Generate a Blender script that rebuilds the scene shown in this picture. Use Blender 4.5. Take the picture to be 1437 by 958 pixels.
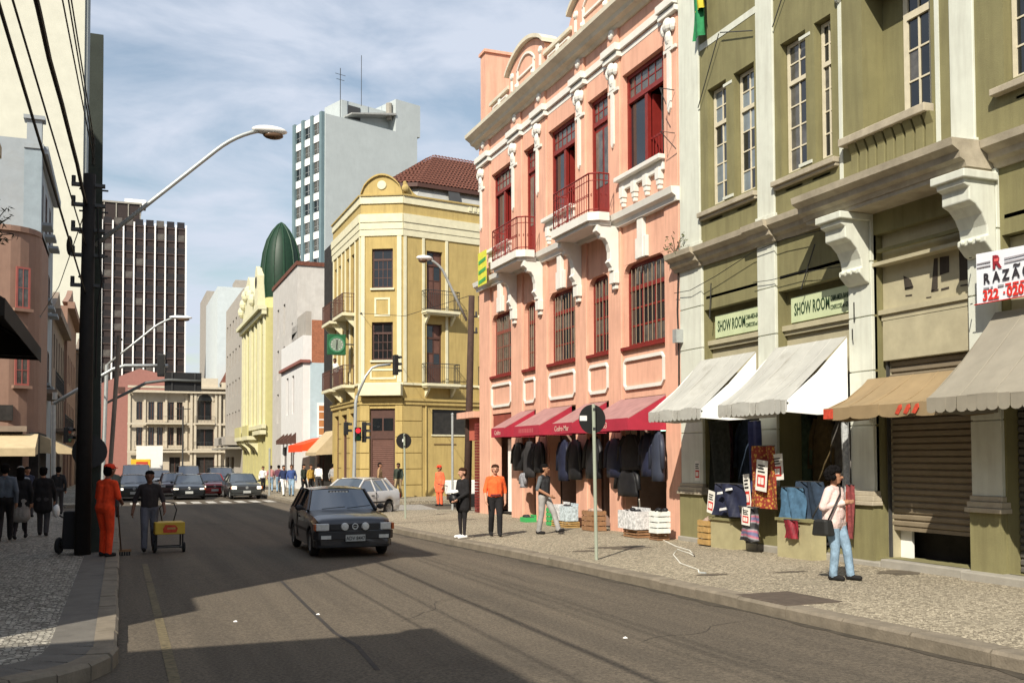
import bpy, bmesh, math, random
import numpy as np
from mathutils import Matrix, Vector
random.seed(7)
sc = bpy.context.scene
for o in list(bpy.data.objects): bpy.data.objects.remove(o)
R = math.radians
# ------------------------------------------------------------------ camera
F, CX, PY, H0, SL = 1397.0, 718.5, 590.0, 1.9, 0.0066
TH, ROLL, PSI = R(2.07), 0.0035, R(21.501)
fw = Vector((math.sin(PSI)*math.cos(TH), math.cos(PSI)*math.cos(TH), math.sin(TH)))
r0 = Vector((math.cos(PSI), -math.sin(PSI), 0)); u0 = r0.cross(fw)
rt = r0*math.cos(ROLL)-u0*math.sin(ROLL); up = r0*math.sin(ROLL)+u0*math.cos(ROLL)
cd = bpy.data.cameras.new('camera'); cam = bpy.data.objects.new('camera', cd)
sc.collection.objects.link(cam)
cam.matrix_world = Matrix(((rt.x, up.x, -fw.x, 0), (rt.y, up.y, -fw.y, 0), (rt.z, up.z, -fw.z, H0), (0, 0, 0, 1)))
cd.sensor_width = 36; cd.lens = 35; cd.shift_y = (PY-479)/1437; cd.clip_start = 0.05; cd.clip_end = 3000
sc.camera = cam
sc.render.resolution_x, sc.render.resolution_y = 1024, 682
# ------------------------------------------------------------------ sky and sun
SAZ, SEL = R(43), R(41)
w = bpy.data.worlds.new('World'); sc.world = w; w.use_nodes = True
nt = w.node_tree; nt.nodes.clear()
def N(nt, t, **kw):
    n = nt.nodes.new(t)
    for k, v in kw.items():
        if k.startswith('i_'): n.inputs[k[2:].replace('_', ' ')].default_value = v
        else: setattr(n, k, v)
    return n
L = nt.links.new
sky = N(nt, 'ShaderNodeTexSky', sky_type='NISHITA', sun_disc=False, sun_elevation=SEL, sun_rotation=R(180)+SAZ, air_density=1.5, dust_density=0.6, ozone_density=1.5)
tc = N(nt, 'ShaderNodeTexCoord'); sx = N(nt, 'ShaderNodeSeparateXYZ'); L(tc.outputs['Generated'], sx.inputs[0])
ad = N(nt, 'ShaderNodeMath', operation='ADD'); ad.inputs[1].default_value = 0.22; L(sx.outputs['Z'], ad.inputs[0])
mx = N(nt, 'ShaderNodeMath', operation='MAXIMUM'); mx.inputs[1].default_value = 0.05; L(ad.outputs[0], mx.inputs[0])
dv = N(nt, 'ShaderNodeVectorMath', operation='DIVIDE'); L(tc.outputs['Generated'], dv.inputs[0])
cb = N(nt, 'ShaderNodeCombineXYZ')
for i in range(3): L(mx.outputs[0], cb.inputs[i])
L(cb.outputs[0], dv.inputs[1])
mp = N(nt, 'ShaderNodeMapping'); mp.inputs['Rotation'].default_value = (0, 0, R(25)); mp.inputs['Scale'].default_value = (1.0, 1.25, 1); L(dv.outputs[0], mp.inputs[0])
nz = N(nt, 'ShaderNodeTexNoise', i_Scale=3.0, i_Detail=10.0, i_Roughness=0.56, i_Distortion=0.35); L(mp.outputs[0], nz.inputs['Vector'])
rp = N(nt, 'ShaderNodeValToRGB'); rp.color_ramp.elements[0].position = 0.34; rp.color_ramp.elements[1].position = 0.58
rp.color_ramp.elements[0].color = (.22, .22, .22, 1); rp.color_ramp.elements[1].color = (.95, .95, .95, 1)
L(nz.outputs['Fac'], rp.inputs[0])
mixs = N(nt, 'ShaderNodeMix', data_type='RGBA'); L(rp.outputs[0], mixs.inputs['Factor']); L(sky.outputs[0], mixs.inputs['A'])
mixs.inputs['B'].default_value = (5.9, 6.45, 7.5, 1)
bg = N(nt, 'ShaderNodeBackground'); bg.inputs['Strength'].default_value = 0.088; L(mixs.outputs['Result'], bg.inputs[0])
wo = N(nt, 'ShaderNodeOutputWorld'); L(bg.outputs[0], wo.inputs[0])
sd = bpy.data.lights.new('sun', 'SUN'); sd.energy = 5.0; sd.angle = R(0.5); sd.color = (1, .93, .80)
sun = bpy.data.objects.new('sun', sd); sc.collection.objects.link(sun)
sdir = Vector((math.sin(SAZ)*math.cos(SEL), math.cos(SAZ)*math.cos(SEL), -math.sin(SEL)))
sun.rotation_euler = sdir.to_track_quat('-Z', 'Y').to_euler(); sun.location = (-30, -30, 40)
sc.view_settings.view_transform = 'Standard'; sc.view_settings.look = 'None'
sc.view_settings.exposure = 0.42; sc.view_settings.gamma = 1
sc.render.engine = 'CYCLES'

# ------------------------------------------------------------------ pixel helpers (photo pixel -> point)
CAM = Vector((0, 0, H0))
def ray(x, y): return fw + rt*((x-CX)/F) + up*((PY-y)/F)
def onX(x, y, X): v = ray(x, y); return CAM + v*(X/v.x)
def onY(x, y, Y): v = ray(x, y); return CAM + v*(Y/v.y)
def gnd(x, y, dz=0.): v = ray(x, y); return CAM + v*((dz-H0)/(v.z+SL*v.y))
def gz(y): return -SL*y

# ------------------------------------------------------------------ mesh builder
def link(o, parent=None):
    sc.collection.objects.link(o)
    if parent is not None: o.parent = parent
    return o
class MB:
    def __init__(s, T=None): s.v, s.f, s.T = [], [], T
    def _p(s, pts):
        b = len(s.v)
        if s.T is None: s.v += [tuple(p) for p in pts]
        else: s.v += [tuple(s.T @ Vector(p)) for p in pts]
        return b
    def face(s, *pts): b = s._p(pts); s.f.append(tuple(range(b, b+len(pts)))); return s
    def box(s, x0, x1, y0, y1, z0, z1):
        b = s._p([(x0,y0,z0),(x1,y0,z0),(x1,y1,z0),(x0,y1,z0),(x0,y0,z1),(x1,y0,z1),(x1,y1,z1),(x0,y1,z1)])
        for q in ((0,3,2,1),(4,5,6,7),(0,1,5,4),(1,2,6,5),(2,3,7,6),(3,0,4,7)): s.f.append(tuple(b+i for i in q))
        return s
    def hexa(s, p8):
        b = s._p(p8)
        for q in ((0,3,2,1),(4,5,6,7),(0,1,5,4),(1,2,6,5),(2,3,7,6),(3,0,4,7)): s.f.append(tuple(b+i for i in q))
        return s
    def prism(s, poly, ax, a, b):
        # poly: 2D points; ax 'x': (y,z), 'y': (x,z), 'z': (x,y)
        def P(q, t): return {'x': (t, q[0], q[1]), 'y': (q[0], t, q[1]), 'z': (q[0], q[1], t)}[ax]
        n = len(poly); i0 = s._p([P(q, a) for q in poly]); i1 = s._p([P(q, b) for q in poly])
        s.f.append(tuple(range(i0, i0+n))); s.f.append(tuple(reversed(range(i1, i1+n))))
        for k in range(n): j = (k+1) % n; s.f.append((i0+k, i1+k, i1+j, i0+j))
        return s
    def tube(s, pts, r, n=8, caps=True):
        pts = [Vector(p) for p in pts]; m = len(pts)
        rs = r if isinstance(r, (list, tuple)) else [r]*m
        rings = []; prev = None
        for i, p in enumerate(pts):
            d = (pts[min(i+1, m-1)]-pts[max(i-1, 0)]).normalized()
            if prev is None:
                a = d.cross(Vector((0, 0, 1)))
                if a.length < .05: a = d.cross(Vector((1, 0, 0)))
            else:
                a = prev - d*prev.dot(d)
                if a.length < 1e-4: a = d.cross(Vector((1, 0, 0)))
            a.normalize(); prev = a; b = d.cross(a)
            rings.append(s._p([p+(a*math.cos(2*math.pi*k/n)+b*math.sin(2*math.pi*k/n))*rs[i] for k in range(n)]))
        for i in range(m-1):
            for k in range(n):
                j = (k+1) % n; s.f.append((rings[i]+k, rings[i]+j, rings[i+1]+j, rings[i+1]+k))
        if caps:
            s.f.append(tuple(reversed(range(rings[0], rings[0]+n)))); s.f.append(tuple(range(rings[-1], rings[-1]+n)))
        return s
    def lathe(s, prof, c=(0,0,0), ax='z', n=20, a0=0, a1=2*math.pi):
        full = abs(a1-a0-2*math.pi) < 1e-6; m = n if full else n+1; rings = []
        for (r, h) in prof:
            pts = []
            for k in range(m):
                t = a0+(a1-a0)*k/n; x, y = r*math.cos(t), r*math.sin(t)
                q = {'z': (x, y, h), 'x': (h, x, y), 'y': (x, h, y)}[ax]
                pts.append((c[0]+q[0], c[1]+q[1], c[2]+q[2]))
            rings.append(s._p(pts))
        for i in range(len(prof)-1):
            for k in range(n if full else n):
                j = (k+1) % m if full else k+1
                s.f.append((rings[i]+k, rings[i]+j, rings[i+1]+j, rings[i+1]+k))
        return s
    def ball(s, c, r, n=12, m=8, jit=0, rnd=None):
        if not isinstance(r, (tuple, list)): r = (r, r, r)
        rows = []
        for i in range(m+1):
            ph = math.pi*i/m; row = []
            for k in range(n):
                t = 2*math.pi*k/n; q = 1+((rnd or random).uniform(-jit, jit) if 0 < i < m else 0)
                row.append((c[0]+r[0]*math.sin(ph)*math.cos(t)*q, c[1]+r[1]*math.sin(ph)*math.sin(t)*q, c[2]+r[2]*math.cos(ph)*q))
            rows.append(s._p(row))
        for i in range(m):
            for k in range(n):
                j = (k+1) % n; s.f.append((rows[i]+k, rows[i+1]+k, rows[i+1]+j, rows[i]+j))
        return s
    def mesh(s, name, smooth=False):
        me = bpy.data.meshes.new(name); me.from_pydata(s.v, [], s.f); me.update()
        if smooth: me.polygons.foreach_set('use_smooth', [True]*len(me.polygons))
        return me
    def build(s, name, mat, parent=None, smooth=False, bevel=0, fix=True, weld=False):
        me = s.mesh(name, smooth)
        if fix or weld:
            bm = bmesh.new(); bm.from_mesh(me)
            if weld or smooth: bmesh.ops.remove_doubles(bm, verts=bm.verts, dist=1e-4)
            bmesh.ops.recalc_face_normals(bm, faces=bm.faces); bm.to_mesh(me); bm.free()
        o = bpy.data.objects.new(name, me); link(o, parent)
        if mat is not None: me.materials.append(mat)
        if bevel:
            b = o.modifiers.new('bevel', 'BEVEL'); b.width = bevel; b.segments = 2; b.limit_method = 'ANGLE'; b.angle_limit = R(40)
        return o
def tag(o, label=None, cat=None, group=None, kind=None):
    for k, v in (('label', label), ('category', cat), ('group', group), ('kind', kind)):
        if v: o[k] = v
    return o
def root(name, loc, label, cat, group=None, rz=0):
    o = bpy.data.objects.new(name, None); link(o); o.location = loc; o.rotation_euler = (0, 0, rz); o.empty_display_size = .3
    return tag(o, label, cat, group)
def copy_tree(o, parent=None):
    c = o.copy(); sc.collection.objects.link(c); c.parent = parent
    for ch in list(o.children): copy_tree(ch, c)
    return c
def FR(x, y, z, deg): return Matrix.Translation((x, y, z)) @ Matrix.Rotation(R(deg), 4, 'Z')

# ------------------------------------------------------------------ materials
MATS = {}
def lin(c): return tuple((x/12.92 if x <= .04045 else ((x+.055)/1.055)**2.4) for x in c)
def mat(name, col, rough=.85, var=.12, scale=2.5, bump=0.0, bscale=30, metal=0, spec=.35, streak=0., streakcol=None, stain=0., staincol=(.16,.14,.11), emit=0, coat=0, ior=None):
    if name in MATS: return MATS[name]
    m = bpy.data.materials.new(name); m.use_nodes = True; nt = m.node_tree; L = nt.links.new
    b = nt.nodes['Principled BSDF']; b.inputs['Roughness'].default_value = rough; b.inputs['Metallic'].default_value = metal
    b.inputs['Specular IOR Level'].default_value = spec
    if coat: b.inputs['Coat Weight'].default_value = coat; b.inputs['Coat Roughness'].default_value = .06
    if ior: b.inputs['IOR'].default_value = ior
    tc = N(nt, 'ShaderNodeTexCoord')
    last = None
    if var > 0:
        nz = N(nt, 'ShaderNodeTexNoise', i_Scale=scale, i_Detail=6.0, i_Roughness=.65); L(tc.outputs['Object'], nz.inputs['Vector'])
        rp = N(nt, 'ShaderNodeValToRGB'); rp.color_ramp.elements[0].position = .3; rp.color_ramp.elements[1].position = .7
        rp.color_ramp.elements[0].color = tuple(c*(1-var) for c in col)+(1,); rp.color_ramp.elements[1].color = tuple(min(1, c*(1+var)) for c in col)+(1,)
        L(nz.outputs['Fac'], rp.inputs[0]); last = rp.outputs[0]
    else:
        b.inputs['Base Color'].default_value = tuple(col)+(1,)
    if last is not None and streak > 0:
        mp = N(nt, 'ShaderNodeMapping'); mp.inputs['Scale'].default_value = (5, 5, .5); L(tc.outputs['Object'], mp.inputs[0])
        n2 = N(nt, 'ShaderNodeTexNoise', i_Scale=1.3, i_Detail=5.0, i_Roughness=.6); L(mp.outputs[0], n2.inputs['Vector'])
        r2 = N(nt, 'ShaderNodeValToRGB'); r2.color_ramp.elements[0].position = .45; r2.color_ramp.elements[1].position = .72
        r2.color_ramp.elements[1].color = (streak, streak, streak, 1); L(n2.outputs['Fac'], r2.inputs[0])
        mx = N(nt, 'ShaderNodeMix', data_type='RGBA'); L(r2.outputs[0], mx.inputs['Factor']); L(last, mx.inputs['A'])
        mx.inputs['B'].default_value = tuple(streakcol or staincol)+(1,); last = mx.outputs['Result']
    if last is not None and stain > 0:
        n3 = N(nt, 'ShaderNodeTexNoise', i_Scale=.9, i_Detail=8.0, i_Roughness=.7, i_Distortion=.5); L(tc.outputs['Object'], n3.inputs['Vector'])
        r3 = N(nt, 'ShaderNodeValToRGB'); r3.color_ramp.elements[0].position = .48; r3.color_ramp.elements[1].position = .72
        r3.color_ramp.elements[1].color = (stain, stain, stain, 1); L(n3.outputs['Fac'], r3.inputs[0])
        mx = N(nt, 'ShaderNodeMix', data_type='RGBA'); L(r3.outputs[0], mx.inputs['Factor']); L(last, mx.inputs['A'])
        mx.inputs['B'].default_value = tuple(staincol)+(1,); last = mx.outputs['Result']
    if last is not None: L(last, b.inputs['Base Color'])
    if bump > 0:
        n4 = N(nt, 'ShaderNodeTexNoise', i_Scale=bscale, i_Detail=4.0); L(tc.outputs['Object'], n4.inputs['Vector'])
        bp = N(nt, 'ShaderNodeBump'); bp.inputs['Strength'].default_value = bump; bp.inputs['Distance'].default_value = .02
        L(n4.outputs['Fac'], bp.inputs['Height']); L(bp.outputs[0], b.inputs['Normal'])
    if emit:
        b.inputs['Emission Color'].default_value = tuple(col)+(1,); b.inputs['Emission Strength'].default_value = emit
    MATS[name] = m; return m

PINK = mat('pink_plaster', (.70,.39,.275), .88, .10, 1.2, .25, 50, streak=.5, streakcol=(.44,.22,.16), stain=.22, staincol=(.55,.30,.23))
PINKW = mat('white_trim', (.70,.68,.62), .8, .06, 3, .1, 60, stain=.2, staincol=(.5,.45,.38))
CORN = mat('cream_cornice', (.62,.57,.45), .85, .1, 3, .1, 60, stain=.5, staincol=(.33,.29,.21))
REDW = mat('red_painted_wood', (.19,.018,.014), .45, .15, 6)
REDM = mat('red_iron', (.22,.02,.016), .5, .1, 8)
GLASS = mat('window_glass', (.012,.014,.016), .06, .3, .5, spec=.8)
GLASSC = mat('window_glass_curtain', (.09,.085,.075), .12, .6, 3, spec=.7)
GLASSB = mat('window_glass_sky', (.16,.19,.21), .1, .3, 1.5, spec=.8)
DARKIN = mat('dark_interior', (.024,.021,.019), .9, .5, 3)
OLIVE = mat('olive_plaster', (.208,.19,.09), .88, .12, 1.3, .2, 60, streak=.5, streakcol=(.12,.105,.05), stain=.3, staincol=(.14,.12,.06))
OLIVEW = mat('pale_green_white_trim', (.60,.615,.53), .85, .07, 2, .12, 60, streak=.42, streakcol=(.38,.37,.31), stain=.2, staincol=(.36,.34,.27))
OLIVEG = mat('weathered_stone_trim', (.40,.35,.26), .9, .16, 4, .25, 50, stain=.55, staincol=(.17,.14,.10))
OLIVEP = mat('ochre_grey_boards', (.40,.36,.24), .8, .12, 3, .1, 60, stain=.3, staincol=(.25,.21,.14))
CREAMF = mat('cream_window_frame', (.60,.54,.40), .6, .1, 6)
YEL = mat('yellow_plaster', (.44,.33,.125), .88, .1, 1.3, .2, 60, streak=.5, streakcol=(.30,.215,.08), stain=.25, staincol=(.33,.24,.10))
YELT = mat('pale_yellow_trim', (.64,.60,.42), .85, .09, 3, .1, 60)
BROWN = mat('brown_wood', (.075,.035,.026), .55, .15, 6)
BROWNS = mat('brown_shutter', (.125,.06,.045), .6, .15, 5)
TILE = mat('clay_roof_tile', (.135,.05,.032), .9, .3, 9, .3, 40)
METALR = mat('grey_metal_roof', (.36,.36,.34), .55, .12, 3, .1, 30, stain=.35, staincol=(.18,.17,.15))
CONC = mat('concrete', (.30,.28,.24), .9, .15, 3, .25, 50)
CONCD = mat('dark_concrete', (.035,.042,.035), .9, .15, 3, .25, 40)
BLACK = mat('black_rubber', (.012,.012,.012), .7, .2, 5)
BLACKP = mat('black_paint', (.018,.018,.018), .4, .2, 5)
STEEL = mat('galvanised_steel', (.42,.44,.43), .45, .1, 8, metal=.4)
STEELD = mat('dark_steel', (.06,.06,.06), .5, .15, 8, metal=.3)
WHITEP = mat('white_paint', (.78,.77,.74), .6, .06, 3)
CLOTHR = mat('crimson_canvas', (.36,.022,.045), .85, .12, 3, .1, 80)
CLOTHRT = mat('faded_crimson_canvas', (.33,.175,.165), .85, .2, 3, .1, 80)
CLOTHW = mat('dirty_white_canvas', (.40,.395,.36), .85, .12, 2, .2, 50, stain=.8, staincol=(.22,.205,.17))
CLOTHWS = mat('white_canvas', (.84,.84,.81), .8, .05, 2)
CLOTHT = mat('tan_canvas', (.27,.195,.105), .85, .12, 3, .1, 60, stain=.3, staincol=(.25,.17,.09))
CLOTHG = mat('grey_beige_canvas', (.26,.235,.185), .85, .1, 3, .12, 60, stain=.35, staincol=(.18,.155,.115))
CLOTHO = mat('orange_canvas', (.85,.07,.012), .8, .08, 3)
CLOTHC = mat('cream_canvas', (.48,.38,.23), .85, .1, 3)

# ------------------------------------------------------------------ facade helpers
def wall(mb, x0, x1, z0, z1, ops, y=0., d=.3):
    xs = sorted(set([x0, x1]+[o[0] for o in ops]+[o[1] for o in ops])); zs = sorted(set([z0, z1]+[o[2] for o in ops]+[o[3] for o in ops]))
    for i in range(len(xs)-1):
        for j in range(len(zs)-1):
            a, b, c, e = xs[i], xs[i+1], zs[j], zs[j+1]
            if any(o[0] <= (a+b)/2 <= o[1] and o[2] <= (c+e)/2 <= o[3] for o in ops): continue
            mb.face((a,y,c),(b,y,c),(b,y,e),(a,y,e))
    for (a, b, c, e) in [o[:4] for o in ops]:
        mb.face((a,y,c),(a,y,e),(a,y+d,e),(a,y+d,c)); mb.face((b,y,c),(b,y+d,c),(b,y+d,e),(b,y,e))
        mb.face((a,y,e),(b,y,e),(b,y+d,e),(a,y+d,e)); mb.face((a,y,c),(a,y+d,c),(b,y+d,c),(b,y,c))
    return mb
def shell(mb, x0, x1, y, D, z0, z1):
    # sides, back and roof behind a front wall at y (front left open for wall())
    mb.face((x0,y,z0),(x0,y,z1),(x0,D,z1),(x0,D,z0)); mb.face((x1,y,z0),(x1,D,z0),(x1,D,z1),(x1,y,z1))
    mb.face((x0,D,z0),(x0,D,z1),(x1,D,z1),(x1,D,z0)); mb.face((x0,y,z1),(x1,y,z1),(x1,D,z1),(x0,D,z1))
    return mb
def fillet(mb, x, z, rx, rz, sx, y0, y1, n=5):
    # rounded upper corner infill: corner (x,z), opening extends to sx direction and downwards
    pts = [(x, z)]
    for k in range(n+1):
        t = math.pi/2*k/n; pts.append((x+sx*rx*(1-math.cos(t)), z-rz*(1-math.sin(t))))
    mb.prism(pts, 'y', y0, y1); return mb
def window(par, T, x0, x1, z0, z1, y, cols, rows, fm, gm, fr=.07, mu=.03, transom=None, th=.05, name='window', trows=1, tcols=None, panes=True, glass=None):
    mb = MB(T); mb.box(x0,x0+fr,y,y+th,z0,z1).box(x1-fr,x1,y,y+th,z0,z1).box(x0+fr,x1-fr,y,y+th,z0,z0+fr).box(x0+fr,x1-fr,y,y+th,z1-fr,z1)
    regs = []
    if transom:
        mb.box(x0+fr,x1-fr,y-.02,y+th,transom-fr*.6,transom+fr*.6)
        regs = [(z0+fr, transom-fr*.6, cols, rows), (transom+fr*.6, z1-fr, tcols or cols, trows)]
    else: regs = [(z0+fr, z1-fr, cols, rows)]
    rects = []
    for (a, b, c, r_) in regs:
        wx = (x1-x0-2*fr)/c; hz = (b-a)/r_
        for i in range(1, c):
            xx = x0+fr+wx*i; mb.box(xx-mu/2,xx+mu/2,y+.004,y+th-.004,a,b)
        for j in range(1, r_):
            zz = a+hz*j; mb.box(x0+fr,x1-fr,y+.008,y+th-.008,zz-mu/2,zz+mu/2)
        for i in range(c):
            for j in range(r_): rects.append((x0+fr+wx*i, x0+fr+wx*(i+1), a+hz*j, a+hz*(j+1)))
    o = mb.build(name, fm, par, fix=False)
    if panes is True:
        for (a, b, c, e) in rects: MB(T).box(a,b,y+th*.4,y+th*.6,c,e).build('pane', gm if not isinstance(gm, list) else random.choice(gm), o, fix=False)
    else:
        MB(T).box(x0+fr*.5,x1-fr*.5,y+th*.4,y+th*.6,z0+fr*.5,z1-fr*.5).build('pane', gm if not isinstance(gm, list) else random.choice(gm), o, fix=False)
    return o
def shutter(par, T, x0, x1, z0, z1, y, m, pitch=.09, name='roller_shutter', dep=.022):
    mb = MB(T); n = int((z1-z0)/pitch); h = (z1-z0)/n
    for i in range(n):
        a = z0+i*h
        mb.face((x0,y,a),(x1,y,a),(x1,y-dep,a+h*.25),(x0,y-dep,a+h*.25)); mb.face((x0,y-dep,a+h*.25),(x1,y-dep,a+h*.25),(x1,y-dep,a+h*.75),(x0,y-dep,a+h*.75))
        mb.face((x0,y-dep,a+h*.75),(x1,y-dep,a+h*.75),(x1,y,a+h),(x0,y,a+h))
    o = mb.build(name, m, par, fix=False); o['kind'] = 'stuff'; return o
def text(par, T, s, size, x, y, z, m, name='lettering', bold=0., sx=1., align='LEFT', shear=0):
    cu = bpy.data.curves.new(name, 'FONT'); cu.body = s; cu.size = size; cu.align_x = align; cu.offset = bold*.02*size; cu.extrude = .002; cu.resolution_u = 2; cu.shear = shear
    ob = bpy.data.objects.new(name, cu); sc.collection.objects.link(ob)
    dg = bpy.context.evaluated_depsgraph_get(); me = bpy.data.meshes.new_from_object(ob.evaluated_get(dg)); bpy.data.objects.remove(ob)
    M_ = (T or Matrix()) @ Matrix.Translation((x, y, z)) @ Matrix.Rotation(R(90), 4, 'X') @ Matrix.Diagonal((sx, 1, 1, 1))
    me.transform(M_); me.materials.clear(); me.materials.append(m)
    o = bpy.data.objects.new(name, me); link(o, par); return o
def railing(par, T, pts, z0, h, m, name='railing', sp=.13, deco=True):
    mb = MB(T)
    for (a, b) in zip(pts[:-1], pts[1:]):
        a = Vector((a[0], a[1], 0)); b = Vector((b[0], b[1], 0)); l = (b-a).length; n = max(2, int(l/sp))
        for zz, rr in ((z0+h, .022), (z0+.08, .015), (z0+h*.82, .012)): mb.tube([a+Vector((0,0,zz)), b+Vector((0,0,zz))], rr, 6)
        for i in range(n+1):
            p = a.lerp(b, i/n); mb.tube([p+Vector((0,0,z0)), p+Vector((0,0,z0+h))], .009 if 0 < i < n else .018, 5)
            if deco and i < n:
                q = a.lerp(b, (i+.5)/n); mb.lathe([(.035,-.008),(.045,0),(.035,.008)], (q.x, q.y, z0+h*.45), 'y', 8)
    o = mb.build(name, m, par, fix=False); return o
# ================================================================== GROUND
def asphalt():
    m = bpy.data.materials.new('asphalt'); m.use_nodes = True; nt = m.node_tree; L = nt.links.new; b = nt.nodes['Principled BSDF']
    b.inputs['Roughness'].default_value = .9; b.inputs['Specular IOR Level'].default_value = .2
    tc = N(nt, 'ShaderNodeTexCoord')
    n1 = N(nt, 'ShaderNodeTexNoise', i_Scale=30.0, i_Detail=9.0, i_Roughness=.86); L(tc.outputs['Object'], n1.inputs['Vector'])
    r1 = N(nt, 'ShaderNodeValToRGB'); r1.color_ramp.elements[0].position = .36; r1.color_ramp.elements[1].position = .66
    r1.color_ramp.elements[0].color = (.040,.034,.027,1); r1.color_ramp.elements[1].color = (.205,.170,.130,1); L(n1.outputs['Fac'], r1.inputs[0])
    mp = N(nt, 'ShaderNodeMapping'); mp.inputs['Scale'].default_value = (1.6, .07, 1); L(tc.outputs['Object'], mp.inputs[0])
    n2 = N(nt, 'ShaderNodeTexNoise', i_Scale=1.0, i_Detail=5.0, i_Roughness=.6); L(mp.outputs[0], n2.inputs['Vector'])
    r2 = N(nt, 'ShaderNodeValToRGB'); r2.color_ramp.elements[0].position = .35; r2.color_ramp.elements[1].position = .7
    r2.color_ramp.elements[0].color = (.74,.74,.74,1); r2.color_ramp.elements[1].color = (1.12,1.1,1.06,1); L(n2.outputs['Fac'], r2.inputs[0])
    mu = N(nt, 'ShaderNodeMix', data_type='RGBA', blend_type='MULTIPLY'); mu.inputs['Factor'].default_value = 1
    L(r1.outputs[0], mu.inputs['A']); L(r2.outputs[0], mu.inputs['B'])
    n3 = N(nt, 'ShaderNodeTexNoise', i_Scale=.35, i_Detail=7.0, i_Roughness=.7, i_Distortion=.8); L(tc.outputs['Object'], n3.inputs['Vector'])
    r3 = N(nt, 'ShaderNodeValToRGB'); r3.color_ramp.elements[0].position = .52; r3.color_ramp.elements[1].position = .75
    r3.color_ramp.elements[1].color = (.45,.45,.45,1); L(n3.outputs['Fac'], r3.inputs[0])
    m2 = N(nt, 'ShaderNodeMix', data_type='RGBA'); L(r3.outputs[0], m2.inputs['Factor']); L(mu.outputs['Result'], m2.inputs['A']); m2.inputs['B'].default_value = (.05,.043,.034,1)
    L(m2.outputs['Result'], b.inputs['Base Color'])
    bp = N(nt, 'ShaderNodeBump'); bp.inputs['Strength'].default_value = .35; bp.inputs['Distance'].default_value = .015; L(n1.outputs['Fac'], bp.inputs['Height']); L(bp.outputs[0], b.inputs['Normal'])
    return m
def mosaic(name, c0, c1, joint, scale):
    m = bpy.data.materials.new(name); m.use_nodes = True; nt = m.node_tree; L = nt.links.new; b = nt.nodes['Principled BSDF']
    b.inputs['Roughness'].default_value = .85; b.inputs['Specular IOR Level'].default_value = .2
    tc = N(nt, 'ShaderNodeTexCoord')
    v = N(nt, 'ShaderNodeTexVoronoi', feature='F1', i_Scale=scale, i_Randomness=.75); L(tc.outputs['Object'], v.inputs['Vector'])
    v2 = N(nt, 'ShaderNodeTexVoronoi', feature='DISTANCE_TO_EDGE', i_Scale=scale, i_Randomness=.75); L(tc.outputs['Object'], v2.inputs['Vector'])
    se = N(nt, 'ShaderNodeSeparateColor'); L(v.outputs['Color'], se.inputs[0])
    r1 = N(nt, 'ShaderNodeValToRGB'); r1.color_ramp.elements[0].color = c0+(1,); r1.color_ramp.elements[1].color = c1+(1,); L(se.outputs[0], r1.inputs[0])
    r2 = N(nt, 'ShaderNodeValToRGB'); r2.color_ramp.elements[0].position = .03; r2.color_ramp.elements[1].position = .10; L(v2.outputs['Distance'], r2.inputs[0])
    mx = N(nt, 'ShaderNodeMix', data_type='RGBA'); L(r2.outputs[0], mx.inputs['Factor']); mx.inputs['A'].default_value = joint+(1,); L(r1.outputs[0], mx.inputs['B'])
    n3 = N(nt, 'ShaderNodeTexNoise', i_Scale=.8, i_Detail=7.0, i_Roughness=.7, i_Distortion=.6); L(tc.outputs['Object'], n3.inputs['Vector'])
    r3 = N(nt, 'ShaderNodeValToRGB'); r3.color_ramp.elements[0].position = .5; r3.color_ramp.elements[1].position = .72; r3.color_ramp.elements[1].color = (.55,.55,.55,1); L(n3.outputs['Fac'], r3.inputs[0])
    m2 = N(nt, 'ShaderNodeMix', data_type='RGBA'); L(r3.outputs[0], m2.inputs['Factor']); L(mx.outputs['Result'], m2.inputs['A']); m2.inputs['B'].default_value = tuple(x*.45 for x in c1)+(1,)
    L(m2.outputs['Result'], b.inputs['Base Color'])
    bp = N(nt, 'ShaderNodeBump'); bp.inputs['Strength'].default_value = .5; bp.inputs['Distance'].default_value = .01; L(r2.outputs[0], bp.inputs['Height']); L(bp.outputs[0], b.inputs['Normal'])
    return m
ASPH = asphalt()
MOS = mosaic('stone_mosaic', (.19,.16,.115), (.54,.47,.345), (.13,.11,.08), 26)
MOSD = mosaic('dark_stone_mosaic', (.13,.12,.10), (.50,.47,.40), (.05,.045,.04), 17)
KERB = mat('kerb_stone', (.19,.16,.12), .9, .25, 4, .3, 40, stain=.4, staincol=(.10,.085,.06))
g = MB()
for (a, b) in ((-400, -40), (-40, 60), (60, 600)):
    g.face((-500,a,gz(a)),(500,a,gz(a)),(500,b,gz(b)),(-500,b,gz(b)))
tag(g.build('road', ASPH), kind='structure')
def slab(name, poly, h, m, drop=.3):
    mb = MB(); n = len(poly); t = [(x, y, gz(y)+h) for x, y in poly]; d = [(x, y, gz(y)-drop) for x, y in poly]
    mb.face(*t)
    for k in range(n): j = (k+1) % n; mb.face(d[k], d[j], t[j], t[k])
    return tag(mb.build(name, m), kind='structure')
def arc(cx, cy, r, a0, a1, n=8): return [(cx+r*math.cos(R(a0+(a1-a0)*k/n)), cy+r*math.sin(R(a0+(a1-a0)*k/n))) for k in range(n+1)]
KW = .28
RK = [(7.5,-25),(7.5,5),(7.46,12),(7.42,17),(7.2,22),(7.0,27)] + [(9.6+2.6*math.cos(R(a)), 34.0+2.6*math.sin(R(a))) for a in (180,165,150,135,120,105,90)] + [(60,36.6)]
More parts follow.
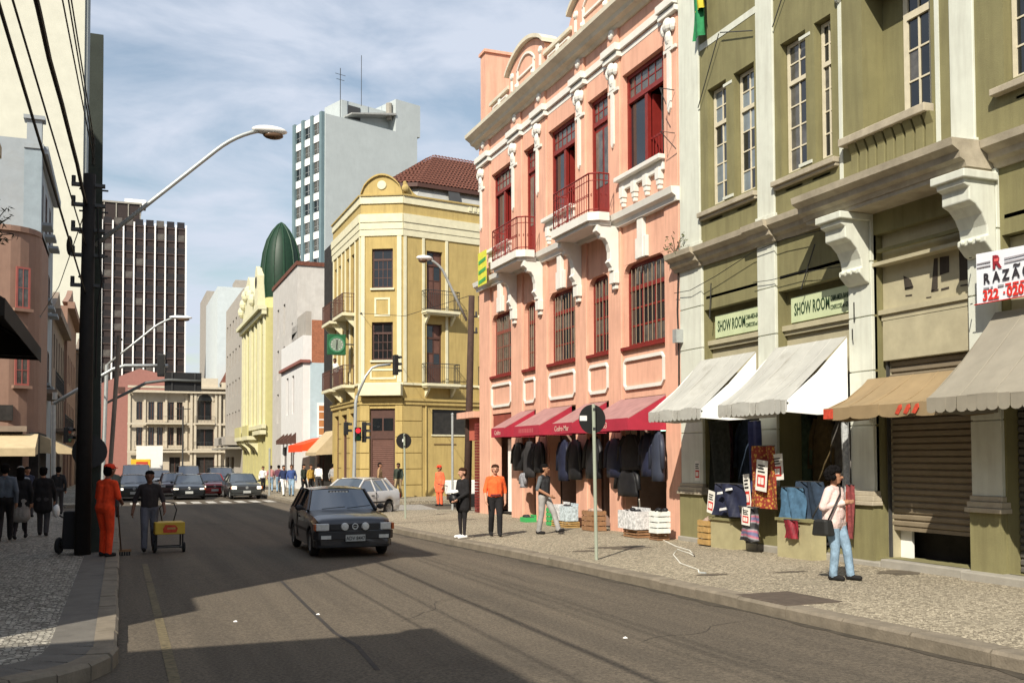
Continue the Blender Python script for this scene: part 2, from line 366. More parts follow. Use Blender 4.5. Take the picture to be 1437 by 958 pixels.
rpv = slab('pavement_right', [(p[0]+KW*(1 if i < 6 else (.9 if i < 12 else 0)), p[1]-(0 if i < 7 else KW*min(1, (i-6)/6))) for i, p in enumerate(RK)]+[(60,30),(14,30),(14,-25)], .15, MOS)
def kerbline(par, pts, side, h=.155, w=KW, step=1.0):
    # kerb stones along polyline; side=+1 stones lie to the right of travel
    for (a, b) in zip(pts[:-1], pts[1:]):
        a = Vector(a); b = Vector(b); l = (b-a).length; n = max(1, round(l/step)); d = (b-a)/l; nn = Vector((d.y, -d.x))*side*w
        for i in range(n):
            p = a+d*(l*i/n+.008); q = a+d*(l*(i+1)/n-.008); e = random.uniform(-.012, .012); hh = h+random.uniform(-.006, .006)
            k = MB(); s = nn.normalized()*e; c = nn.normalized()*.03
            P = [(p+s), (q+s), (q+nn), (p+nn)]
            lo = [(x.x, x.y, gz(x.y)-.2) for x in P]; mid = [(x.x, x.y, gz(x.y)+hh-.03) for x in P[:2]]; hi = [((x+c).x, (x+c).y, gz(x.y)+hh) for x in P[:2]]+[(x.x, x.y, gz(x.y)+hh) for x in P[2:]]
            k.face(lo[0],lo[1],mid[1],mid[0]); k.face(mid[0],mid[1],hi[1],hi[0]); k.face(*hi); k.face(lo[1],lo[2],hi[2],hi[1],mid[1]); k.face(lo[3],lo[0],mid[0],hi[0],hi[3])
            k.build('kerb_stone', KERB, par)
kerbline(rpv, [p for p in RK if -4 <= p[1]][:-1], 1)
# pavement in front of the yellow corner
YK = [(60,45.0)] + [(9.9+2.3*math.cos(R(a)), 47.3+2.3*math.sin(R(a))) for a in (270,240,210,180)] + [(7.6,60),(7.7,160)]
ypv = slab('pavement_far_right', YK+[(60,160)], .15, MOS); kerbline(ypv, YK[1:6], 1, step=1.5)
# left pavements
LK = [(0.0,40.0),(0.0,10.4)] + [(-1.6+1.6*math.cos(R(a)), 10.4-1.6*math.sin(R(a))) for a in (15,30,45,60,75,90)] + [(-40,8.8)]
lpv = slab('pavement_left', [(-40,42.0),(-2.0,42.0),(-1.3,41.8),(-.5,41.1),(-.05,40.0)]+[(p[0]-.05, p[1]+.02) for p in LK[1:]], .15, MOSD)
STRIP = mat('grey_cement_strip', (.13,.12,.105), .9, .2, 3, .3, 60, stain=.4, staincol=(.07,.065,.06))
sp = MB(); inner = [(-.62,40.0),(-.62,10.7)]+[(-1.75+1.13*math.cos(R(a)), 10.55-1.1*math.sin(R(a))) for a in (15,30,45,60,75,90)]
for k in range(len(inner)-1):
    o_ = [(-.04+LK[k][0], LK[k][1]), (-.04+LK[k+1][0], LK[k+1][1]+.03)]
    sp.face((*inner[k], gz(inner[k][1])+.156), (*inner[k+1], gz(inner[k+1][1])+.156), (*o_[1], gz(o_[1][1])+.156), (*o_[0], gz(o_[0][1])+.156))
tag(sp.build('pavement_edge_strip', STRIP), kind='structure')
kerbline(lpv, [(0.0,40.0),(0.0,10.4)]+LK[2:7], 1, h=.165, w=.22, step=1.0)
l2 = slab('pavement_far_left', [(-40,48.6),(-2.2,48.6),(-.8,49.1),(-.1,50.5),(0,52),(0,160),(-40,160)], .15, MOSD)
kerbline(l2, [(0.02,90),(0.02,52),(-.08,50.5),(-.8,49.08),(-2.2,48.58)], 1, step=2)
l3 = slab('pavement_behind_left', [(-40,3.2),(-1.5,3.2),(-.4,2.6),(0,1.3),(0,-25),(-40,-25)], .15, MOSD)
# road paint: worn yellow edge line, crosswalk bars, stop line
WORNY = mat('worn_yellow_road_paint', (.125,.10,.055), .85, .5, 14)
WORNW = mat('worn_white_road_paint', (.42,.40,.36), .85, .35, 9)
def strip(name, pts, m, h=.005, kind='structure'):
    mb = MB(); mb.face(*[(x, y, gz(y)+h) for x, y in pts]); return tag(mb.build(name, m), kind=kind)
for a, b in ((3, 8.4), (8.45, 13.2), (13.3, 17.2), (17.4, 20.5)):
    strip('yellow_edge_line', [(.42,a),(.52,a),(.52,b),(.42,b)], WORNY)
for i in range(10): strip('crosswalk_bar', [(.5+i*.72,51.2),(.92+i*.72,51.2),(.92+i*.72,53.8),(.5+i*.72,53.8)], WORNW)
for i in range(10): strip('crosswalk_bar', [(9.0+.1*i,37.6+i*.7),(12.0+.1*i,37.6+i*.7),(12.0+.1*i,38.0+i*.7),(9.0+.1*i,38.0+i*.7)], WORNW)
# tar seams and patches on the road
TAR = mat('tar_seam', (.035,.03,.026), .8, .3, 6)
def seam(pts, wd): 
    for a, b in zip(pts[:-1], pts[1:]):
        a = Vector(a); b = Vector(b); n = Vector(((b-a).y, -(b-a).x)).normalized()*wd/2
        strip('tar_seam', [tuple(a-n), tuple(b-n), tuple(b+n), tuple(a+n)], TAR, .004)
pa = [gnd(395,815), gnd(430,850), gnd(470,888), gnd(500,905), gnd(530,940)]
seam([(p.x, p.y) for p in pa], .05)
rc = random.Random(21)
for (x, y, a, n_) in ((3.2,11.8,1.0,14),(5.2,9.4,.4,12),(6.1,14.5,1.3,12),(6.4,19.5,1.5,12)):
    pts_ = [(x, y)]
    for q in range(n_): a += rc.uniform(-.5,.5); x += .17*math.cos(a); y += .17*math.sin(a); pts_.append((x, y))
    cr_ = MB()
    for (p_, q_) in zip(pts_[:-1], pts_[1:]):
        d_ = Vector((q_[0]-p_[0], q_[1]-p_[1])).normalized(); nx, ny, h_ = -d_.y*.004, d_.x*.004, .0035
        cr_.face((p_[0]-nx,p_[1]-ny,gz(p_[1])+h_),(q_[0]-nx,q_[1]-ny,gz(q_[1])+h_),(q_[0]+nx,q_[1]+ny,gz(q_[1])+h_),(p_[0]+nx,p_[1]+ny,gz(p_[1])+h_))
    tag(cr_.build('road_crack', TAR), kind='structure')
GUT = mat('gutter_dirt', (.055,.045,.032), .9, .4, 7)
rg = random.Random(9); e0 = [(7.48,4.2),(7.46,12),(7.42,17),(7.2,22),(7.0,27)]; gm_ = MB(); prev = None
for k in range(60):
    y = 4.2+k*.38; i_ = max(q for q in range(4) if e0[q][1] <= y+1e-6); t = (y-e0[i_][1])/(e0[i_+1][1]-e0[i_][1]); x = e0[i_][0]+(e0[i_+1][0]-e0[i_][0])*min(1, t); cur = ((x+.02, y, gz(y)+.004), (x-.06-.16*rg.random()**2, y, gz(y)+.004))
    if prev: gm_.face(prev[0], prev[1], cur[1], cur[0])
    prev = cur
tag(gm_.build('gutter_dirt', GUT), kind='structure')
# iron cover plate, dark patches
pl = [gnd(1045,835,.158), gnd(1103,828,.158), gnd(1163,842,.158), gnd(1110,849,.158)]
mh = MB(); pc = Vector((sum(p.x for p in pl)/4, sum(p.y for p in pl)/4))
mh.box(-.42,.42,-.55,.55,-.03,.006); mo = mh.build('cover_plate', mat('rusty_iron', (.085,.065,.05), .8, .25, 6, .3, 30), None, bevel=.004)
mo.location = (pc.x, pc.y, gz(pc.y)+.153); mo.rotation_euler = (-SL, 0, 0); tag(mo, 'flat rusty iron cover plate set in the stone pavement near the kerb', 'cover plate')
PATCH = mat('dark_patch', (.11,.09,.065), .7, .3, 5)  # flat irregular patches, darker than the paving around them
random.seed(3)
for (x, y, rx, ry) in ((880,768,.55,.22),(822,773,.3,.1),(1000,806,.35,.07),(1110,802,.35,.06),(845,768,.4,.08),(1262,803,.45,.18)):
    p = gnd(x, y, .15); mb = MB(); k = 22
    mb.face(*[(p.x+rx*math.cos(2*math.pi*i/k)*random.uniform(.6,1.1), p.y+ry*2*math.sin(2*math.pi*i/k)*random.uniform(.6,1.1), gz(p.y+ry*2*math.sin(2*math.pi*i/k))+.1545) for i in range(k)])
    tag(mb.build('dark_patch', PATCH), kind='structure')

# ================================================================== PINK BUILDING
PB = root('pink_building', (11.8, 33.1, -.2), 'three storey pink plaster building with white ornaments and red window frames', 'building')
T = FR(0, 0, .2, -90)
BAY = [(1.15,3.02),(4.08,5.05),(6.05,7.92),(8.75,9.95),(10.77,12.83)]
PIL = [(0,1.1),(3.07,4.03),(5.1,6.0),(7.97,8.7),(10.0,10.72),(12.88,13.55)]
ops = [(a,b,-.1,3.35) for a,b in BAY]+[(a,b,4.61,6.72) for a,b in BAY]+[(a,b,8.97,11.6) for a,b in (BAY[0],BAY[2],BAY[4])]+[(a,b,8.06,11.6) for a,b in (BAY[1],BAY[3])]
mb = MB(T); wall(mb, 0, 13.55, -.4, 13.4, ops, .06, .34); shell(mb, 0, 13.55, .06, 14, -.4, 13.4)
for a, b in BAY:
    fillet(mb, a, 6.722, .32, .3, 1, .065, .3); fillet(mb, b, 6.722, .32, .3, -1, .065, .3)
mb.build('wall', PINK, PB, fix=False)
for a, b in PIL: MB(T).box(a,b,0,.14,-.4,7.74).box(a+.04,b-.04,0.01,.14,8.07,12.1).build('pilaster', PINK, PB, bevel=.02)
for a, b in PIL: MB(T).box(a+.08,b-.08,-.02,.06,12.47,12.9).build('frieze_block', PINK, PB, bevel=.015)
# dark rooms behind openings
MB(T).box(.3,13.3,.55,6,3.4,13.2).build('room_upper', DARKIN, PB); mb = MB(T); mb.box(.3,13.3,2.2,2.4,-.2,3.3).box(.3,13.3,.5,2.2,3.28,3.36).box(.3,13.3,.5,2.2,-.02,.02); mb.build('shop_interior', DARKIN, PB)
for k in (3.6,5.6,8.4,10.4): MB(T).box(k-.4,k+.4,.48,2.2,-.1,3.3).build('shop_partition', mat('shop_wall', (.30,.20,.16), .9, .2), PB)
# lower windows
for i, (a, b) in enumerate(BAY):
    wide = b-a > 1.5; window(PB, T, a, b, 4.63, 6.72, .2, 3 if wide else 2, 3, REDW, [GLASS, GLASSC], .09, .045, 6.1, .06)
    mb = MB(T); 
    for k in range(1, 10 if wide else 6): xx = a+(b-a)*k/(10 if wide else 6); mb.box(xx-.008,xx+.008,.17,.185,4.7,6.6)
    mb.build('window_bars', mat('tan_bars', (.30,.22,.15), .7), PB, fix=False)
    MB(T).box(a-.04,b+.04,-.03,.3,4.55,4.63).build('window_sill', REDW, PB)
    # panel moulding
    p = MB(T); z0, z1, c, t = 3.56, 4.36, .13, .085; x0, x1 = a+.02, b-.02
    p.box(x0+c,x1-c,.0,.06,z1-t,z1).box(x0+c,x1-c,.0,.06,z0,z0+t).box(x0,x0+t*.7,.0,.06,z0+c,z1-c).box(x1-t*.7,x1,.0,.06,z0+c,z1-c)
    for sx, xx in ((1,x0),(-1,x1)):
        for sz, zz in ((1,z0),(-1,z1)):
            p.prism([(xx,zz+sz*c),(xx+sx*c,zz),(xx+sx*c,zz+sz*t),(xx+sx*t*.7,zz+sz*c)], 'y', .0, .06)
    p.build('panel_moulding', PINKW, PB)
    if wide:
        m_ = (a+b)/2; MB(T).box(m_-.14,m_+.14,-.05,.06,6.74,7.72).box(m_-.27,m_-.14,-.03,.06,6.74,7.25).box(m_+.14,m_+.27,-.03,.06,6.74,7.25).build('keystone', PINKW, PB, bevel=.01)
# string course
prof = [(.06,7.72),(-.08,7.72),(-.10,7.82),(-.2,7.88),(-.23,8.03),(.06,8.05)]
MB(T).prism(prof, 'x', -.06, 13.6).build('string_course', PINKW, PB)
# upper windows
for i, (a, b) in enumerate(BAY):
    wide = b-a > 1.5; z0 = 8.97 if wide else 8.07
    o = MB(T); fr = .1; o.box(a,a+fr,.2,.3,z0,11.6).box(b-fr,b,.2,.3,z0,11.6).box(a+fr,b-fr,.2,.3,11.5,11.6).box(a+fr,b-fr,.18,.3,10.85,10.97)
    if wide: o.box((a+b)/2-.12,(a+b)/2+.02,.2,.3,z0,10.85); o.box(a+fr,b-fr,.2,.3,z0,z0+.08)
    n = 6 if wide else 4
    for k in range(1, n): xx = a+(b-a)*k/n; o.box(xx-.015,xx+.015,.23,.26,10.97,11.5)
    o.box(a+fr,b-fr,.234,.256,11.22,11.25)
    w_ = o.build('window' if wide else 'balcony_door', REDW, PB, fix=False)
    for k in range(2): xx = a+.1+(b-a-.2)*k/2; MB(T).box(xx,xx+(b-a-.2)/2,.245,.25,10.97,11.5).build('pane', GLASSC, w_, fix=False)
    if wide:
        # one leaf open inward, the other with glass
        MB(T).box(a+.1,(a+b)/2-.12,.26,.27,z0+.08,10.85).build('pane', GLASS, w_, fix=False)
        lf = MB(T); x = (a+b)/2+.02; lf.box(x,x+.07,.32,.9,z0+.08,10.8).box(b-.16,b-.1,.32,.9,z0+.08,10.8).build('casement_leaf', REDW, w_, fix=False)
        rl = MB(T)
        for k in range(6): xx = x+.1+k*.14; rl.box(xx,xx+.02,.28,.3,z0+.08,z0+.75)
        rl.box(x,b-.1,.28,.3,z0+.7,z0+.75); rl.build('window_guard', REDM, w_, fix=False)
    else:
        d = MB(T); d.box(a+.1,(a+b)/2-.004,.24,.28,z0,10.85).box((a+b)/2+.004,b-.1,.24,.28,z0,10.85).build('door_leaf', REDW, w_, fix=False)
        for k in range(2): xx = a+.16+(b-a-.2)/2*k; MB(T).box(xx,xx+(b-a-.2)/2-.12,.228,.245,z0+1.1,10.7).build('pane', GLASSC, w_, fix=False)
    if wide:
        s = MB(T); s.box(a-.12,b+.12,-.16,.06,8.86,8.97).box(a-.06,b+.06,-.03,.06,8.62,8.86)
        so = s.build('window_sill', PINKW, PB, bevel=.012)
        for k in range(4):
            xx = a+.12+(b-a-.24)*k/3; MB(T).box(xx-.1,xx+.1,-.08,.06,8.42,8.7).box(xx-.075,xx+.075,-.06,.06,8.3,8.42).box(xx-.05,xx+.05,-.04,.06,8.2,8.3).build('sill_bracket', PINKW, so, bevel=.01)
# entablature stepping over pilasters
for nm, z0, z1, y in (('entablature_lower', 12.12, 12.24, .05), ('entablature_upper', 12.28, 12.46, -.02)):
    e = MB(T); e.box(-.02,13.57,y,.14,z0,z1)
    for a, b in PIL: e.box(a-.05,b+.05,y-.14,y,z0,z1)
    e.build(nm, PINKW, PB)
MB(T).prism([(.14,12.24),(.10,12.24),(.10,12.28),(.14,12.28)], 'x', 0, 13.55).build('entablature_fillet', PINKW, PB)
# capitals, pendants and medallions
for a, b in PIL:
    xm = a+.26 if b-a > .8 else (a+b)/2
    o = MB(T); o.ball((xm,-.05,11.9),(.17,.1,.17),10,7).ball((xm-.2,-.03,11.85),(.1,.08,.16),8,6).ball((xm+.2,-.03,11.85),(.1,.08,.16),8,6).ball((xm,-.03,11.62),(.12,.07,.18),8,6)
    o.box(xm-.22,xm+.32,-.04,.02,11.28,11.36).box(xm-.13,xm+.13,-.05,.01,11.36,11.6); o.build('capital', PINKW, PB, smooth=False)
    MB(T).prism([(xm-.07,9.95),(xm,9.85),(xm+.07,9.95),(xm+.07,11.28),(xm-.07,11.28)], 'y', -.04, .01).build('pendant', PINKW, PB)
    MB(T).lathe([(.0,-.06),(.07,-.07),(.12,-.05),(.13,-.02),(.13,0)], ((a+b)/2,-.02,12.82), 'y', 12).build('medallion', PINKW, PB)
# main cornice
prof = [(.06,12.9),(.0,12.9),(-.06,12.98),(-.2,13.03),(-.24,13.12),(-.36,13.2),(-.42,13.24),(-.43,13.36),(.06,13.42)]
MB(T).prism(prof, 'x', -.3, 13.58).build('cornice', CORN, PB)
# parapet with two arched gables
p = MB(T); segs = [(1.0,2.78),(5.75,7.7),(10.7,13.5)]
for a, b in segs: p.box(a,b,.12,.42,13.36,14.05)
def archpts(a, b, zb, zt, n=14):
    pts = []
    for k in range(n+1):
        t = k/n; x = a+(b-a)*t; pts.append((x, zb+(zt-zb)*math.sin(math.pi*t)**.75))
    return pts
for a, b in ((2.78,5.75),(7.7,10.7)):
    ap = archpts(a+.02, b-.02, 14.45, 15.0); p.prism([(a+.02,13.36)]+ap+[(b-.02,13.36)], 'y', .08, .44)
p.build('parapet', PINK, PB)
c = MB(T)
for a, b in segs: c.box(a-.02,b+.02,.02,.5,14.05,14.16)
for a, b in ((2.78,5.75),(7.7,10.7)):
    A1 = archpts(a-.1, b+.1, 14.45, 15.0); 
    for (q, r_) in zip(A1[:-1], A1[1:]): c.hexa([(q[0],-.06,q[1]),(r_[0],-.06,r_[1]),(r_[0],.5,r_[1]),(q[0],.5,q[1]),(q[0],-.06,q[1]+.12),(r_[0],-.06,r_[1]+.12),(r_[0],.5,r_[1]+.12),(q[0],.5,q[1]+.12)])
c.build('coping', CORN, PB)
for a, b in ((2.78,5.75),(7.7,10.7)):
    o = MB(T); A1 = archpts(a+.75, b-.75, 14.3, 14.7)
    for (q, r_) in zip(A1[:-1], A1[1:]): o.hexa([(q[0],.03,q[1]-.07),(r_[0],.03,r_[1]-.07),(r_[0],.09,r_[1]-.07),(q[0],.09,q[1]-.07),(q[0],.03,q[1]),(r_[0],.03,r_[1]),(r_[0],.09,r_[1]),(q[0],.09,q[1])])
    for x in (a+.78, b-.85): o.box(x,x+.07,.03,.09,13.7,14.35).ball((x+.035,.04,13.85),.09,8,6)
    o.box(a+.85,b-.85,.03,.09,14.05,14.12); o.build('gable_moulding', PINKW, PB)
    for x in (a+.3, b-.3): MB(T).lathe([(0,.02),(.06,.01),(.10,.03),(.12,.08)], (x,0,14.35), 'y', 12).box(x-.04,x+.04,.03,.09,13.85,14.2).build('gable_medallion', PINKW, PB)
for a, b in segs:
    m_ = (a+b)/2; MB(T).box(a+.25,b-.2,.06,.13,13.9,13.95).box(a+.25,a+.31,.06,.13,13.72,13.9).box(b-.26,b-.2,.06,.13,13.72,13.9).box(m_-.1,m_+.1,.05,.13,13.75,14.03).build('parapet_moulding', PINKW, PB)
# firewall block, chimney gable and roof stub
MB(T).box(.05,.55,.06,4.5,13.67,16.15).box(0,.62,0,4.6,16.15,16.25).build('firewall', PINK, PB)
d = MB(T); d.box(5.9,6.6,1.0,2.4,13.4,14.9).prism([(5.75,14.9),(6.25,15.55),(6.75,14.9)], 'y', .85, 2.5); d.build('roof_dormer', PINK, PB)
MB(T).box(4.1,5.4,1.2,2.4,13.4,15.3).build('chimney', PINK, PB)
# balconies
for (a, b) in ((3.42,5.72),(8.22,10.62)):
    s = MB(T); pr = [(a-.12,-.32),(a-.12,-.62),(a+.06,-.85),(b-.06,-.85),(b+.12,-.62),(b+.12,-.32)]
    s.prism(pr, 'z', 7.86, 8.07); s.prism([(x+(.08 if x < (a+b)/2 else -.08), y+.08) for x, y in pr], 'z', 7.76, 7.86)
    bo = s.build('balcony', PINKW, PB)
    railing(bo, T, [(a-.06,-.3),(a-.06,-.58),(a+.1,-.79),(b-.1,-.79),(b+.06,-.58),(b+.06,-.3)], 8.07, 1.0, REDM)
    for x in (a+.1, b-.1):
        c_ = [(0.0,7.76),(-.62,7.76),(-.64,7.6),(-.52,7.52),(-.5,7.44),(-.38,7.42),(-.3,7.3),(-.24,7.1),(-.24,6.92),(-.3,6.84),(-.2,6.7),(-.2,6.62),(0,6.58)]
        MB(T).prism(c_, 'x', x-.11, x+.11).box(x-.14,x+.14,-.16,0,6.3,6.6).box(x-.09,x+.09,-.1,0,6.16,6.3).build('balcony_bracket', PINKW, bo, bevel=.015)
# shop awnings
AW = [(3.95,5.05),(5.85,7.75),(8.62,9.9),(10.65,12.92)]
lab = ['narrow end crimson shop awning next to the white door panel','wide crimson shop awning with worn lettering between two narrow ones','narrow crimson shop awning with two cream words on its valance','crimson shop awning beside the dirty white canvas awnings']
for i, (a, b) in enumerate(AW):
    r_ = root('shop_awning', (11.8, 33.1-(a+b)/2, 2.4), lab[i], 'awning', 'crimson awnings on the pink building'); W = (b-a)/2; Ta = FR(0,0,-2.4,-90)
    z1, zf, zb, pj = 3.33, 2.78, 2.5, -1.0
    MB(Ta).hexa([(-W,-.01,z1-.02),(W,-.01,z1-.02),(W,pj,zf-.02),(-W,pj,zf-.02),(-W,0,z1),(W,0,z1),(W,pj,zf),(-W,pj,zf)]).build('canvas_top', CLOTHRT, r_)
    MB(Ta).box(-W,W,pj-.015,pj,zb,zf).build('valance', CLOTHR, r_)
    for x in (-W, W-.012): MB(Ta).prism([(-.01,z1-.02),(pj,zf-.02),(pj,zb),(-.01,zb)], 'x', x, x+.012).build('canvas_side', CLOTHR, r_)
    fr = MB(Ta)
    for x in (-W+.03, W-.03): fr.tube([(x,0,zb+.1),(x,pj+.03,zb+.1)], .015, 6)
    fr.build('frame', STEELD, r_)
    txt = ['Cedro','','Cedro Mar','63'][i]; FLM = mat('faded_cream_lettering', (.55,.38,.32), .8)
    if txt: text(r_, Ta, txt, .2, 0, pj-.018, zb+.07, FLM, bold=.3, align='CENTER')
    if i == 1:
        for q in range(9): MB(Ta).box(-.55+q*.125,-.47+q*.125,pj-.018,pj-.0155,zb+.08,zb+.2).build('worn_letter', mat('worn_red_lettering', (.42,.09,.10), .8), r_)
# side door panel and brick corner below the neighbouring canopy
MB(T).box(1.5,2.95,.5,.56,.05,2.5).build('door_panel', WHITEP, PB); MB(T).box(1.16,3.01,.1,.3,2.6,3.34).build('door_lintel', mat('brick_red_panel', (.26,.06,.04), .8, .15), PB)
cn = root('entrance_canopy', (11.8, 33.3, 0), 'flat salmon canopy slab sticking out from the pink building corner over the side street', 'canopy')
Tc = Matrix(); MB(Tc).box(-.15,1.6,.0,1.9,3.3,3.52).build('canopy_slab', PINK, cn); MB().box(.2,1.5,.4,1.7,2.5,3.3).build('bulkhead', mat('dark_salmon', (.45,.11,.07), .9, .1), cn)
BR = mat('dark_red_brick', (.16,.025,.02), .9, .3, 8)
for k in range(31): MB().box(-.02,.42,.02,.26,.0+k*.105-.15,.09+k*.105-.15).build('brick', BR, cn, fix=False)
# ================================================================== OLIVE BUILDING
OB = root('olive_building', (11.8, 19.5, -.2), 'olive green plaster building with pale pilasters and a projecting bay', 'building')
T = FR(0, 0, .2, -90)
OW = [(1.13,1.84),(2.12,2.84),(3.70,4.46),(4.71,5.17)]
ops = [(.92,2.93,.2,5.07),(3.54,5.58,.2,5.07),(6.17,8.2,.2,5.62),(8.8,10.9,.2,5.07),(11.5,13.6,.2,5.07)]
ops += [(a,b,7.28,9.86) for a,b in OW]+[(5.97,7.52,7.25,9.86),(8.9,9.5,7.28,9.86),(9.8,10.4,7.28,9.86)]
mb = MB(T); wall(mb, 0, 14.5, -.4, 15, ops, .04, .5); shell(mb, 0, 14.5, .04, 13, -.4, 15); mb.build('wall', OLIVE, OB, fix=False)
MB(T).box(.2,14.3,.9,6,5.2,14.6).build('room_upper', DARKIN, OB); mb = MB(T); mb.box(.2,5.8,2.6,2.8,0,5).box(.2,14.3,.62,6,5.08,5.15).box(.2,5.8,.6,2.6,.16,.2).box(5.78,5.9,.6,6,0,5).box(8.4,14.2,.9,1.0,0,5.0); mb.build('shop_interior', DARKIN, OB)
# lower pilasters with grooved blocks, capitals and olive bases
for i, (a, b) in enumerate([(0,.9),(2.95,3.52),(5.6,6.17),(8.22,8.77),(10.95,11.5)]):
    o = MB(T); 
    zz = [1.3, 2.4, 3.32, 4.25, 5.17, 6.06]
    for k in range(5): o.box(a,b,-.02,.1,zz[k]+(.02 if k else 0),zz[k+1])
    o.box(a+.02,b-.02,.0,.1,1.3,6.06); o.build('pilaster', OLIVEW, OB, bevel=.008)
    MB(T).box(a-.01,b+.01,-.06,.1,-.3,1.06).build('pilaster_base', OLIVE, OB)
    MB(T).box(a-.06,b+.06,-.12,.1,1.06,1.13).box(a-.04,b+.04,-.09,.1,1.13,1.22).box(a-.02,b+.02,-.05,.1,1.22,1.3).build('pilaster_moulding', OLIVEG, OB, bevel=.01)
# stone step along the base
for k, (a, b, h) in enumerate([(0,.95,.12),(.95,3.0,.17),(3.0,5.6,.17),(5.6,6.4,.14),(6.4,8.2,.2),(8.2,9.4,.2),(9.4,11.4,.2)]):
    MB(T).box(a+.006,b-.006,-.28 if k > 4 else -.14,.1,-.35,h).build('base_step', CONC, OB, bevel=.02)
# string cornice with projecting bay
def cornice(a, b, y): 
    pr = [(.1,6.05),(y+.0,6.05),(y-.03,6.13),(y-.12,6.17),(y-.13,6.26),(y-.26,6.33),(y-.28,6.44),(.1,6.46)]
    return MB(T).prism(pr, 'x', a, b)
cornice(-.12, 5.05, .0).build('cornice', OLIVEG, OB); cornice(5.06, 8.72, -.52).build('bay_cornice', OLIVEG, OB); cornice(8.73, 14.5, .0).build('cornice', OLIVEG, OB)
cornice(2.86, 3.6, -.07).build('cornice_break', OLIVEG, OB); cornice(-.14,.94,-.07).build('cornice_break', OLIVEG, OB)
MB(T).box(5.1,8.7,-.5,.1,5.98,6.05).build('bay_soffit', OLIVEG, OB)
for x in (5.62, 8.24):
    pr = [(-.02,6.0),(-.62,6.0),(-.62,5.78),(-.52,5.74),(-.52,5.55),(-.40,5.5),(-.28,5.38),(-.2,5.22),(-.18,5.08),(-.24,5.06),(-.24,4.98),(-.18,4.92),(-.10,4.84),(-.02,4.8)]
    bo = MB(T).prism(pr, 'x', x, x+.52).build('bay_bracket', OLIVEW, OB, bevel=.02)
    MB(T).box(x-.06,x+.58,-.68,-.02,5.86,5.98).build('bracket_cap', OLIVEW, bo, bevel=.015)
    for k in range(3): MB(T).ball((x+.12+k*.14,-.25,5.02),.04,8,6).build('bracket_boss', OLIVEW, bo)
# shallow drip mouldings above openings
for a, b in ((1.0,2.9),(3.6,5.55),(6.25,8.15),(8.85,10.9)): MB(T).box(a,b,.04,.1,5.3,5.36).build('drip_moulding', OLIVE, OB)
# sign boxes, ledges and boards of the two open shops
SIGN = mat('pale_green_signboard', (.50,.56,.34), .7, .08, 3); INK = mat('dark_green_lettering', (.02,.05,.02), .7, .05)
for (a, b) in ((.92,2.93),(3.54,5.58)):
    MB(T).box(a,b,.24,.6,3.4,4.36).build('fascia_board', OLIVEP, OB); MB(T).box(a,b,.12,.6,4.30,4.40).box(a,b,.17,.6,4.22,4.3).build('fascia_ledge', OLIVEP, OB)
    sg = MB(T).box(a+.22,b-.01,.17,.24,4.44,4.92).build('sign_board', SIGN, OB); MB(T).box(a,b,.242,.6,4.4,5.06).build('sign_back', OLIVE, OB)
    text(sg, T, 'SHOW ROOM', .33, a+.32,   .165, 4.57, INK, bold=.7, sx=.49)
    text(sg, T, 'CAMA-MESA-BANHO', .14, a+1.36,   .165, 4.70, INK, bold=.2, sx=.42); text(sg, T, 'CONFECCOES em GERAL', .12, a+1.36,   .165, 4.54, INK, bold=.1, sx=.4)
# shuttered bay
MB(T).box(6.18,8.22,.22,.6,4.32,5.62).box(6.18,6.3,.25,.6,.2,4.3).build('fascia_board', OLIVEP, OB)
MB(T).box(6.19,8.22,.1,.3,4.26,4.34).box(6.22,8.22,.14,.3,4.16,4.26).box(6.18,8.22,.0,.22,5.08,5.14).build('fascia_ledge', OLIVEP, OB)
GH = mat('bare_board_gap', (.05,.04,.03), .9, .2, 8)
for poly in ([(1268,387),(1278,392),(1282,403),(1270,406)],[(1270,404),(1281,402),(1281,405),(1270,407)],[(1271,414),(1280,413),(1280,415),(1271,416)],[(1311,363),(1316,362),(1316,404),(1307,410)],[(1307,407),(1317,405),(1317,408),(1307,410)],[(1319,361),(1332,359),(1332,382),(1319,386)],[(1321,405),(1332,402),(1332,405),(1321,408)],[(1346,350),(1358,347),(1358,392),(1347,394)],[(1348,400),(1360,398),(1360,400),(1348,402)],[(1300,417),(1307,416),(1307,417.5),(1300,418.5)]):
    w_ = [onX(px, py, 12.02) for px, py in poly]; MB(T).prism([(19.5-q.y, q.z) for q in w_], 'y', .214, .222).build('board_gap', GH, OB)
MB(T).box(6.24,8.22,.14,.3,3.48,4.15).build('shutter_box', OLIVEP, OB, bevel=.01)
SHT = mat('brown_roller_shutter', (.21,.17,.115), .55, .12, 4, stain=.3, staincol=(.16,.11,.07))
shutter(OB, T, 6.27, 8.2, .72, 3.48, .28, SHT, .105, dep=.035)
MB(T).box(6.27,8.2,.26,.32,.66,.72).build('shutter_rail', SHT, OB); MB(T).box(6.24,6.28,.2,.4,.2,3.5).build('shutter_guide', STEELD, OB)
MB(T).box(6.3,8.15,.7,.75,.1,.75).build('shop_void', DARKIN, OB); MB(T).box(6.3,6.55,.4,.45,.2,.72).build('door_scrap', WHITEP, OB)
shutter(OB, T, 8.82, 10.9, .2, 3.6, .28, mat('dark_roller_shutter', (.10,.095,.085), .5, .15, 4), .105, dep=.035)
MB(T).box(8.8,10.9,.2,.6,3.6,5.05).build('fascia_board', OLIVEP, OB)
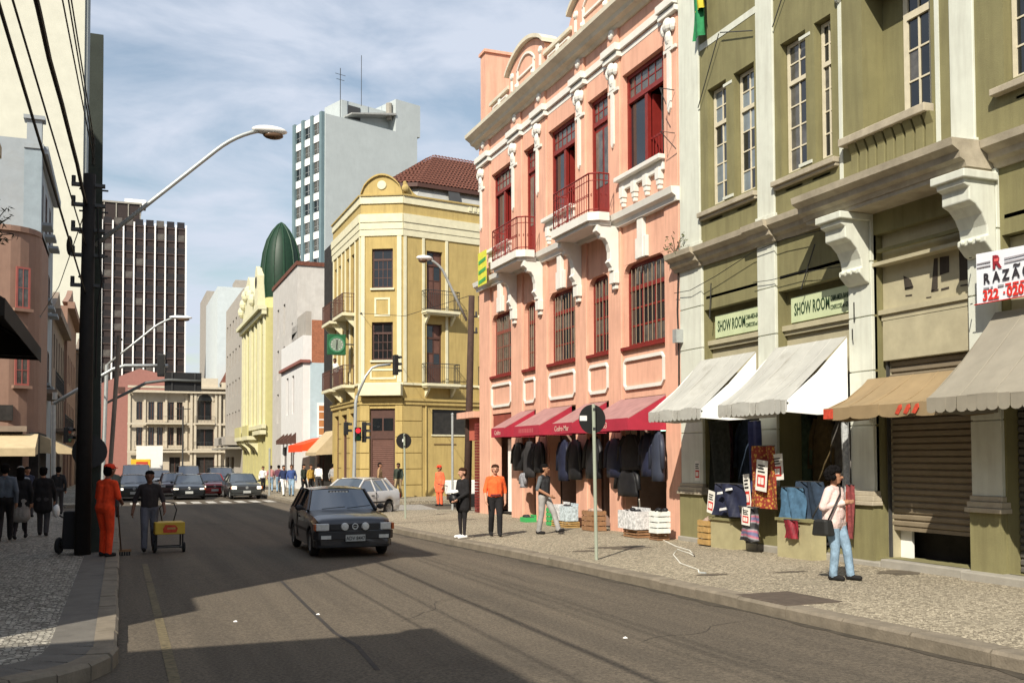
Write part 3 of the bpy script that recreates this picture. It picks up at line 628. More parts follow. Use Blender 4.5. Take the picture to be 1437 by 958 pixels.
# upper pilasters and strips
for a, b in ((0,.83),(2.95,3.5),(7.93,8.38)): MB(T).box(a,b,.0,.1,6.47,15).box(a-.04,b+.04,-.03,.1,6.47,6.62).build('upper_pilaster', OLIVEW, OB, bevel=.01)
for x in (5.38,7.62): MB(T).box(x,x+.08,.02,.1,6.47,11.0).build('vertical_strip', OLIVEW, OB)
MB(T).ball((5.42,.02,10.05),(.09,.08,.12),10,7).build('strip_rosette', OLIVEW, OB)
for a, b in ((.83,2.95),(3.5,5.36),(8.4,14)): MB(T).box(a,b,.03,.1,10.82,10.96).build('upper_band', OLIVEW, OB)
# windows
for i, (a, b) in enumerate(OW+[(8.9,9.5),(9.8,10.4)]):
    opn = i < 2
    wn = window(OB, T, a+.02, b-.02, 7.3, 9.84, .19, 2, 4, CREAMF, [GLASS, GLASSB] if opn else [GLASS, GLASSC], .07, .028, 9.06, .06, trows=2, tcols=2)
    if not opn: MB(T).box(a+.1,b-.1,.27,.29,7.35,9.0).build('curtain', mat('rust_curtain', (.35,.10,.04), .9, .3, 5), wn)
for a, b in ((.86,2.95),(3.52,5.36)):
    MB(T).box(a,b,-.1,.1,7.1,7.2).box(a+.02,b-.02,-.05,.1,7.04,7.1).build('window_sill', OLIVEG, OB, bevel=.01)
    for x in (a+.3, b-.75): MB(T).box(x,x+.5,.04,.1,6.96,7.0).build('sill_shadow_moulding', OLIVE, OB)
    MB(T).box((a+b)/2-.16,(a+b)/2+.16,.03,.1,9.7,9.76).build('lintel_bar', OLIVEW, OB); MB(T).box((a+b)/2-.2,(a+b)/2+.18,.02,.1,7.3,7.36).build('sill_bar', OLIVEW, OB)
MB(T).box(8.75,10.6,-.1,.1,7.1,7.2).build('window_sill', OLIVEG, OB, bevel=.01); MB(T).box(9.1,9.8,.04,.1,6.96,7.0).build('sill_shadow_moulding', OLIVE, OB)
# loggia with balustrade
lg = MB(T); lg.box(5.975,6.5,.5,.54,6.9,9.9).box(7.42,7.515,.5,.54,6.9,9.9); lg.build('loggia_wall', OLIVE, OB, fix=False)
window(OB, T, 6.5, 7.42, 7.0, 9.84, .46, 3, 4, CREAMF, [GLASS, GLASSC], .1, .03, 9.25, .07, trows=1, tcols=3)
bl = MB(T).box(5.55,7.56,-.16,.1,7.28,7.42).build('balustrade_rail', OLIVEG, OB, bevel=.015)
for k in range(9):
    x = 5.72+k*.215; MB(T).prism([(.1,6.5),(-.02,6.5),(-.02,7.1),(-.10,7.28),(.1,7.28)], 'x', x, x+.17).build('baluster', OLIVE, OB, bevel=.01)
# stay cables on the facade
for (p, q) in (((.86,-.03,9.55),(1.75,-.06,10.85)),((1.8,-.06,10.85),(2.9,-.03,10.45)),((3.56,-.03,10.25),(4.35,-.06,11.3)),((1.2,-.01,4.85),(1.32,-.04,5.6)),((4.3,-.01,5.0),(4.75,-.04,5.75)),((5.75,-.03,4.2),(5.95,-.2,4.5)),((5.7,-.03,3.9),(5.9,-.2,4.05))):
    MB(T).tube([p, q], .012, 5).build('stay_rod', STEELD, OB)
MB(T).tube([(-.1,-.1,5.6),(.6,-.12,5.55),(1.6,-.1,5.7),(2.9,-.1,5.95),(4.0,-.12,6.0),(5.6,-.12,5.9)], .008, 5).build('facade_wire', BLACK, OB)
MB(T).tube([(2.9,-.08,5.35),(3.5,-.08,5.3),(4.4,-.08,5.3),(5.5,-.1,5.2)], .007, 5).build('facade_wire', BLACK, OB)
MB(T).box(-.03,.14,-.2,.0,4.45,4.75).build('junction_box', STEEL, OB); MB(T).tube([(.0,-.05,6.1),(-.05,-.06,5.2),(.0,-.06,4.4),(-.03,-.05,3.2)], .015, 6).build('drop_cable', BLACK, OB)
br = MB(T); br.tube([(-.15,-.02,10.3),(-.15,-.4,10.3),(-.05,-.3,9.9)], .012, 5).tube([(-.15,-.02,9.3),(-.15,-.4,9.3),(-.05,-.05,8.9)], .012, 5).tube([(-.15,-.35,10.3),(-.2,-.32,9.6),(-.15,-.35,9.3)], .01, 5); br.build('wire_bracket', STEELD, OB)
# scrubby weed on the cornice end
random.seed(5)
wd = root('cornice_weed', (11.65, 19.45, 6.46), 'small dry scrubby weed rooted on the cornice end', 'weed')
st, lf = MB(), MB()
for k in range(14):
    a = random.uniform(0, 6.28); r_ = random.uniform(.1,.4); z = random.uniform(-.2,.5); p1 = Vector((r_*math.cos(a), r_*math.sin(a), z)); st.tube([(0,0,0), p1*.5+Vector((0,0,.1)), p1], .008, 4)
    for j in range(6):
        c = p1+Vector([random.uniform(-.1,.1) for _ in range(3)]); d = Vector([random.uniform(-1,1) for _ in range(3)]).normalized()*.05; e = Vector([random.uniform(-1,1) for _ in range(3)]).normalized()*.02; lf.face(c-d, c+e, c+d, c-e)
st.build('stems', mat('dry_stem', (.12,.09,.06)), wd); lf.build('leaves', mat('dry_leaf', (.09,.10,.04)), wd, fix=False)
# hanging green cloth
fl = root('hanging_cloth', (11.75, 18.5, 11.0), 'green and yellow cloth hanging from the top edge of the olive building', 'cloth'); Tf = FR(0,0,0,-90)
def drape(x0, x1, z0, z1, y, n=10, amp=.05, ph=0, m=8, flare=0):
    mb = MB(Tf); vs = []
    for i in range(n+1):
        for j in range(m+1):
            t = i/n; s = j/m; x = x0+(x1-x0)*t; x += (t-.5)*flare*(1-s); vs.append((x, y+amp*math.sin(t*9+ph+s*2)+amp*.6*math.sin(t*17+s*5), z0+(z1-z0)*s))
    b = mb._p(vs)
    for i in range(n):
        for j in range(m): k = b+i*(m+1)+j; mb.f.append((k, k+m+1, k+m+2, k+1))
    return mb
drape(-.12,.38,0,1.6,-.12,amp=.05).build('green_cloth', mat('green_cloth', (.02,.20,.07), .8, .3, 6), fl, smooth=True); drape(.1,.45,.55,1.1,-.18,amp=.04).build('yellow_patch', mat('yellow_cloth', (.5,.42,.03), .8), fl, smooth=True); MB(Tf).tube([(.2,-.1,1.6),(.25,.1,1.62)], .01, 5).build('tie', BLACK, fl)
# banner
bn = root('shop_banner', (11.4, 8.4, 4.1), 'white banner with a red emblem and red phone number', 'banner'); Tb = FR(0,0,-4.1,-90)
b0 = MB(Tb); n = 16
for i in range(n):
    x0, x1 = 0+2.1*i/n, 0+2.1*(i+1)/n; f_ = lambda x: .006*math.sin(x*3); b0.face((x0,f_(x0),4.13),(x1,f_(x1),4.13),(x1,f_(x1),4.86-.04*x1),(x0,f_(x0),4.86-.04*x0))
bn.location = (11.5, 10.85, 4.04)
b0.build('banner_cloth', mat('banner_white', (.74,.76,.80), .7, .04, 4), bn, smooth=True, weld=True)
RED = mat('banner_red', (.62,.03,.02), .7, .05); DK = mat('banner_black', (.03,.025,.03), .7, .05); MAR = mat('banner_maroon', (.28,.02,.03), .7)
for q, ch in enumerate('RAZAO'): text(bn, Tb, ch, .2, .13+q*.165, -.011, 4.41, DK, bold=1.4, sx=.9)
text(bn, Tb, '~', .2, .645, -.011, 4.53, DK, bold=1.2)
for q in range(7): MB(Tb).box(.13+q*.125,.13+q*.125+(.04 if q in (1,) else .1),-.012,-.0075,4.325,4.35).build('small_print', RED if q > 2 else mat('grey_print', (.3,.3,.32), .7), bn)
text(bn, Tb, '322', .2, .11, -.011, 4.17, RED, bold=1.6, sx=.95); MB(Tb).box(.47,.5,-.012,-.0075,4.215,4.245).build('small_print', RED, bn); text(bn, Tb, '0202', .2, .53, -.011, 4.17, RED, bold=1.6, sx=.95)
text(bn, Tb, 'R', .26, .29, -.011, 4.595, MAR, bold=1.8, sx=.95, name='emblem'); MB(Tb).box(.33,.4,-.016,-.0125,4.69,4.73).build('emblem_inset', mat('emblem_red', (.7,.12,.12)), bn)
for z in (4.70,4.645): MB(Tb).box(.02,.26,-.012,-.0075,z,z+.018).box(.5,2.0,-.012,-.0075,z-.005,z+.012).build('printed_stripe', mat('grey_stripe', (.32,.30,.32), .7), bn)
MB(Tb).tube([(-.05,0,4.13),(2.1,0,4.13)], .008, 5).build('hem_cord', RED, bn)
for z in (4.15,4.83): MB(Tb).tube([(-.12,0,z),(-.2,.12,z+.03)], .008, 5).build('tie_cord', BLACK, bn)
# ================================================================== YELLOW CORNER BUILDING
P, Q = Vector((11.8,51.75)), Vector((13.81,50.72)); Rr = Vector((17.6,51.47))
YB = root('yellow_building', (11.8, 51.75, -.4), 'yellow corner building with chamfered corner, iron balconies and clay tile roof', 'building')
def fr2(a, b): d = (b-a); return FR(a.x-11.8, a.y-51.75, .4, math.degrees(math.atan2(d.y, d.x)))
TS = FR(0, 59.2-51.75, .4, -90); TCh = fr2(P, Q); TD = fr2(Q, Rr)
LC = (Q-P).length
HT = 15.72
# three facade walls
so = [(.55,1.25),(1.75,2.45),(3.9,4.6),(5.15,5.85)]
mb = MB(TS); wall(mb, 0, 7.45, -.5, HT, [(a,b,9.8,13.0) for a,b in so]+[(a,b,5.85,9.0) for a,b in so]+[(.6,2.0,-.1,4.3),(2.6,4.2,-.1,4.3),(4.9,6.6,-.1,4.3)], 0, .28); mb.build('wall_street', YEL, YB, fix=False)
mb = MB(TCh); wall(mb, 0, LC, -.5, HT, [(.6,1.73,10.82,12.92),(.6,1.73,7.0,9.02),(.5,1.85,-.1,4.46)], 0, .28)
ap = [(0.0,HT)]+[(LC*t, HT+.1+1.0*math.sin(math.pi*t)**.6) for t in [k/12 for k in range(13)]]+[(LC,HT)]
mb.prism(ap, 'y', .0, .35); mb.build('wall_corner', YEL, YB, fix=False)
LD = 9.0
mb = MB(TD); wall(mb, 0, LD, -.5, HT-.05, [(1.42,2.38,9.75,12.95),(1.42,2.36,5.85,9.02),(1.75,3.9,3.1,4.45),(5.0,6.0,9.75,12.95),(5.0,6.0,5.85,9.0)], 0, .28); mb.build('wall_side', YEL, YB, fix=False)
# core so openings are dark and the building is closed
cr = MB(); pts = [(.35,7.45),(.35,.35),(2.1,-.6),(10.5,1.0),(10.5,12),(.35,12)]; cr.prism(pts, 'z', -.3, 15.6); cr.build('room_core', DARKIN, YB)
bk = MB(); bk.face((0,7.45,-.2),(12,7.45,-.2),(12,7.45,15.9),(0,7.45,15.9)); bk.build('wall_back', YEL, YB, fix=False)
# pale bands
for TT, l0, l1 in ((TS,0,7.45),(TCh,-.02,LC+.02),(TD,0,LD)):
    MB(TT).box(l0,l1,-.06,0,13.6,13.95).box(l0,l1,-.09,0,13.95,14.32).box(l0,l1,-.13,0,14.32,14.76).build('frieze_band', YELT, YB)
    MB(TT).box(l0,l1,-.07,0,15.32,15.72).build('parapet_band', YELT, YB); MB(TT).box(l0,l1,-.14,.3,15.72,15.8).build('parapet_coping', YEL, YB)
    MB(TT).box(l0,l1,-.10,0,4.66,4.86).box(l0,l1,-.16,0,4.86,5.0).build('ground_floor_band', YEL, YB)
    MB(TT).box(l0,l1,-.08,0,5.7,5.82).build('first_floor_band', YELT, YB)
MB(TCh).prism([(0.0,-.55),(0,0),(LC,0),(LC,-.0),(LC+.0,-.55)], 'z', 5.12, 5.72).build('corner_ledge', YELT, YB)
# dentils at the far right
for k in range(8): MB(TD).box(4.0+k*.3,4.18+k*.3,-.11,-.07,15.4,15.64).build('dentil', YELT, YB)
# corner pediment moulding, medallion
o = MB(TCh); A1 = [(LC*t, HT+.1+1.0*math.sin(math.pi*t)**.6) for t in [k/12 for k in range(13)]]
for (q, r_) in zip(A1[:-1], A1[1:]): o.hexa([(q[0],-.12,q[1]),(r_[0],-.12,r_[1]),(r_[0],.4,r_[1]),(q[0],.4,q[1]),(q[0],-.12,q[1]+.09),(r_[0],-.12,r_[1]+.09),(r_[0],.4,r_[1]+.09),(q[0],.4,q[1]+.09)])
o.build('pediment_coping', YEL, YB)
MB(TCh).lathe([(0,-.06),(.22,-.06),(.25,-.03),(.25,0)], (LC/2,0,16.3), 'y', 18).build('medallion', YELT, YB)
MB(TD).ball((.12,-.08,16.1),(.22,.16,.22),10,8).build('scroll_ornament', YEL, YB)
# curved parapet sweep along the side
sw = [(0.15,15.8)]+[(.15+.9*t, 15.8+.75*(1-t)**2) for t in [0,.2,.4,.6,.8,1.0]]
MB(TD).prism(sw, 'y', .0, .28).build('parapet_sweep', YEL, YB)
# pilaster strips
for TT, xs in ((TCh,((.02,.22),(LC-.3,LC-.06))),(TD,((.04,.2),(1.14,1.28),(2.55,2.7),(4.7,4.84),(6.2,6.34))),(TS,((.25,.4),(1.42,1.56),(2.6,2.74),(3.6,3.74),(4.8,4.94),(6.1,6.24),(7.2,7.4)))):
    for a, b in xs: MB(TT).box(a,b,-.06,0,5.84,13.58).build('pilaster_strip', YELT, YB)
# rusticated ground floor
for TT, xs in ((TCh,((0.0,.48),(1.87,LC))),(TD,((0.0,1.1),)),(TS,((2.05,2.55),(4.25,4.85),(6.65,7.45)))):
    for a, b in xs:
        for k in range(6): MB(TT).box(a,b,-.05,0,-.4+k*.84+.02,-.4+(k+1)*.84-.02).build('rustic_block', YEL, YB)
# windows and doors
for (z0, z1, tr) in ((10.84,12.92,12.35),(7.02,9.02,8.45)):
    window(YB, TCh, .6, 1.73, z0, z1, .14, 4, 3, BROWN, GLASS, .09, .035, tr, .06, tcols=2, panes=False)
    MB(TCh).box(.52,1.81,-.1,.14,z0-.12,z0-.02).build('window_sill', YELT, YB)
for z0, z1 in ((9.33,10.32),): 
    f_ = MB(TCh); f_.box(.74,1.58,-.03,0,z1-.1,z1).box(.74,1.58,-.03,0,z0,z0+.1).box(.74,.84,-.03,0,z0+.1,z1-.1).box(1.48,1.58,-.03,0,z0+.1,z1-.1); f_.build('panel_moulding', YELT, YB)
f_ = MB(TCh); f_.box(.5,1.9,-.03,0,6.45,6.55).box(.5,1.9,-.03,0,6.0,6.1).box(.5,.6,-.03,0,6.1,6.45).box(1.8,1.9,-.03,0,6.1,6.45); f_.build('panel_moulding', YELT, YB)
dr = MB(TCh).box(.5,1.85,.12,.2,3.1,4.46).box(.5,.6,.1,.2,-.1,3.1).box(1.75,1.85,.1,.2,-.1,3.1).box(.6,1.75,.1,.2,2.85,3.1).build('corner_door', BROWN, YB)
for k in range(2): MB(TCh).box(.62+k*.6,1.13+k*.6,.1,.12,3.3,3.95).build('pane', GLASS, dr)
shutter(YB, TCh, .6, 1.75, -.1, 2.85, .16, BROWNS, .1, 'door_shutter')
for (a, b, z0, z1) in ((1.42,2.38,9.76,12.95),(1.42,2.36,5.86,9.02),(5.0,6.0,9.76,12.95),(5.0,6.0,5.86,9.0)):
    window(YB, TD, a, b, z0, z1, .14, 2, 3, BROWN, [GLASS, BROWNS], .09, .05, z1-.75, .06, name='balcony_door', panes=True)
    MB(TD).box(a+.09,b-.09,.1,.16,z0,z0+1.0).build('door_panel', BROWN, YB)
MB(TD).box(1.75,3.9,.12,.2,3.1,4.45).build('transom_window', mat('dirty_dark_glass', (.03,.028,.025), .3, .4, 4), YB); MB(TD).box(1.7,3.95,-.05,.12,3.02,3.1).build('transom_sill', YELT, YB)
MB(TD).box(1.85,3.2,-.03,0,2.55,2.62).build('plaque', mat('old_plaque', (.18,.12,.05)), YB)
MB(TD).tube([(1.35,-.06,-.1),(1.35,-.06,4.6)], .04, 8).build('downpipe', YEL, YB)
for a, b in so:
    for z0, z1 in ((9.82,13.0),(5.87,9.0)): window(YB, TS, a, b, z0, z1, .12, 2, 3, BROWN, GLASS, .08, .04, z1-.7, .06, name='balcony_door', panes=False)
for a, b in ((.6,2.0),(2.6,4.2),(4.9,6.6)): shutter(YB, TS, a, b, -.1, 4.3, .2, BROWNS, .12)
# balconies
for (a, b) in ((1.1,3.15),(4.6,6.4)):
    for z in (9.72, 5.82):
        s = MB(TD); s.box(a,b,-.62,0,z-.16,z-.02).box(a+.05,b-.05,-.55,0,z-.24,z-.16); bo = s.build('balcony', YELT, YB)
        railing(bo, TD, [(a+.04,0),(a+.04,-.58),(b-.04,-.58),(b-.04,0)], z-.02, 1.05, STEELD, deco=False)
        for x in (a+.2, b-.3): MB(TD).prism([(0,z-.24),(-.45,z-.24),(-.4,z-.36),(0,z-.75)], 'x', x, x+.12).build('balcony_bracket', YELT, bo)
RUST = mat('brown_iron', (.10,.045,.035), .7, .2, 6)
for z in (9.72, 5.82):
    for (a, b) in ((.3,2.7),(3.5,6.2)):
        s = MB(TS); s.box(a,b,-.72,0,z-.18,z-.02); bo = s.build('balcony', YELT, YB); railing(bo, TS, [(a+.04,0),(a+.04,-.68),(b-.04,-.68),(b-.04,0)], z-.02, 1.05, RUST, deco=False, sp=.1)
        for x in (a+.2, b-.32): MB(TS).prism([(0,z-.18),(-.55,z-.18),(-.5,z-.32),(0,z-.8)], 'x', x, x+.12).build('balcony_bracket', YELT, bo)
# roof: mansard sheet metal and clay tiles (joined rows)
rf = MB(); e = [(1.2,8.2),(1.2,1.6),(3.1,.55),(12,2.1)]
t1 = [(2.2,8.2),(2.2,2.2),(3.7,1.5),(12,2.9)]
for a, b, c, d in zip(e[:-1], e[1:], t1[1:], t1[:-1]): rf.face((*a,16.0),(*b,15.9),(*c,17.5),(*d,17.5))
mo = rf.build('mansard_roof', METALR, YB, fix=False)
sm = MB()
for k in range(9):
    t = k/9; a = Vector((3.1+8.9*t,.55+1.55*t,15.9)); b = Vector((3.7+8.3*t,1.5+1.4*t,17.5)); sm.tube([a, b], .03, 5)
sm.build('roof_seam', METALR, mo)
dm = MB(); dm.hexa([(5.3,.95,16.2),(6.0,1.07,16.2),(6.0,1.6,17.2),(5.3,1.48,17.2),(5.3,.8,16.25),(6.0,.92,16.25),(6.0,1.45,17.25),(5.3,1.33,17.25)]); dm.build('roof_hatch', STEELD, mo)
tl = MB(); E0 = [(1.7,8.4),(1.7,1.9),(3.4,1.0),(12,2.4)]; E1 = [(5.2,8.4),(5.2,5.2),(5.4,4.4),(12,5.4)]
nrow = 14
for (a, b, c, d) in zip(E0[:-1], E0[1:], E1[1:], E1[:-1]):
    a, b, c, d = [Vector(q) for q in (a,b,c,d)]
    for j in range(nrow):
        t0, t1_ = j/nrow, (j+1)/nrow; z0 = 17.5+2.7*t0; z1 = 17.5+2.7*t1_
        p0, p1 = a.lerp(d, t0), b.lerp(c, t0); q0, q1 = a.lerp(d, t1_), b.lerp(c, t1_); n = max(2, int((p1-p0).length/.22))
        for i in range(n):
            s0, s1 = i/n, (i+1)/n; m0, m1 = p0.lerp(p1, (s0+s1)/2), q0.lerp(q1, (s0+s1)/2)
            A, B, Cc, D = p0.lerp(p1, s0), p0.lerp(p1, s1), q0.lerp(q1, s1), q0.lerp(q1, s0)
            tl.face((*A,z0+.02),(*m0,z0+.09),(*m1,z1+.05),(*D,z1)); tl.face((*m0,z0+.09),(*B,z0+.02),(*Cc,z1),(*m1,z1+.05))
to = tl.build('roof_tiles', TILE, YB, fix=False); to['kind'] = 'stuff'
ev = MB()
for a, b in zip(E0[:-1], E0[1:]): ev.face((*a,17.28),(*b,17.28),(*b,17.5),(*a,17.5)); 
for (a, b, c, d) in zip(E0[:-1], E0[1:], E1[1:], E1[:-1]): ev.face((*a,17.3),(*b,17.3),(*c,20.1),(*d,20.1))
ev.build('roof_eave', BROWN, YB, fix=False)
# green clock
pk = onY(472, 498, 53.6)
ck = root('street_clock', (pk.x, 53.6, pk.z), 'square green clock box hung beside the yellow building balconies', 'clock')
GR = mat('green_clock_box', (.015,.10,.04), .5, .1)
MB().box(-.5,.5,-.12,.12,0,1.12).build('clock_case', GR, ck, bevel=.03)
MB().lathe([(0,-.13),(.36,-.13),(.4,-.12)], (0,0,.56), 'y', 28).build('clock_face', mat('grey_green_face', (.22,.27,.22), .5, .1), ck)
MB().lathe([(.36,-.15),(.44,-.15),(.44,-.12),(.36,-.12),(.36,-.15)], (0,0,.56), 'y', 28).build('clock_rim', mat('green_rim', (.05,.2,.1), .5), ck)
MB().box(-.02,.02,-.16,-.145,.56,.83).build('hour_hand', BLACKP, ck); MB().box(-.035,.0,-.17,-.16,.26,.57).build('minute_hand', BLACKP, ck)
tk = MB()
for k in range(12): a = k*math.pi/6; tk.box(.3*math.sin(a)-.018,.3*math.sin(a)+.018,-.145,-.132,.56+.3*math.cos(a)-.018,.56+.3*math.cos(a)+.018)
tk.build('hour_marks', WHITEP, ck); MB().tube([(.45,0,.6),(11.8-pk.x+.1,0,.6)], .04, 6).build('clock_bracket', STEELD, ck)

# ================================================================== FAR RIGHT ROW
def block(name, label, cat, loc, deg, W, H, D, m, wins, gm=GLASS, fm=None, roof=None, recess=.2, group=None, zb=-1.2, frames=True):
    """rectangular building: front wall with window openings (x0,x1,z0,z1), panes built one by one"""
    b = root(name, loc, label, cat, group); TT = FR(0,0,0,deg)
    mb = MB(TT); wall(mb, 0, W, zb, H, wins, 0, recess); shell(mb, 0, W, 0, D, zb, H); mb.build('wall', m, b, fix=False)
    cache = {}
    for (a, c, z0, z1) in wins:
        key = (round(c-a,3), round(z1-z0,3))
        if key not in cache:
            w_, h_ = c-a, z1-z0; f = MB(TT); t = .06 if frames else .03
            f.box(0,t,0,.06,0,h_).box(w_-t,w_,0,.06,0,h_).box(t,w_-t,0,.06,0,t).box(t,w_-t,0,.06,h_-t,h_).box(w_/2-t*.4,w_/2+t*.4,0,.05,t,h_-t); cache[key] = (f.mesh('window'), MB(TT).box(0,w_,.03,.04,0,h_).mesh('pane'))
            cache[key][0].materials.append(fm or BROWN); cache[key][1].materials.append(gm)
        o = bpy.data.objects.new('window', cache[key][0]); link(o, b); o.location = TT @ Vector((a, recess*.7, z0))
        p = bpy.data.objects.new('pane', cache[key][1]); link(p, o)
    return b, TT
GREYW = mat('grey_plaster', (.36,.33,.29), .9, .1, 1.5, .15, 40, streak=.4, streakcol=(.33,.30,.26))
WHT = mat('whitewash', (.68,.67,.65), .85, .06, 2, .1, 40, streak=.2, streakcol=(.5,.48,.44))
LBLUE = mat('light_blue_plaster', (.42,.52,.56), .88, .08, 2, .1, 40)
CREAM = mat('cream_yellow_plaster', (.50,.46,.21), .88, .08, 2, .1, 40, streak=.25, streakcol=(.42,.38,.18))
CREAMT = mat('pale_cream_trim', (.60,.57,.38), .85, .08, 3)
GREEN = mat('dark_green_copper', (.007,.03,.013), .5, .25, 5)
PALEB = mat('pale_blue_grey_wall', (.50,.55,.56), .9, .07, 1, .1, 20)
BRICKM = mat('raw_brick_wall', (.33,.13,.07), .9, .3, 10, .3, 30)
# low shop beside the yellow building
ls, TT = block('low_shop', 'low dark-fronted shop with a slanted sheet roof beside the yellow building', 'shop', (12.6, 69.4, -.4), -90, 10.2, 3.4, 5, GREYW, [(1.0,3.6,0,2.6),(4.4,6.4,0,2.6),(7,9.4,0,2.6)], DARKIN, zb=-.3)
MB(TT).hexa([(0,-.6,3.2),(10.2,-.6,3.2),(10.2,3,5.0),(0,3,5.0),(0,-.6,3.3),(10.2,-.6,3.3),(10.2,3,5.1),(0,3,5.1)]).build('sheet_roof', METALR, ls)
# white and blue house
wh, TT = block('white_house', 'narrow white house with terrace and light blue side wall', 'house', (11.8, 79.6, -.5), -90, 10.0, 10.9, 8, WHT, [(2.6,3.6,5.6,8.4),(5.2,6.2,5.6,8.4),(1.0,3.0,.6,3.2),(4,6.4,.6,3.2)], GLASS, zb=-.3)
MB(TT).box(10.004,10.06,.5,8,0,9.0).build('blue_side_wall', LBLUE, wh); MB(TT).box(10.004,10.05,.6,3.5,9.0,12.0).build('brick_wall', BRICKM, wh)
MB(TT).box(10.06,10.12,1.0,1.7,3.2,6.2).build('side_window_frame', WHITEP, wh); so_ = MB(TT).box(10.1,10.16,1.1,1.6,3.4,6.0).build('side_shutter', mat('orange_brown_shutter', (.40,.17,.06)), wh)
for k in range(4): MB(TT).box(10.15,10.18,1.08,1.62,3.9+k*.55,3.97+k*.55).build('shutter_rail', WHITEP, so_)
MB(TT).box(-.1,10.06,-.2,.0,9.0,9.2).build('string_course', mat('maroon_band', (.25,.10,.08)), wh); MB(TT).box(10.0,10.15,-.2,.5,9.0,9.2).build('string_course', mat('maroon_band', (.25,.10,.08)), wh)
MB(TT).box(3.2,6.2,.3,.36,10.9,12.6).build('terrace_screen', STEELD, wh); MB(TT).box(6.4,9.98,.2,.3,10.9,12.6).box(9.9,9.98,.3,.58,10.9,12.6).build('terrace_wall', GREYW, wh)
for x in (1.5,3.2,5.0,7.0): MB(TT).prism([(0,3.4),(-.6,3.4),(-.6,3.7),(0,4.2)], 'x', x, x+.25).build('corbel', BROWN, wh)
# grey building with blank side wall
gb, TT = block('grey_building', 'tall grey plaster building with blank side wall and red eave', 'building', (12.1, 86.5, -.5), -90, 12.6, 16.6, 16, mat('pale_grey_render', (.50,.475,.44), .9, .1, 1.5, .2, 40, streak=.35, streakcol=(.36,.33,.29), stain=.3, staincol=(.38,.35,.31)), [(2.5,3.5,z,z+2.4) for z in (5.2,8.8,12.2)]+[(5.8,6.8,z,z+2.4) for z in (5.2,8.8,12.2)], GLASS, BROWN, zb=-.3, recess=.3)
MB(TT).box(-.05,12.7,-.1,16,16.6,16.9).build('eave', TILE, gb)
# cream building with green dome
cb_, TT = block('domed_cream_building', 'ornate cream building with a dark green dome and scrolled gable', 'building', (11.6, 104, -.7), -90, 17, 15.5, 12, CREAM, [(x,x+1.1,z,z+h) for x in (2.2,4.6,8.4,10.8,14.4) for z,h in ((1,3.0),(6.4,3.2),(11,2.4))], GLASS, BROWN, zb=-.3, recess=.3)
for x in (.2,1.3,3.6,6.4,7.4,10.0,12.4,13.4,16.2): MB(TT).box(x,x+.5,-.18,0,5.4,15.4).build('pilaster', CREAMT, cb_)
for z, d in ((4.6,.5),(5.1,.35),(15.3,.7),(14.9,.4)): MB(TT).box(-.2,17.2,-d,0,z,z+.35).build('cornice', CREAMT, cb_)
for a, b in ((1.8,6.2),(8,12.2)):
    s = MB(TT).box(a,b,-1.0,-.0,4.2,4.55).build('balcony', CREAMT, cb_); MB(TT).box(a,b,-1.0,-.86,4.55,5.5).build('balcony_parapet', CREAM, s)
    for x in (a+.2,(a+b)/2,b-.6): MB(TT).prism([(0,4.2),(-.85,4.2),(-.8,3.9),(-.3,3.5),(0,3.0)], 'x', x, x+.35).build('balcony_bracket', CREAMT, s)
gbp = [(0,15.6)]+[(.2,17.0),(1.0,17.2),(1.6,18.2),(2.6,18.6),(3.2,19.6),(4.6,20.2),(6.0,19.6),(6.6,18.6),(7.6,18.2),(8.4,17.2),(9.2,17.0),(9.4,15.6)]
MB(TT).prism(gbp, 'y', -.1, .5).build('scrolled_gable', CREAMT, cb_)
for x in (.4,1.8,3.4,5.8,7.4,9.0): MB(TT).ball((x,-.2,17.0+2.0*(1-abs(x-4.7)/5)),(.45,.4,.6),8,6).build('gable_ornament', CREAMT, cb_)
dp = [(1.7,17.0),(1.82,18.4),(1.8,19.8),(1.62,21.2),(1.28,22.4),(.8,23.3),(.32,23.9),(.02,24.1)]
MB(TT).lathe([(1.75,15.6),(1.75,17.0)], (11.9,2.0,0), 'z', 16).build('dome_drum', CREAM, cb_); dm_ = MB(TT).lathe(dp, (11.9,2.0,0), 'z', 24).build('dome', GREEN, cb_, smooth=True)
for q in range(12): MB(TT).tube([(11.9+r_*1.01*math.cos(q*math.pi/6), 2.0+r_*1.01*math.sin(q*math.pi/6), z_) for r_, z_ in dp], .07, 5).build('dome_rib', mat('rib_green', (.015,.05,.025), .6, .2), dm_)
MB(TT).prism([(10.5,15.6),(10.5,19.0),(11.0,19.7),(11.6,20.0),(12.2,19.7),(12.7,19.0),(12.7,15.6)], 'y', -.2, .9).build('dome_lucarne', CREAMT, cb_); MB(TT).lathe([(0,-.25),(.5,-.25),(.55,-.2)], (11.6,0,18.5), 'y', 14).build('lucarne_opening', DARKIN, cb_)
# hotel
ht, TT = block('grey_hotel', 'grey plain hotel block with small square windows', 'building', (11.6, 122, -.8), -90, 17.5, 20, 14, GREYW, [(x,x+1.3,z,z+1.7) for x in (1.2,4.2,7.4,10.4,13.6) for z in (6.0,9.4,12.8,16.2)]+[(1,5,0,2.8),(6,10,0,2.8)], GLASS, BROWN, zb=-.4, recess=.3)
MB(TT).box(4,17,-1.6,0,4.0,4.9).build('sign_band', GREYW, ht); text(ht, TT, 'HOTEL', .95, 9.5, -1.62, 4.1, BLACKP, bold=1.0, sx=1.2); MB(TT).box(-.2,17.6,-1.5,0,3.6,3.8).build('canopy', CONC, ht)
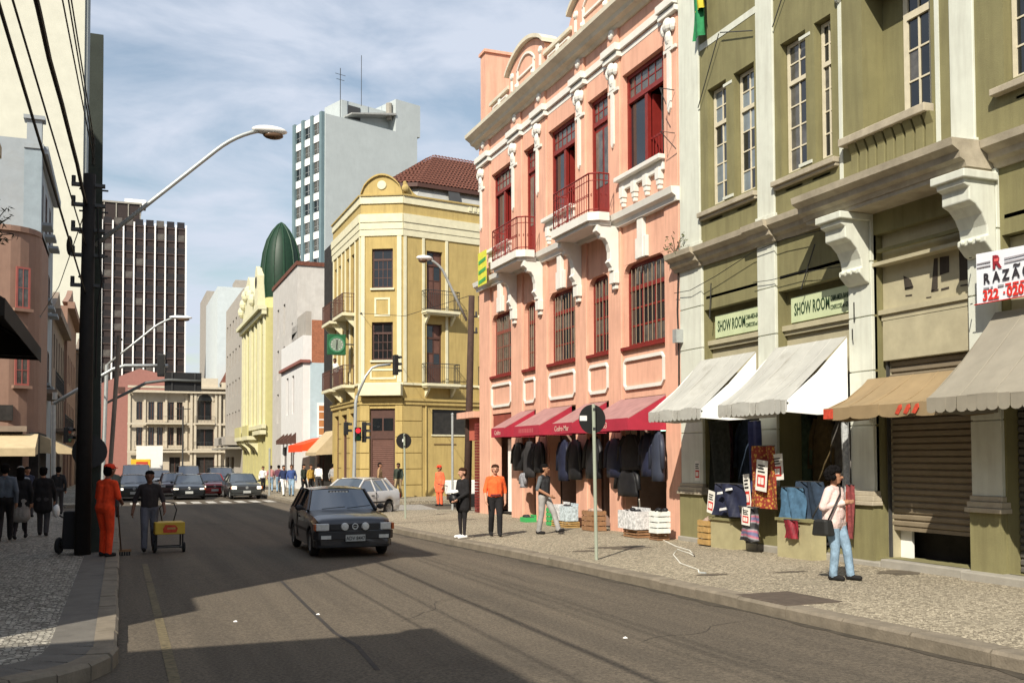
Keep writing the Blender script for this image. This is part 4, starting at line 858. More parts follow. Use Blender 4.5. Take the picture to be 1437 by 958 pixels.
# pale block and grey blocks behind
pb_, TT = block('pale_blue_block', 'plain pale blue-grey block rising behind the hotel', 'building', (12.6, 165, -1), -90, 20, 27, 20, PALEB, [], zb=-.4)
MB(FR(0,0,0,0)).box(0,20,-20.02,-20,-.4,27).build('side_wall', PALEB, pb_)
p_ = onY(263, 400, 210)
gk, TT = block('distant_grey_block', 'distant grey office block with dark window bands', 'building', (16.5, 215, -1.4), 0, 16, 38, 18, GREYW, [(x,x+2.2,z,z+1.4) for x in (1,4,7,10,13) for z in (20,23.6,27.2,30.8,34.4)], GLASS, GREYW, zb=-1)
MB(TT).box(6,12,2,8,38,41).build('roof_house', GREYW, gk)
gk2, TT = block('distant_white_block', 'small distant white block behind the domed building', 'building', (24, 172, -1), 0, 16, 26, 14, WHT, [(2,4,16,18),(6,8,16,18),(10,12,16,18)], GLASS, zb=-1)
# blue and white tower
BT = root('blue_white_tower', (28.3, 148, -1), 'tall apartment tower with blank white side and blue-grey ribbed window front', 'building')
A = FR(0,0,1,-107); Bf = FR(0,0,1,-17)
WTW = mat('tower_white', (.44,.48,.48), .9, .06, .6, .1, 10, streak=.25, streakcol=(.36,.39,.39)); BLG = mat('blue_grey_rib', (.13,.19,.21), .8, .1, 1)
a = R(-17); L1, L2, HTW = 9.0, 17.0, 53.6
ux = Vector((math.cos(a), math.sin(a))); uy = Vector((-math.sin(a), math.cos(a)))
TW = FR(0,0,1,20)
b = MB(TW); b.box(0,L2,0,L1,0,HTW); b.build('tower_wall', WTW, BT)
TF = TW @ Matrix.Rotation(R(-90), 4, 'Z') @ Matrix.Translation((-L1,0,0))
for k in range(4): x = .2+k*(L1-.9)/3; MB(TF).box(x-.2,x+.5,-.55,0,0,HTW+.3).build('rib', BLG, BT)
wm = MB(TF).box(0,2.0,-.16,-.02,0,1.55).mesh('window_pane'); fmh = MB(TF).box(.95,1.03,-.2,-.16,0,1.55).box(0,2.0,-.2,-.16,.5,.56).mesh('window'); sm_ = MB(TF).box(0,2.36,-.3,-.02,0,1.1).mesh('spandrel')
wm.materials.append(GLASSC); fmh.materials.append(STEEL); sm_.materials.append(WHITEP); wm2 = wm.copy(); wm2.materials.clear(); wm2.materials.append(GLASS)
for f_ in range(17):
    z = HTW-2.6-f_*2.95
    if z < 6: break
    for k in range(3):
        x = .72+k*(L1-.9)/3; lo = TF @ Vector((x, 0, z)) - TF @ Vector((0,0,0))
        o = bpy.data.objects.new('window', fmh); link(o, BT); o.location = lo; p = bpy.data.objects.new('pane', random.choice([wm, wm, wm2])); link(p, o)
        lo = TF @ Vector((x, 0, z+1.58)) - TF @ Vector((0,0,0)); o = bpy.data.objects.new('spandrel', sm_); link(o, BT); o.location = lo
MB(TW).box(4,14,2,7,HTW,HTW+3.6).build('roof_house', WTW, BT); MB(TW).box(12.8,17.6,.0,8,HTW,HTW+5.2).build('stair_house', WTW, BT)
MB(TW).box(5.2,7.4,1.9,2.0,HTW+1,HTW+3).build('roof_louvre', STEELD, BT); MB(TW).hexa([(4.5,-.2,HTW+.9),(12.8,-.2,HTW+2.6),(12.8,2,HTW+2.6),(4.5,2,HTW+.9),(4.5,-.2,HTW+1.1),(12.8,-.2,HTW+2.9),(12.8,2,HTW+2.9),(4.5,2,HTW+1.1)]).build('roof_slope', METALR, BT)
MB(TW).tube([(12.2,1,HTW+2),(12.2,1,HTW+4.6)], .5, 10).build('chimney', CONC, BT); MB(TW).tube([(3.2,1,HTW),(3.2,1,HTW+8)], .06, 5).tube([(2.3,1,HTW+7),(4.1,1,HTW+7)], .04, 4).tube([(2.5,1,HTW+6.2),(3.9,1,HTW+6.2)], .04, 4).build('antenna', STEELD, BT); MB(TW).tube([(7.0,1,HTW+3),(7.0,1,HTW+11)], .05, 5).build('mast', STEELD, BT)
MB(TW).box(6.0,7.2,-.5,0,38,39).build('wall_unit', STEELD, BT)
# dark office tower
DT = root('dark_office_tower', (-26, 256, -2), 'tall dark glass office tower with thin white vertical fins', 'building'); TT = FR(0,0,2,0)
DKG = mat('dark_tower_glass', (.022,.017,.016), .25, .4, .5, spec=.5); DKB = mat('brown_spandrel', (.03,.019,.017), .7, .2, 2)
MB(TT).box(0,40.6,0,24,-2,58.4).build('tower_core', DKB, DT)
pw = MB(TT).box(0,1.75,-.12,-.02,0,1.7).mesh('pane'); pw.materials.append(DKG); pw2 = pw.copy(); pw2.materials.clear(); pw2.materials.append(mat('dim_blind', (.09,.08,.07), .6, .5, 2))
NC = 17; pit = 40.6/NC
for f_ in range(18):
    for k in range(7, NC):
        o = bpy.data.objects.new('window', pw if random.random() < .8 else pw2); link(o, DT); o.location = (k*pit+.35, 0, 56-f_*3.2+2)
        if f_ % 1 == 0: pass
for f_ in range(19): MB(TT).box(0,40.6,-.2,-.02,57.9-f_*3.2,58.15-f_*3.2).build('spandrel_band', mat('tower_band', (.065,.042,.036), .7, .2, 2), DT)
for k in range(NC+1): MB(TT).box(k*pit-.12,k*pit+.22,-.55,-.02,-2,58.9).build('fin', mat('bright_white_fin', (.85,.83,.80), .6, .04), DT)
MB(TT).box(8,30.2,4,16,58.4,64.2).build('roof_house', DKB, DT)
for k in range(9): MB(TT).box(8+k*2.75,8.25+k*2.75,3.8,4,58.4,64.3).build('roof_fin', CONC, DT)
MB(TT).box(26.5,31.5,6,10,64.2,66).build('roof_tank', WHITEP, DT); MB(TT).box(8,30.5,3.7,16,64.2,64.6).build('roof_coping', CONC, DT)
# beige plaza building
BG = root('beige_plaza_building', (1.0, 141, -1.2), 'beige three storey corner building with arched windows and red roof', 'building')
BEI = mat('beige_plaster', (.46,.40,.31), .88, .1, 1, .1, 20, stain=.25, staincol=(.28,.23,.17)); BEIT = mat('beige_trim', (.50,.44,.34), .85, .1, 2)
T0 = FR(0,0,1.2,0)
w1 = [(x,x+.75,z,z+h) for x in (1.0,2.5,3.6,5.0,6.1) for z,h in ((7.0,2.4),(3.6,2.4))]
w2 = [(9.7-.9,9.7+.9,7.0,9.6),(9.7-1.2,9.7+1.2,3.5,5.8)]; w3 = [(x,x+1.1,z,z+h) for x in (13.3,15.0) for z,h in ((7.2,2.5),(3.6,2.4))]
gfw = [(1.2,2.4,-.5,2),(3.2,4.4,-.5,2),(5.2,6.6,-.5,2),(8.4,11,-.5,2),(12.8,14.2,-.5,2),(15,16,-.5,2)]
mb = MB(T0); wall(mb, 0, 7.8, -1, 11.0, [o for o in w1+gfw if o[1] < 7.8], .5, .3); wall(mb, 7.8, 11.8, -1, 11.4, w2+[gfw[3]], 0, .5); wall(mb, 11.8, 17, -1, 11.2, w3+gfw[4:], .3, .3); shell(mb, 0, 17, .5, 18, -1, 11)
mb.face((7.8,0,-1),(7.8,.5,-1),(7.8,.5,11.4),(7.8,0,11.4)); mb.face((11.8,0,-1),(11.8,0,11.4),(11.8,.3,11.4),(11.8,.3,-1)); mb.build('wall', BEI, BG, fix=False)
for (a, c, z0, z1) in w1+w2+w3+gfw:
    y = .72 if a < 7.8 else (.35 if a < 11.8 else .5); o = MB(T0).box(a,a+.1,y-.06,y,z0,z1).box(c-.1,c,y-.06,y,z0,z1).box((a+c)/2-.05,(a+c)/2+.05,y-.06,y,z0,z1).build('window', BROWN, BG); MB(T0).box(a,c,y,y+.02,z0,z1).build('pane', GLASS if z0 > 0 else DARKIN, o)
for z, d in ((10.6,.5),(11.2,.7),(2.6,.5),(6.3,.2)): MB(T0).box(-.1,17.1,-d,.0,z,z+.28).build('cornice', BEIT, BG)
for x in (7.8,8.3,11.0,11.5): MB(T0).box(x,x+.3,-.25,0,-1,11).build('pilaster', BEIT, BG)
for a, b, z in ((8.4,11.0,6.6),(.8,7.0,3.2),(2.2,7.2,6.6),(8.2,11.2,3.1),(12.8,16.6,3.1)): bo = MB(T0).box(a,b,-.5,.5,z-.2,z).build('balcony', BEIT, BG); railing(bo, T0, [(a,-.4),(b,-.4)], z, .9, STEELD, deco=False, sp=.4)
MB(T0).box(8.2,11.4,0,3,11.4,12.7).box(11.9,17.1,.2,3,11.2,12.2).build('parapet', BEIT, BG)
MB(T0).hexa([(11.9,.6,12.2),(17.2,.6,12.2),(17.2,9,12.2),(11.9,9,12.2),(13.4,2.5,15.2),(15.4,3,15.2),(15.4,6,15.2),(13.4,6,15.2)]).build('roof', TILE, BG)
for (xc, zc, r_) in ((9.7,9.6,.95),(13.85,9.7,.6),(15.55,9.7,.6)):
    o = MB(T0)
    for q in range(8):
        a0, a1 = math.pi*q/8, math.pi*(q+1)/8; y = -.12 if xc < 11 else .18
        o.hexa([(xc+r_*math.cos(a1),y,zc+r_*math.sin(a1)),(xc+r_*math.cos(a0),y,zc+r_*math.sin(a0)),(xc+r_*math.cos(a0),y+.2,zc+r_*math.sin(a0)),(xc+r_*math.cos(a1),y+.2,zc+r_*math.sin(a1)),(xc+(r_+.25)*math.cos(a1),y,zc+(r_+.25)*math.sin(a1)),(xc+(r_+.25)*math.cos(a0),y,zc+(r_+.25)*math.sin(a0)),(xc+(r_+.25)*math.cos(a0),y+.2,zc+(r_+.25)*math.sin(a0)),(xc+(r_+.25)*math.cos(a1),y+.2,zc+(r_+.25)*math.sin(a1))])
    o.build('arch_moulding', BEIT, BG); MB(T0).prism([(xc+r_*math.cos(math.pi*q/8), zc+r_*math.sin(math.pi*q/8)) for q in range(9)], 'y', -.03 if xc < 11 else .27, .0 if xc < 11 else .3).build('arch_light', GLASS, BG)
for x in (.0,1.9,4.6,7.2,12.1,14.6,16.6): MB(T0).box(x,x+.28,.3 if x < 7.8 else .1,.5 if x < 7.8 else .3,2.9,10.6).build('pilaster_strip', BEIT, BG)
RB = root('red_gable_building', (-2.5, 152, -1.5), 'low salmon red gabled building behind the beige plaza building', 'building'); MB().box(0,9.5,0,12,0,14).prism([(0,14),(5,16.2),(9.5,15.2),(9.5,14)], 'y', 0, 12).build('wall', mat('salmon_wall', (.27,.125,.105), .9, .08), RB)
for x, z in ((2.2,12.6),(4.2,12.6)): o = MB().box(x,x+.9,-.05,0,z,z+.9).build('window', BROWN, RB)
# ================================================================== LEFT SIDE
LPINK = mat('left_pink_plaster', (.27,.165,.12), .9, .1, 1.5, .15, 40, streak=.3, streakcol=(.19,.11,.08))
GBLUE = mat('grey_blue_plaster', (.29,.32,.34), .9, .09, 1.2, .15, 30, stain=.45, staincol=(.25,.25,.23)); BRN = mat('brown_old_plaster', (.22,.17,.13), .9, .18, 1.5, .2, 30, stain=.4, staincol=(.10,.08,.06))
LP = root('left_pink_building', (-3.5, 49.9, -.4), 'dull pink building with rounded corner and small windows beyond the cross street', 'building')
T = FR(0,0,.4,0)
pts = [(-16,0),(-1.6,0)]+[(-1.6+1.6*math.sin(R(a)), 1.6-1.6*math.cos(R(a))) for a in (15,30,45,60,75,90)]+[(0,6)]
ops = [(-12+k*2.8-.0,-11.1+k*2.8,8.66,10.6) for k in range(4)]+[(-12+k*2.8,-11.1+k*2.8,5.2,6.6) for k in range(4)]
mb = MB(T); wall(mb, -16, -1.6, 0, 12.3, ops, 0, .25)
for a, b in zip(pts[1:-1], pts[2:]): mb.face((*a,0),(*b,0),(*b,12.3),(*a,12.3))
mb.face((0,6,0),(-16,6,0),(-16,6,12.3),(0,6,12.3)); mb.face(*[(p[0],p[1],12.3) for p in pts]+[(-16,6,12.3)])
mb.build('wall', LPINK, LP, fix=False)
cp = MB(T)
for a, b in zip(pts[:-1], pts[1:]): cp.hexa([(a[0],a[1]-.12,12.2),(b[0],b[1]-.12,12.2),(b[0],b[1]+.3,12.2),(a[0],a[1]+.3,12.2),(a[0],a[1]-.12,12.45),(b[0],b[1]-.12,12.45),(b[0],b[1]+.3,12.45),(a[0],a[1]+.3,12.45)])
cp.build('coping', LPINK, LP)
for (a, b, z0, z1) in ops: window(LP, T, a, b, z0, z1, .12, 2, 2, mat('faded_red_frame', (.35,.10,.08), .7), GLASSC, .1, .04, panes=False)
for (x, z0, z1) in ((-1.05,8.7,10.6),(-1.05,5.2,6.6)):
    Tw = T @ FR(-.72,.25,0,30); o = window(LP, Tw, -.3, .35, z0, z1, -.08, 2, 2, mat('faded_red_frame', (.35,.10,.08), .7), GLASSC, .09, .035, panes=False); MB(Tw).box(-.4,.45,-.2,.02,z0-.14,z0).build('window_sill', LPINK, o)
MB(T).tube([(-2.3,-.06,4.8),(-2.3,-.06,12.2)], .05, 6).build('downpipe', mat('pale_pipe', (.6,.45,.36)), LP)
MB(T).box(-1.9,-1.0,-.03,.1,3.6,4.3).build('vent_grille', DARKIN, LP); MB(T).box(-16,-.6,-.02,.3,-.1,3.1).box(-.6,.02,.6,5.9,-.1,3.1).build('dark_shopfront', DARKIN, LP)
MB(T).box(-16.1,-.4,-.35,0,3.1,3.35).build('shop_cornice', BRN, LP)
def simple_awning(name, label, x0, x1, y0, y1, z1, zf, zb, m, deg=0, loc=(0,0,0), group=None, scallop=0, ms=None, side=True):
    """slanted awning: local x along wall, projects from y0 to y1 (negative y outwards)"""
    r_ = root(name, loc, label, 'awning', group, R(deg))
    MB().hexa([(x0,y0,z1-.02),(x1,y0,z1-.02),(x1,y1,zf-.02),(x0,y1,zf-.02),(x0,y0,z1),(x1,y0,z1),(x1,y1,zf),(x0,y1,zf)]).build('canvas_top', m, r_)
    if scallop:
        v = MB(); n = int((x1-x0)/scallop); w_ = (x1-x0)/n
        for k in range(n):
            xa = x0+k*w_; p_ = [(xa,zf),(xa+w_,zf),(xa+w_,zb+.06)]+[(xa+w_*(.5+.5*math.cos(math.pi*t)), zb+.06-.06*math.sin(math.pi*t)) for t in (.2,.4,.6,.8)]+[(xa,zb+.06)]
            v.prism(p_, 'y', y1-.012-.01*math.sin(k*1.7), y1)
        v.build('scalloped_valance', m, r_)
    else: MB().box(x0,x1,y1-.012,y1,zb,zf).build('valance', m, r_)
    if side:
        for x in (x0, x1-.012): MB().prism([(y0,z1-.02),(y1,zf-.02),(y1,zb+.04),(y0,zb+.1)], 'x', x, x+.012).build('canvas_side', ms or m, r_)
    f = MB()
    for x in (x0+.05, x1-.05): f.tube([(x,y0,zb+.15),(x,y1+.04,zb+.12)], .018, 6).tube([(x,y0,z1-.05),(x,y1+.04,zf-.05)], .014, 6)
    f.tube([(x0+.02,y1+.04,zf-.05),(x1-.02,y1+.04,zf-.05)], .018, 6); f.build('frame', STEELD, r_); return r_
simple_awning('shop_awning', 'cream striped awning on the dull pink building along the cross street', -4.5, .35, 0, -1.6, 3.0, 2.35, 2.0, CLOTHC, 0, (-3.8, 49.9, 0))
simple_awning('shop_awning', 'cream awning on the main street side of the dull pink building', -3.2, 3.2, 0, -1.5, 3.0, 2.3, 2.05, CLOTHC, 90, (-3.5, 54.6, 0))
# grey blue building
L2 = root('grey_blue_building', (-4.0, 56.2, -.4), 'grey-blue stained building with corner pilaster rising behind the dull pink building', 'building'); T = FR(0,0,.4,0)
MB(T).box(-14,-.02,0,12,-.2,18.3).build('side_wall', GBLUE, L2); MB(T).box(-14,-4.2,-.15,12,18.3,18.8).build('roof_edge', TILE, L2)
MB(T).box(-.7,.12,-.12,.6,-.2,18.0).build('corner_pilaster', mat('blue_grey_pilaster', (.25,.30,.33), .9, .1), L2); MB(T).box(-.6,.1,-.1,.5,18.0,19.3).box(-.75,.25,-.25,.6,19.3,19.5).box(-.72,.2,-.2,.6,17.8,18.05).build('chimney_pier', GBLUE, L2)
TL_ = FR(0,0,.4,90); 
for z in (6,10.5,14.5):
    for y in (2.0,5.0,8.2): window(L2, TL_, y, y+1.1, z, z+2.2, .0, 2, 2, BROWN, GLASS, .1, .05, panes=False); MB(TL_).box(y-.3,y+1.4,-.5,.0,z-.25,z-.1).build('window_ledge', GBLUE, L2)
MB(TL_).box(0,12,-.4,0,17.6,18.0).build('cornice', GBLUE, L2); bo = MB(TL_).box(1,9,-.9,0,5.3,5.5).build('balcony', BRN, L2); railing(bo, TL_, [(1,-.85),(9,-.85)], 5.5, 1, STEELD, deco=False, sp=.3)
# brown houses further on
for i, (y, wd, h, m, lb) in enumerate(((68.4,14,11.5,BRN,'old brown town house next to the grey-blue building'),(82.6,16,14,LPINK,'faded salmon town house between two brown houses'),(98.8,20,12,BRN,'far brown town house below the tall cream wall'))):
    b, TT = block('town_house', lb, 'house', (-4.0+.2*i, y, -.5), 90, wd, h, 10, m, [(x,x+1.1,z,z+2.2) for x in (1.5,4.2,7,9.8,12.2) if x < wd-1.5 for z in (4.5,8.2)]+[(1,4,0,3),(6,10,0,3)], GLASS, BROWN, zb=-.6, recess=.25)
    MB(TT).box(-.1,wd+.1,-.5,0,h-.2,h+.3).build('cornice', m, b); bo = MB(TT).box(1,wd-1,-.8,0,4.1,4.3).build('balcony', BRN, b); railing(bo, TT, [(1,-.75),(wd-1,-.75)], 4.3, .9, STEELD, deco=False, sp=.4)
    MB(TT).prism([(0,h+.3),(wd*.3,h+1.4),(wd*.5,h+2.4),(wd*.7,h+1.2),(wd,h+.3)], 'y', 0, .4).build('gable', m, b)
# tall cream tower
TC = root('tall_cream_tower', (-5.5, 160, -1.2), 'very tall cream tower with a blank side wall rising above the left houses', 'building'); CRW = mat('cream_tower_wall', (.56,.55,.46), .9, .06, .5, .1, 10, streak=.15, streakcol=(.5,.48,.38))
MB(FR(0,0,1.2,0)).box(-40,0,0,12,-.5,76).build('wall', CRW, TC); MB(FR(0,0,1.2,0)).box(.0,.42,.3,11.5,-.5,76).build('street_front', mat('grey_front', (.22,.24,.24), .8), TC)
# near-left corner buildings (mostly outside the frame; they shade the street)
NL = root('left_corner_building', (-4.5, 7.8, 0), 'plain ochre two-part corner building on the shaded left pavement', 'building'); OC = mat('ochre_plaster', (.38,.30,.18), .9, .1, 1.5, .15, 40, streak=.3)
TT = FR(0,0,0,90)
opsn = [(2+k*3.4,3.3+k*3.4,z,z+2) for k in range(9) for z in (4.2,8.2)]+[(1.5+k*4,4.6+k*4,0,2.9) for k in range(7)]
mb = MB(TT); wall(mb, 0, 1.3, -.3, 6.9, [], 0, .2); wall(mb, 1.3, 31.2, -.3, 12.75, [o for o in opsn if o[0] > 1.4], 0, .25); shell(mb, 1.3, 31.2, 0, 14, -.3, 12.75); mb.box(0,1.3,.01,14,-.3,6.9); mb.build('wall', OC, NL, fix=False)
for o_ in [o for o in opsn if o[0] > 1.4]:
    if o_[2] > 1: window(NL, TT, *o_, .14, 2, 2, BROWN, GLASS, .1, .05, panes=False)
    else: shutter(NL, TT, o_[0], o_[1], o_[2], o_[3], .2, BROWNS, .12)
MB(TT).box(1.2,31.3,-.5,0,12.5,12.9).build('cornice', OC, NL); MB(TT).tube([(1.3,.6,7.2),(1.3,1.4,7.2)], .5, 12).build('roof_tank', CONC, NL)
BL = root('left_back_building', (-4.5, 2.9, 0), 'plain grey corner building on the near side of the narrow cross street', 'building')
TT = FR(0,0,0,90) ; mb = MB(TT); wall(mb, -26, 0, -.3, 9.5, [(-24+k*3.4,-22.7+k*3.4,z,z+2) for k in range(7) for z in (4.2,)], 0, .25); shell(mb, -26, 0, 0, 14, -.3, 9.5); mb.build('wall', GREYW, BL, fix=False)
for k in range(7): window(BL, TT, -24+k*3.4, -22.7+k*3.4, 4.2, 6.2, .14, 2, 2, BROWN, GLASS, .1, .05, panes=False)
rnd = random.Random(2); pp = MB(TT)
MB(TT).box(-26.1,.1,-.3,0,9.3,9.6).build('cornice', GREYW, BL)
# dark awning on the near left building
simple_awning('dark_awning', 'large black awning reaching over the shaded left pavement', -3.4, 3.4, 0, -3.0, 6.0, 4.1, 3.82, mat('black_canvas', (.02,.016,.013), .85, .2, 3), 90, (-4.5, 18.6, 0))
# scraggly plant at the left edge
SP = root('wall_plant', (-3.2, 27.5, 7.2), 'dark scraggly plant growing out of the left building wall', 'plant'); random.seed(11); st, lf = MB(), MB()
st.tube([(-1.35,0,-1.2),(-.6,0,-.5),(.0,0,0)], [.07,.05,.04], 6)
for k in range(26):
    a = random.uniform(-.9,1.3); ph = random.uniform(-1,1); l = random.uniform(.5,1.25); p1 = Vector((l*math.sin(a)*.8, ph*.4, l*math.cos(a))); st.tube([(0,0,0), p1*.55+Vector((0,0,.08)), p1], .012, 4)
    for j in range(12):
        c = p1*random.uniform(.55,1.05)+Vector([random.uniform(-.1,.1) for _ in range(3)]); d = Vector([random.uniform(-1,1) for _ in range(3)]).normalized()*.09; e = Vector([random.uniform(-1,1) for _ in range(3)]).normalized()*.02; lf.face(c-d, c+e, c+d, c-e)
st.build('stems', mat('dark_stem', (.03,.022,.018)), SP); lf.build('leaves', mat('dark_leaf', (.035,.04,.02)), SP, fix=False)

# ================================================================== RIGHT SIDE AWNINGS (olive shops)
def sagging_awning(label, ya, yb, z1, zf, zb, pj, m, ms, sc_=.14, rip=.03):
    """awning on the olive facade between street positions ya (far) and yb (near)"""
    W = (ya-yb)/2; r_ = root('shop_awning', (11.78, (ya+yb)/2, 2.3), label, 'awning', 'canvas awnings on the olive building'); Ta = FR(0,0,-2.3,-90)
    n, m_ = 18, 8; mb = MB(Ta); vs = []
    for i in range(n+1):
        for j in range(m_+1):
            t, s = i/n, j/m_; x = -W+2*W*t; sag = -.075*math.sin(math.pi*s)*(1+.6*math.sin(t*9+2))+.012*math.sin(t*31+s*4)*math.sin(math.pi*s); vs.append((x, -pj*s, z1+(zf-z1)*s+sag+rip*math.sin(t*14+s*3)*s*.6))
    b = mb._p(vs)
    for i in range(n):
        for j in range(m_): k = b+i*(m_+1)+j; mb.f.append((k, k+m_+1, k+m_+2, k+1))
    mb.build('canvas_top', m, r_, smooth=True)
    for q in range(1, 5):
        t = q/5; MB(Ta).tube([(-W+2*W*t, -pj*s, z1+(zf-z1)*s-.075*math.sin(math.pi*s)*(1+.6*math.sin(t*9+2))+.012*math.sin(t*31+s*4)*math.sin(math.pi*s)+rip*math.sin(t*14+s*3)*s*.6+.003) for s in [k/8 for k in range(9)]], .007, 4).build('seam', m, r_)
    v = MB(Ta); k_ = int(2*W/sc_); w_ = 2*W/k_
    for k in range(k_):
        xa = -W+k*w_; t = (k+.5)/k_; zz = zf+rip*math.sin(t*14+3)*.6; y = -pj-.015*math.sin(k*1.3)
        p_ = [(xa,zz+.01),(xa+w_,zz+.01),(xa+w_,zb+.04)]+[(xa+w_*(.5+.5*math.cos(math.pi*q)), zb+.04-.05*math.sin(math.pi*q)) for q in (.2,.4,.6,.8)]+[(xa,zb+.04)]
        v.prism(p_, 'y', y, y-.01)
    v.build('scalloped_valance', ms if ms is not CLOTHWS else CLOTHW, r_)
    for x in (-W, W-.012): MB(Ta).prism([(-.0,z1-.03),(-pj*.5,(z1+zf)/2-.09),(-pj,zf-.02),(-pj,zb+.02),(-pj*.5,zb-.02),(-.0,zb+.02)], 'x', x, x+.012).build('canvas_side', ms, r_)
    f = MB(Ta)
    for x in (-W+.03, W-.03): f.tube([(x,0,zb+.15),(x,-pj+.04,zb+.1)], .018, 6)
    f.tube([(-W,-pj+.03,zf-.06),(W,-pj+.03,zf-.06)], .02, 6); f.build('frame', STEELD, r_); return r_, Ta, W
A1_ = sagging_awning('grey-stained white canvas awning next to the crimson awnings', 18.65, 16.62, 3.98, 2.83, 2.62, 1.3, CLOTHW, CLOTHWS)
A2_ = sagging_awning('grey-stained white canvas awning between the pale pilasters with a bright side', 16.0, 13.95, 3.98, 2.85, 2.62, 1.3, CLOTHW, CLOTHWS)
r_, Ta, W = sagging_awning('tan canvas awning with faded red lettering over the roller shutter', 13.45, 10.85, 3.19, 2.67, 2.48, .92, CLOTHT, CLOTHT, .6, .01)
RL = mat('faded_red_lettering', (.5,.06,.03), .8, .3, 20)
MB(Ta).box(-W+.02,-W+.24,-.95,-.936,2.5,2.66).build('red_mark', RL, r_)
for q in range(3): x = W-.95+q*.17; MB(Ta).prism([(x,2.53),(x+.07,2.51),(x+.14,2.6),(x+.13,2.66),(x+.08,2.65)], 'y', -.95, -.936).build('red_mark', RL, r_)
r_, Ta, W = sagging_awning('large grey-beige scalloped canvas awning beside the tan one', 10.79, 8.0, 3.96, 2.69, 2.49, 1.3, CLOTHG, CLOTHG, .17, .015)
# orange awning and cream slanted awning beyond the yellow building
simple_awning('shop_awning', 'bright orange shop awning beyond the yellow building', -2.8, 2.8, 0, -1.6, 3.6, 3.1, 2.65, CLOTHO, -90, (12.3, 66.0, -.4))
simple_awning('shop_awning', 'faded cream slanted awning between the orange awning and the yellow building', -2.0, 1.6, 0, -1.5, 4.2, 2.6, 2.4, CLOTHC, -90, (12.4, 61.2, -.4))
# ================================================================== POLES, SIGNALS, SIGNS, WIRES
CP = root('concrete_pole', (-.52, 21.9, gz(21.9)+.12), 'tall dark square concrete utility pole on the left pavement', 'pole')
MB().hexa([(-.16,-.13,0),(.16,-.13,0),(.16,.13,0),(-.16,.13,0),(-.125,-.1,10.6),(.125,-.1,10.6),(.125,.1,10.6),(-.125,.1,10.6)]).build('shaft', CONCD, CP)
for k in range(5): z = 5.6+k*.45; MB().tube([(-.3,0,z),(.25,0,z)], .02, 5).build('step_iron', STEELD, CP)
TP = root('timber_pole', (-.66, 21.3, gz(21.3)+.12), 'thick black tarred timber pole with cable brackets next to the concrete pole', 'pole')
MB().tube([(0,0,0),(.02,0,3.8),(.05,0,7.55)], [.155,.135,.115], 12).build('shaft', mat('tarred_timber', (.012,.010,.009), .8, .3, 6, .3, 20), TP, smooth=True)
for z in (7.3,6.9,6.4,5.9,5.3): MB().box(-.28,.34,-.06,.06,z,z+.06).build('cable_bracket', STEELD, TP); MB().tube([(-.24,0,z+.06),(-.24,0,z+.2)], .04, 7).build('insulator', BLACKP, TP)
MB().tube([(.2,-.05,6.9),(.24,-.1,6.0),(.3,-.12,5.4),(.22,-.1,4.9),(.2,-.05,3.5)], .02, 6).build('cable_loop', BLACK, TP)
MB().ball((-.3,0,6.1),(.06,.06,.2),8,6).build('cable_joint', BLACK, TP); MB().lathe([(0,-.03),(.33,-.03),(.33,.03),(0,.03)], (.1,.35,2.05), 'y', 20).build('round_sign_back', BLACKP, TP)
# street lamp arm on the concrete pole
def arm_lamp(name, label, base, mid, tip, r=.04, m=STEEL, hl=.62, group=None):
    b = root(name, base, label, 'street lamp', group); B = Vector(base); pts = [Vector((0,0,0)), Vector(mid)-B, Vector(tip)-B]
    d = pts[2]-pts[1]; h = Vector((d.x, d.y, 0)).normalized()
    path = [pts[0]]+[pts[0].lerp(pts[1], .5)]+[pts[1].lerp(pts[1], 0)]
    a0, a1, a2 = pts
    path = [a0, a0.lerp(a1, .5)] + [((1-t)**2)*a0.lerp(a1,.86)+2*t*(1-t)*a1+t*t*a2 for t in [k/6 for k in range(7)]]
    MB().tube(path, r, 8).build('arm', m, b, smooth=True)
    s = h.cross(Vector((0,0,1)))
    M_ = Matrix((( h.x, s.x, 0, a2.x), (h.y, s.y, 0, a2.y), (0, 0, 1, a2.z), (0,0,0,1)))
    MB(M_).ball((hl*.4,0,.04),(hl*.62,.16,.10),12,8).build('lamp_housing', WHITEP, b, smooth=True); MB(M_).ball((hl*.52,0,-.06),(hl*.36,.125,.09),12,8).build('lamp_glass', mat('brown_lamp_glass', (.12,.07,.04), .3, .1), b, smooth=True); MB(M_).tube([(-.1,0,0),(.1,0,.02)], .06, 8).build('lamp_neck', STEEL, b)
    return b
p0 = onY(133, 345, 21.8); p1 = onY(330, 190, 21.8); p2 = onY(362, 184, 21.8)
arm_lamp('street_lamp', 'long curved street lamp arm with white head on the concrete pole', tuple(p0), tuple(p1), tuple(p2), .045)
p0 = onY(150, 512, 52.5); p1 = onY(225, 452, 52.5); p2 = onY(243, 446, 52.5)
lm = arm_lamp('street_lamp', 'distant street lamp arm in front of the dark office tower', tuple(p0), tuple(p1), tuple(p2), .05, hl=.9)
MB().tube([(0,0,0),(-.15,0,-p0.z+gz(52.5))], .09, 8).build('pole', STEEL, lm)
UP = root('utility_pole', (11.95, 34.9, gz(34.9)+.12), 'brown timber utility pole at the corner of the pink building', 'pole')
MB().tube([(0,0,0),(.1,0,4),(.2,0,8.0)], [.15,.13,.11], 10).build('shaft', mat('brown_timber', (.055,.032,.024), .85, .25, 5, .3, 20), UP, smooth=True)
for z in (7.2,6.6): MB().box(.1,.42,-.05,.05,z,z+.06).tube([(.38,0,z),(.38,0,z+.22)], .04, 6).build('insulator_bracket', STEELD, UP)
p0 = onX(655, 452, 11.95); p0 = onY(655, 450, 34.9); p1 = onY(618, 372, 34.9); p2 = onY(603, 364, 34.9)
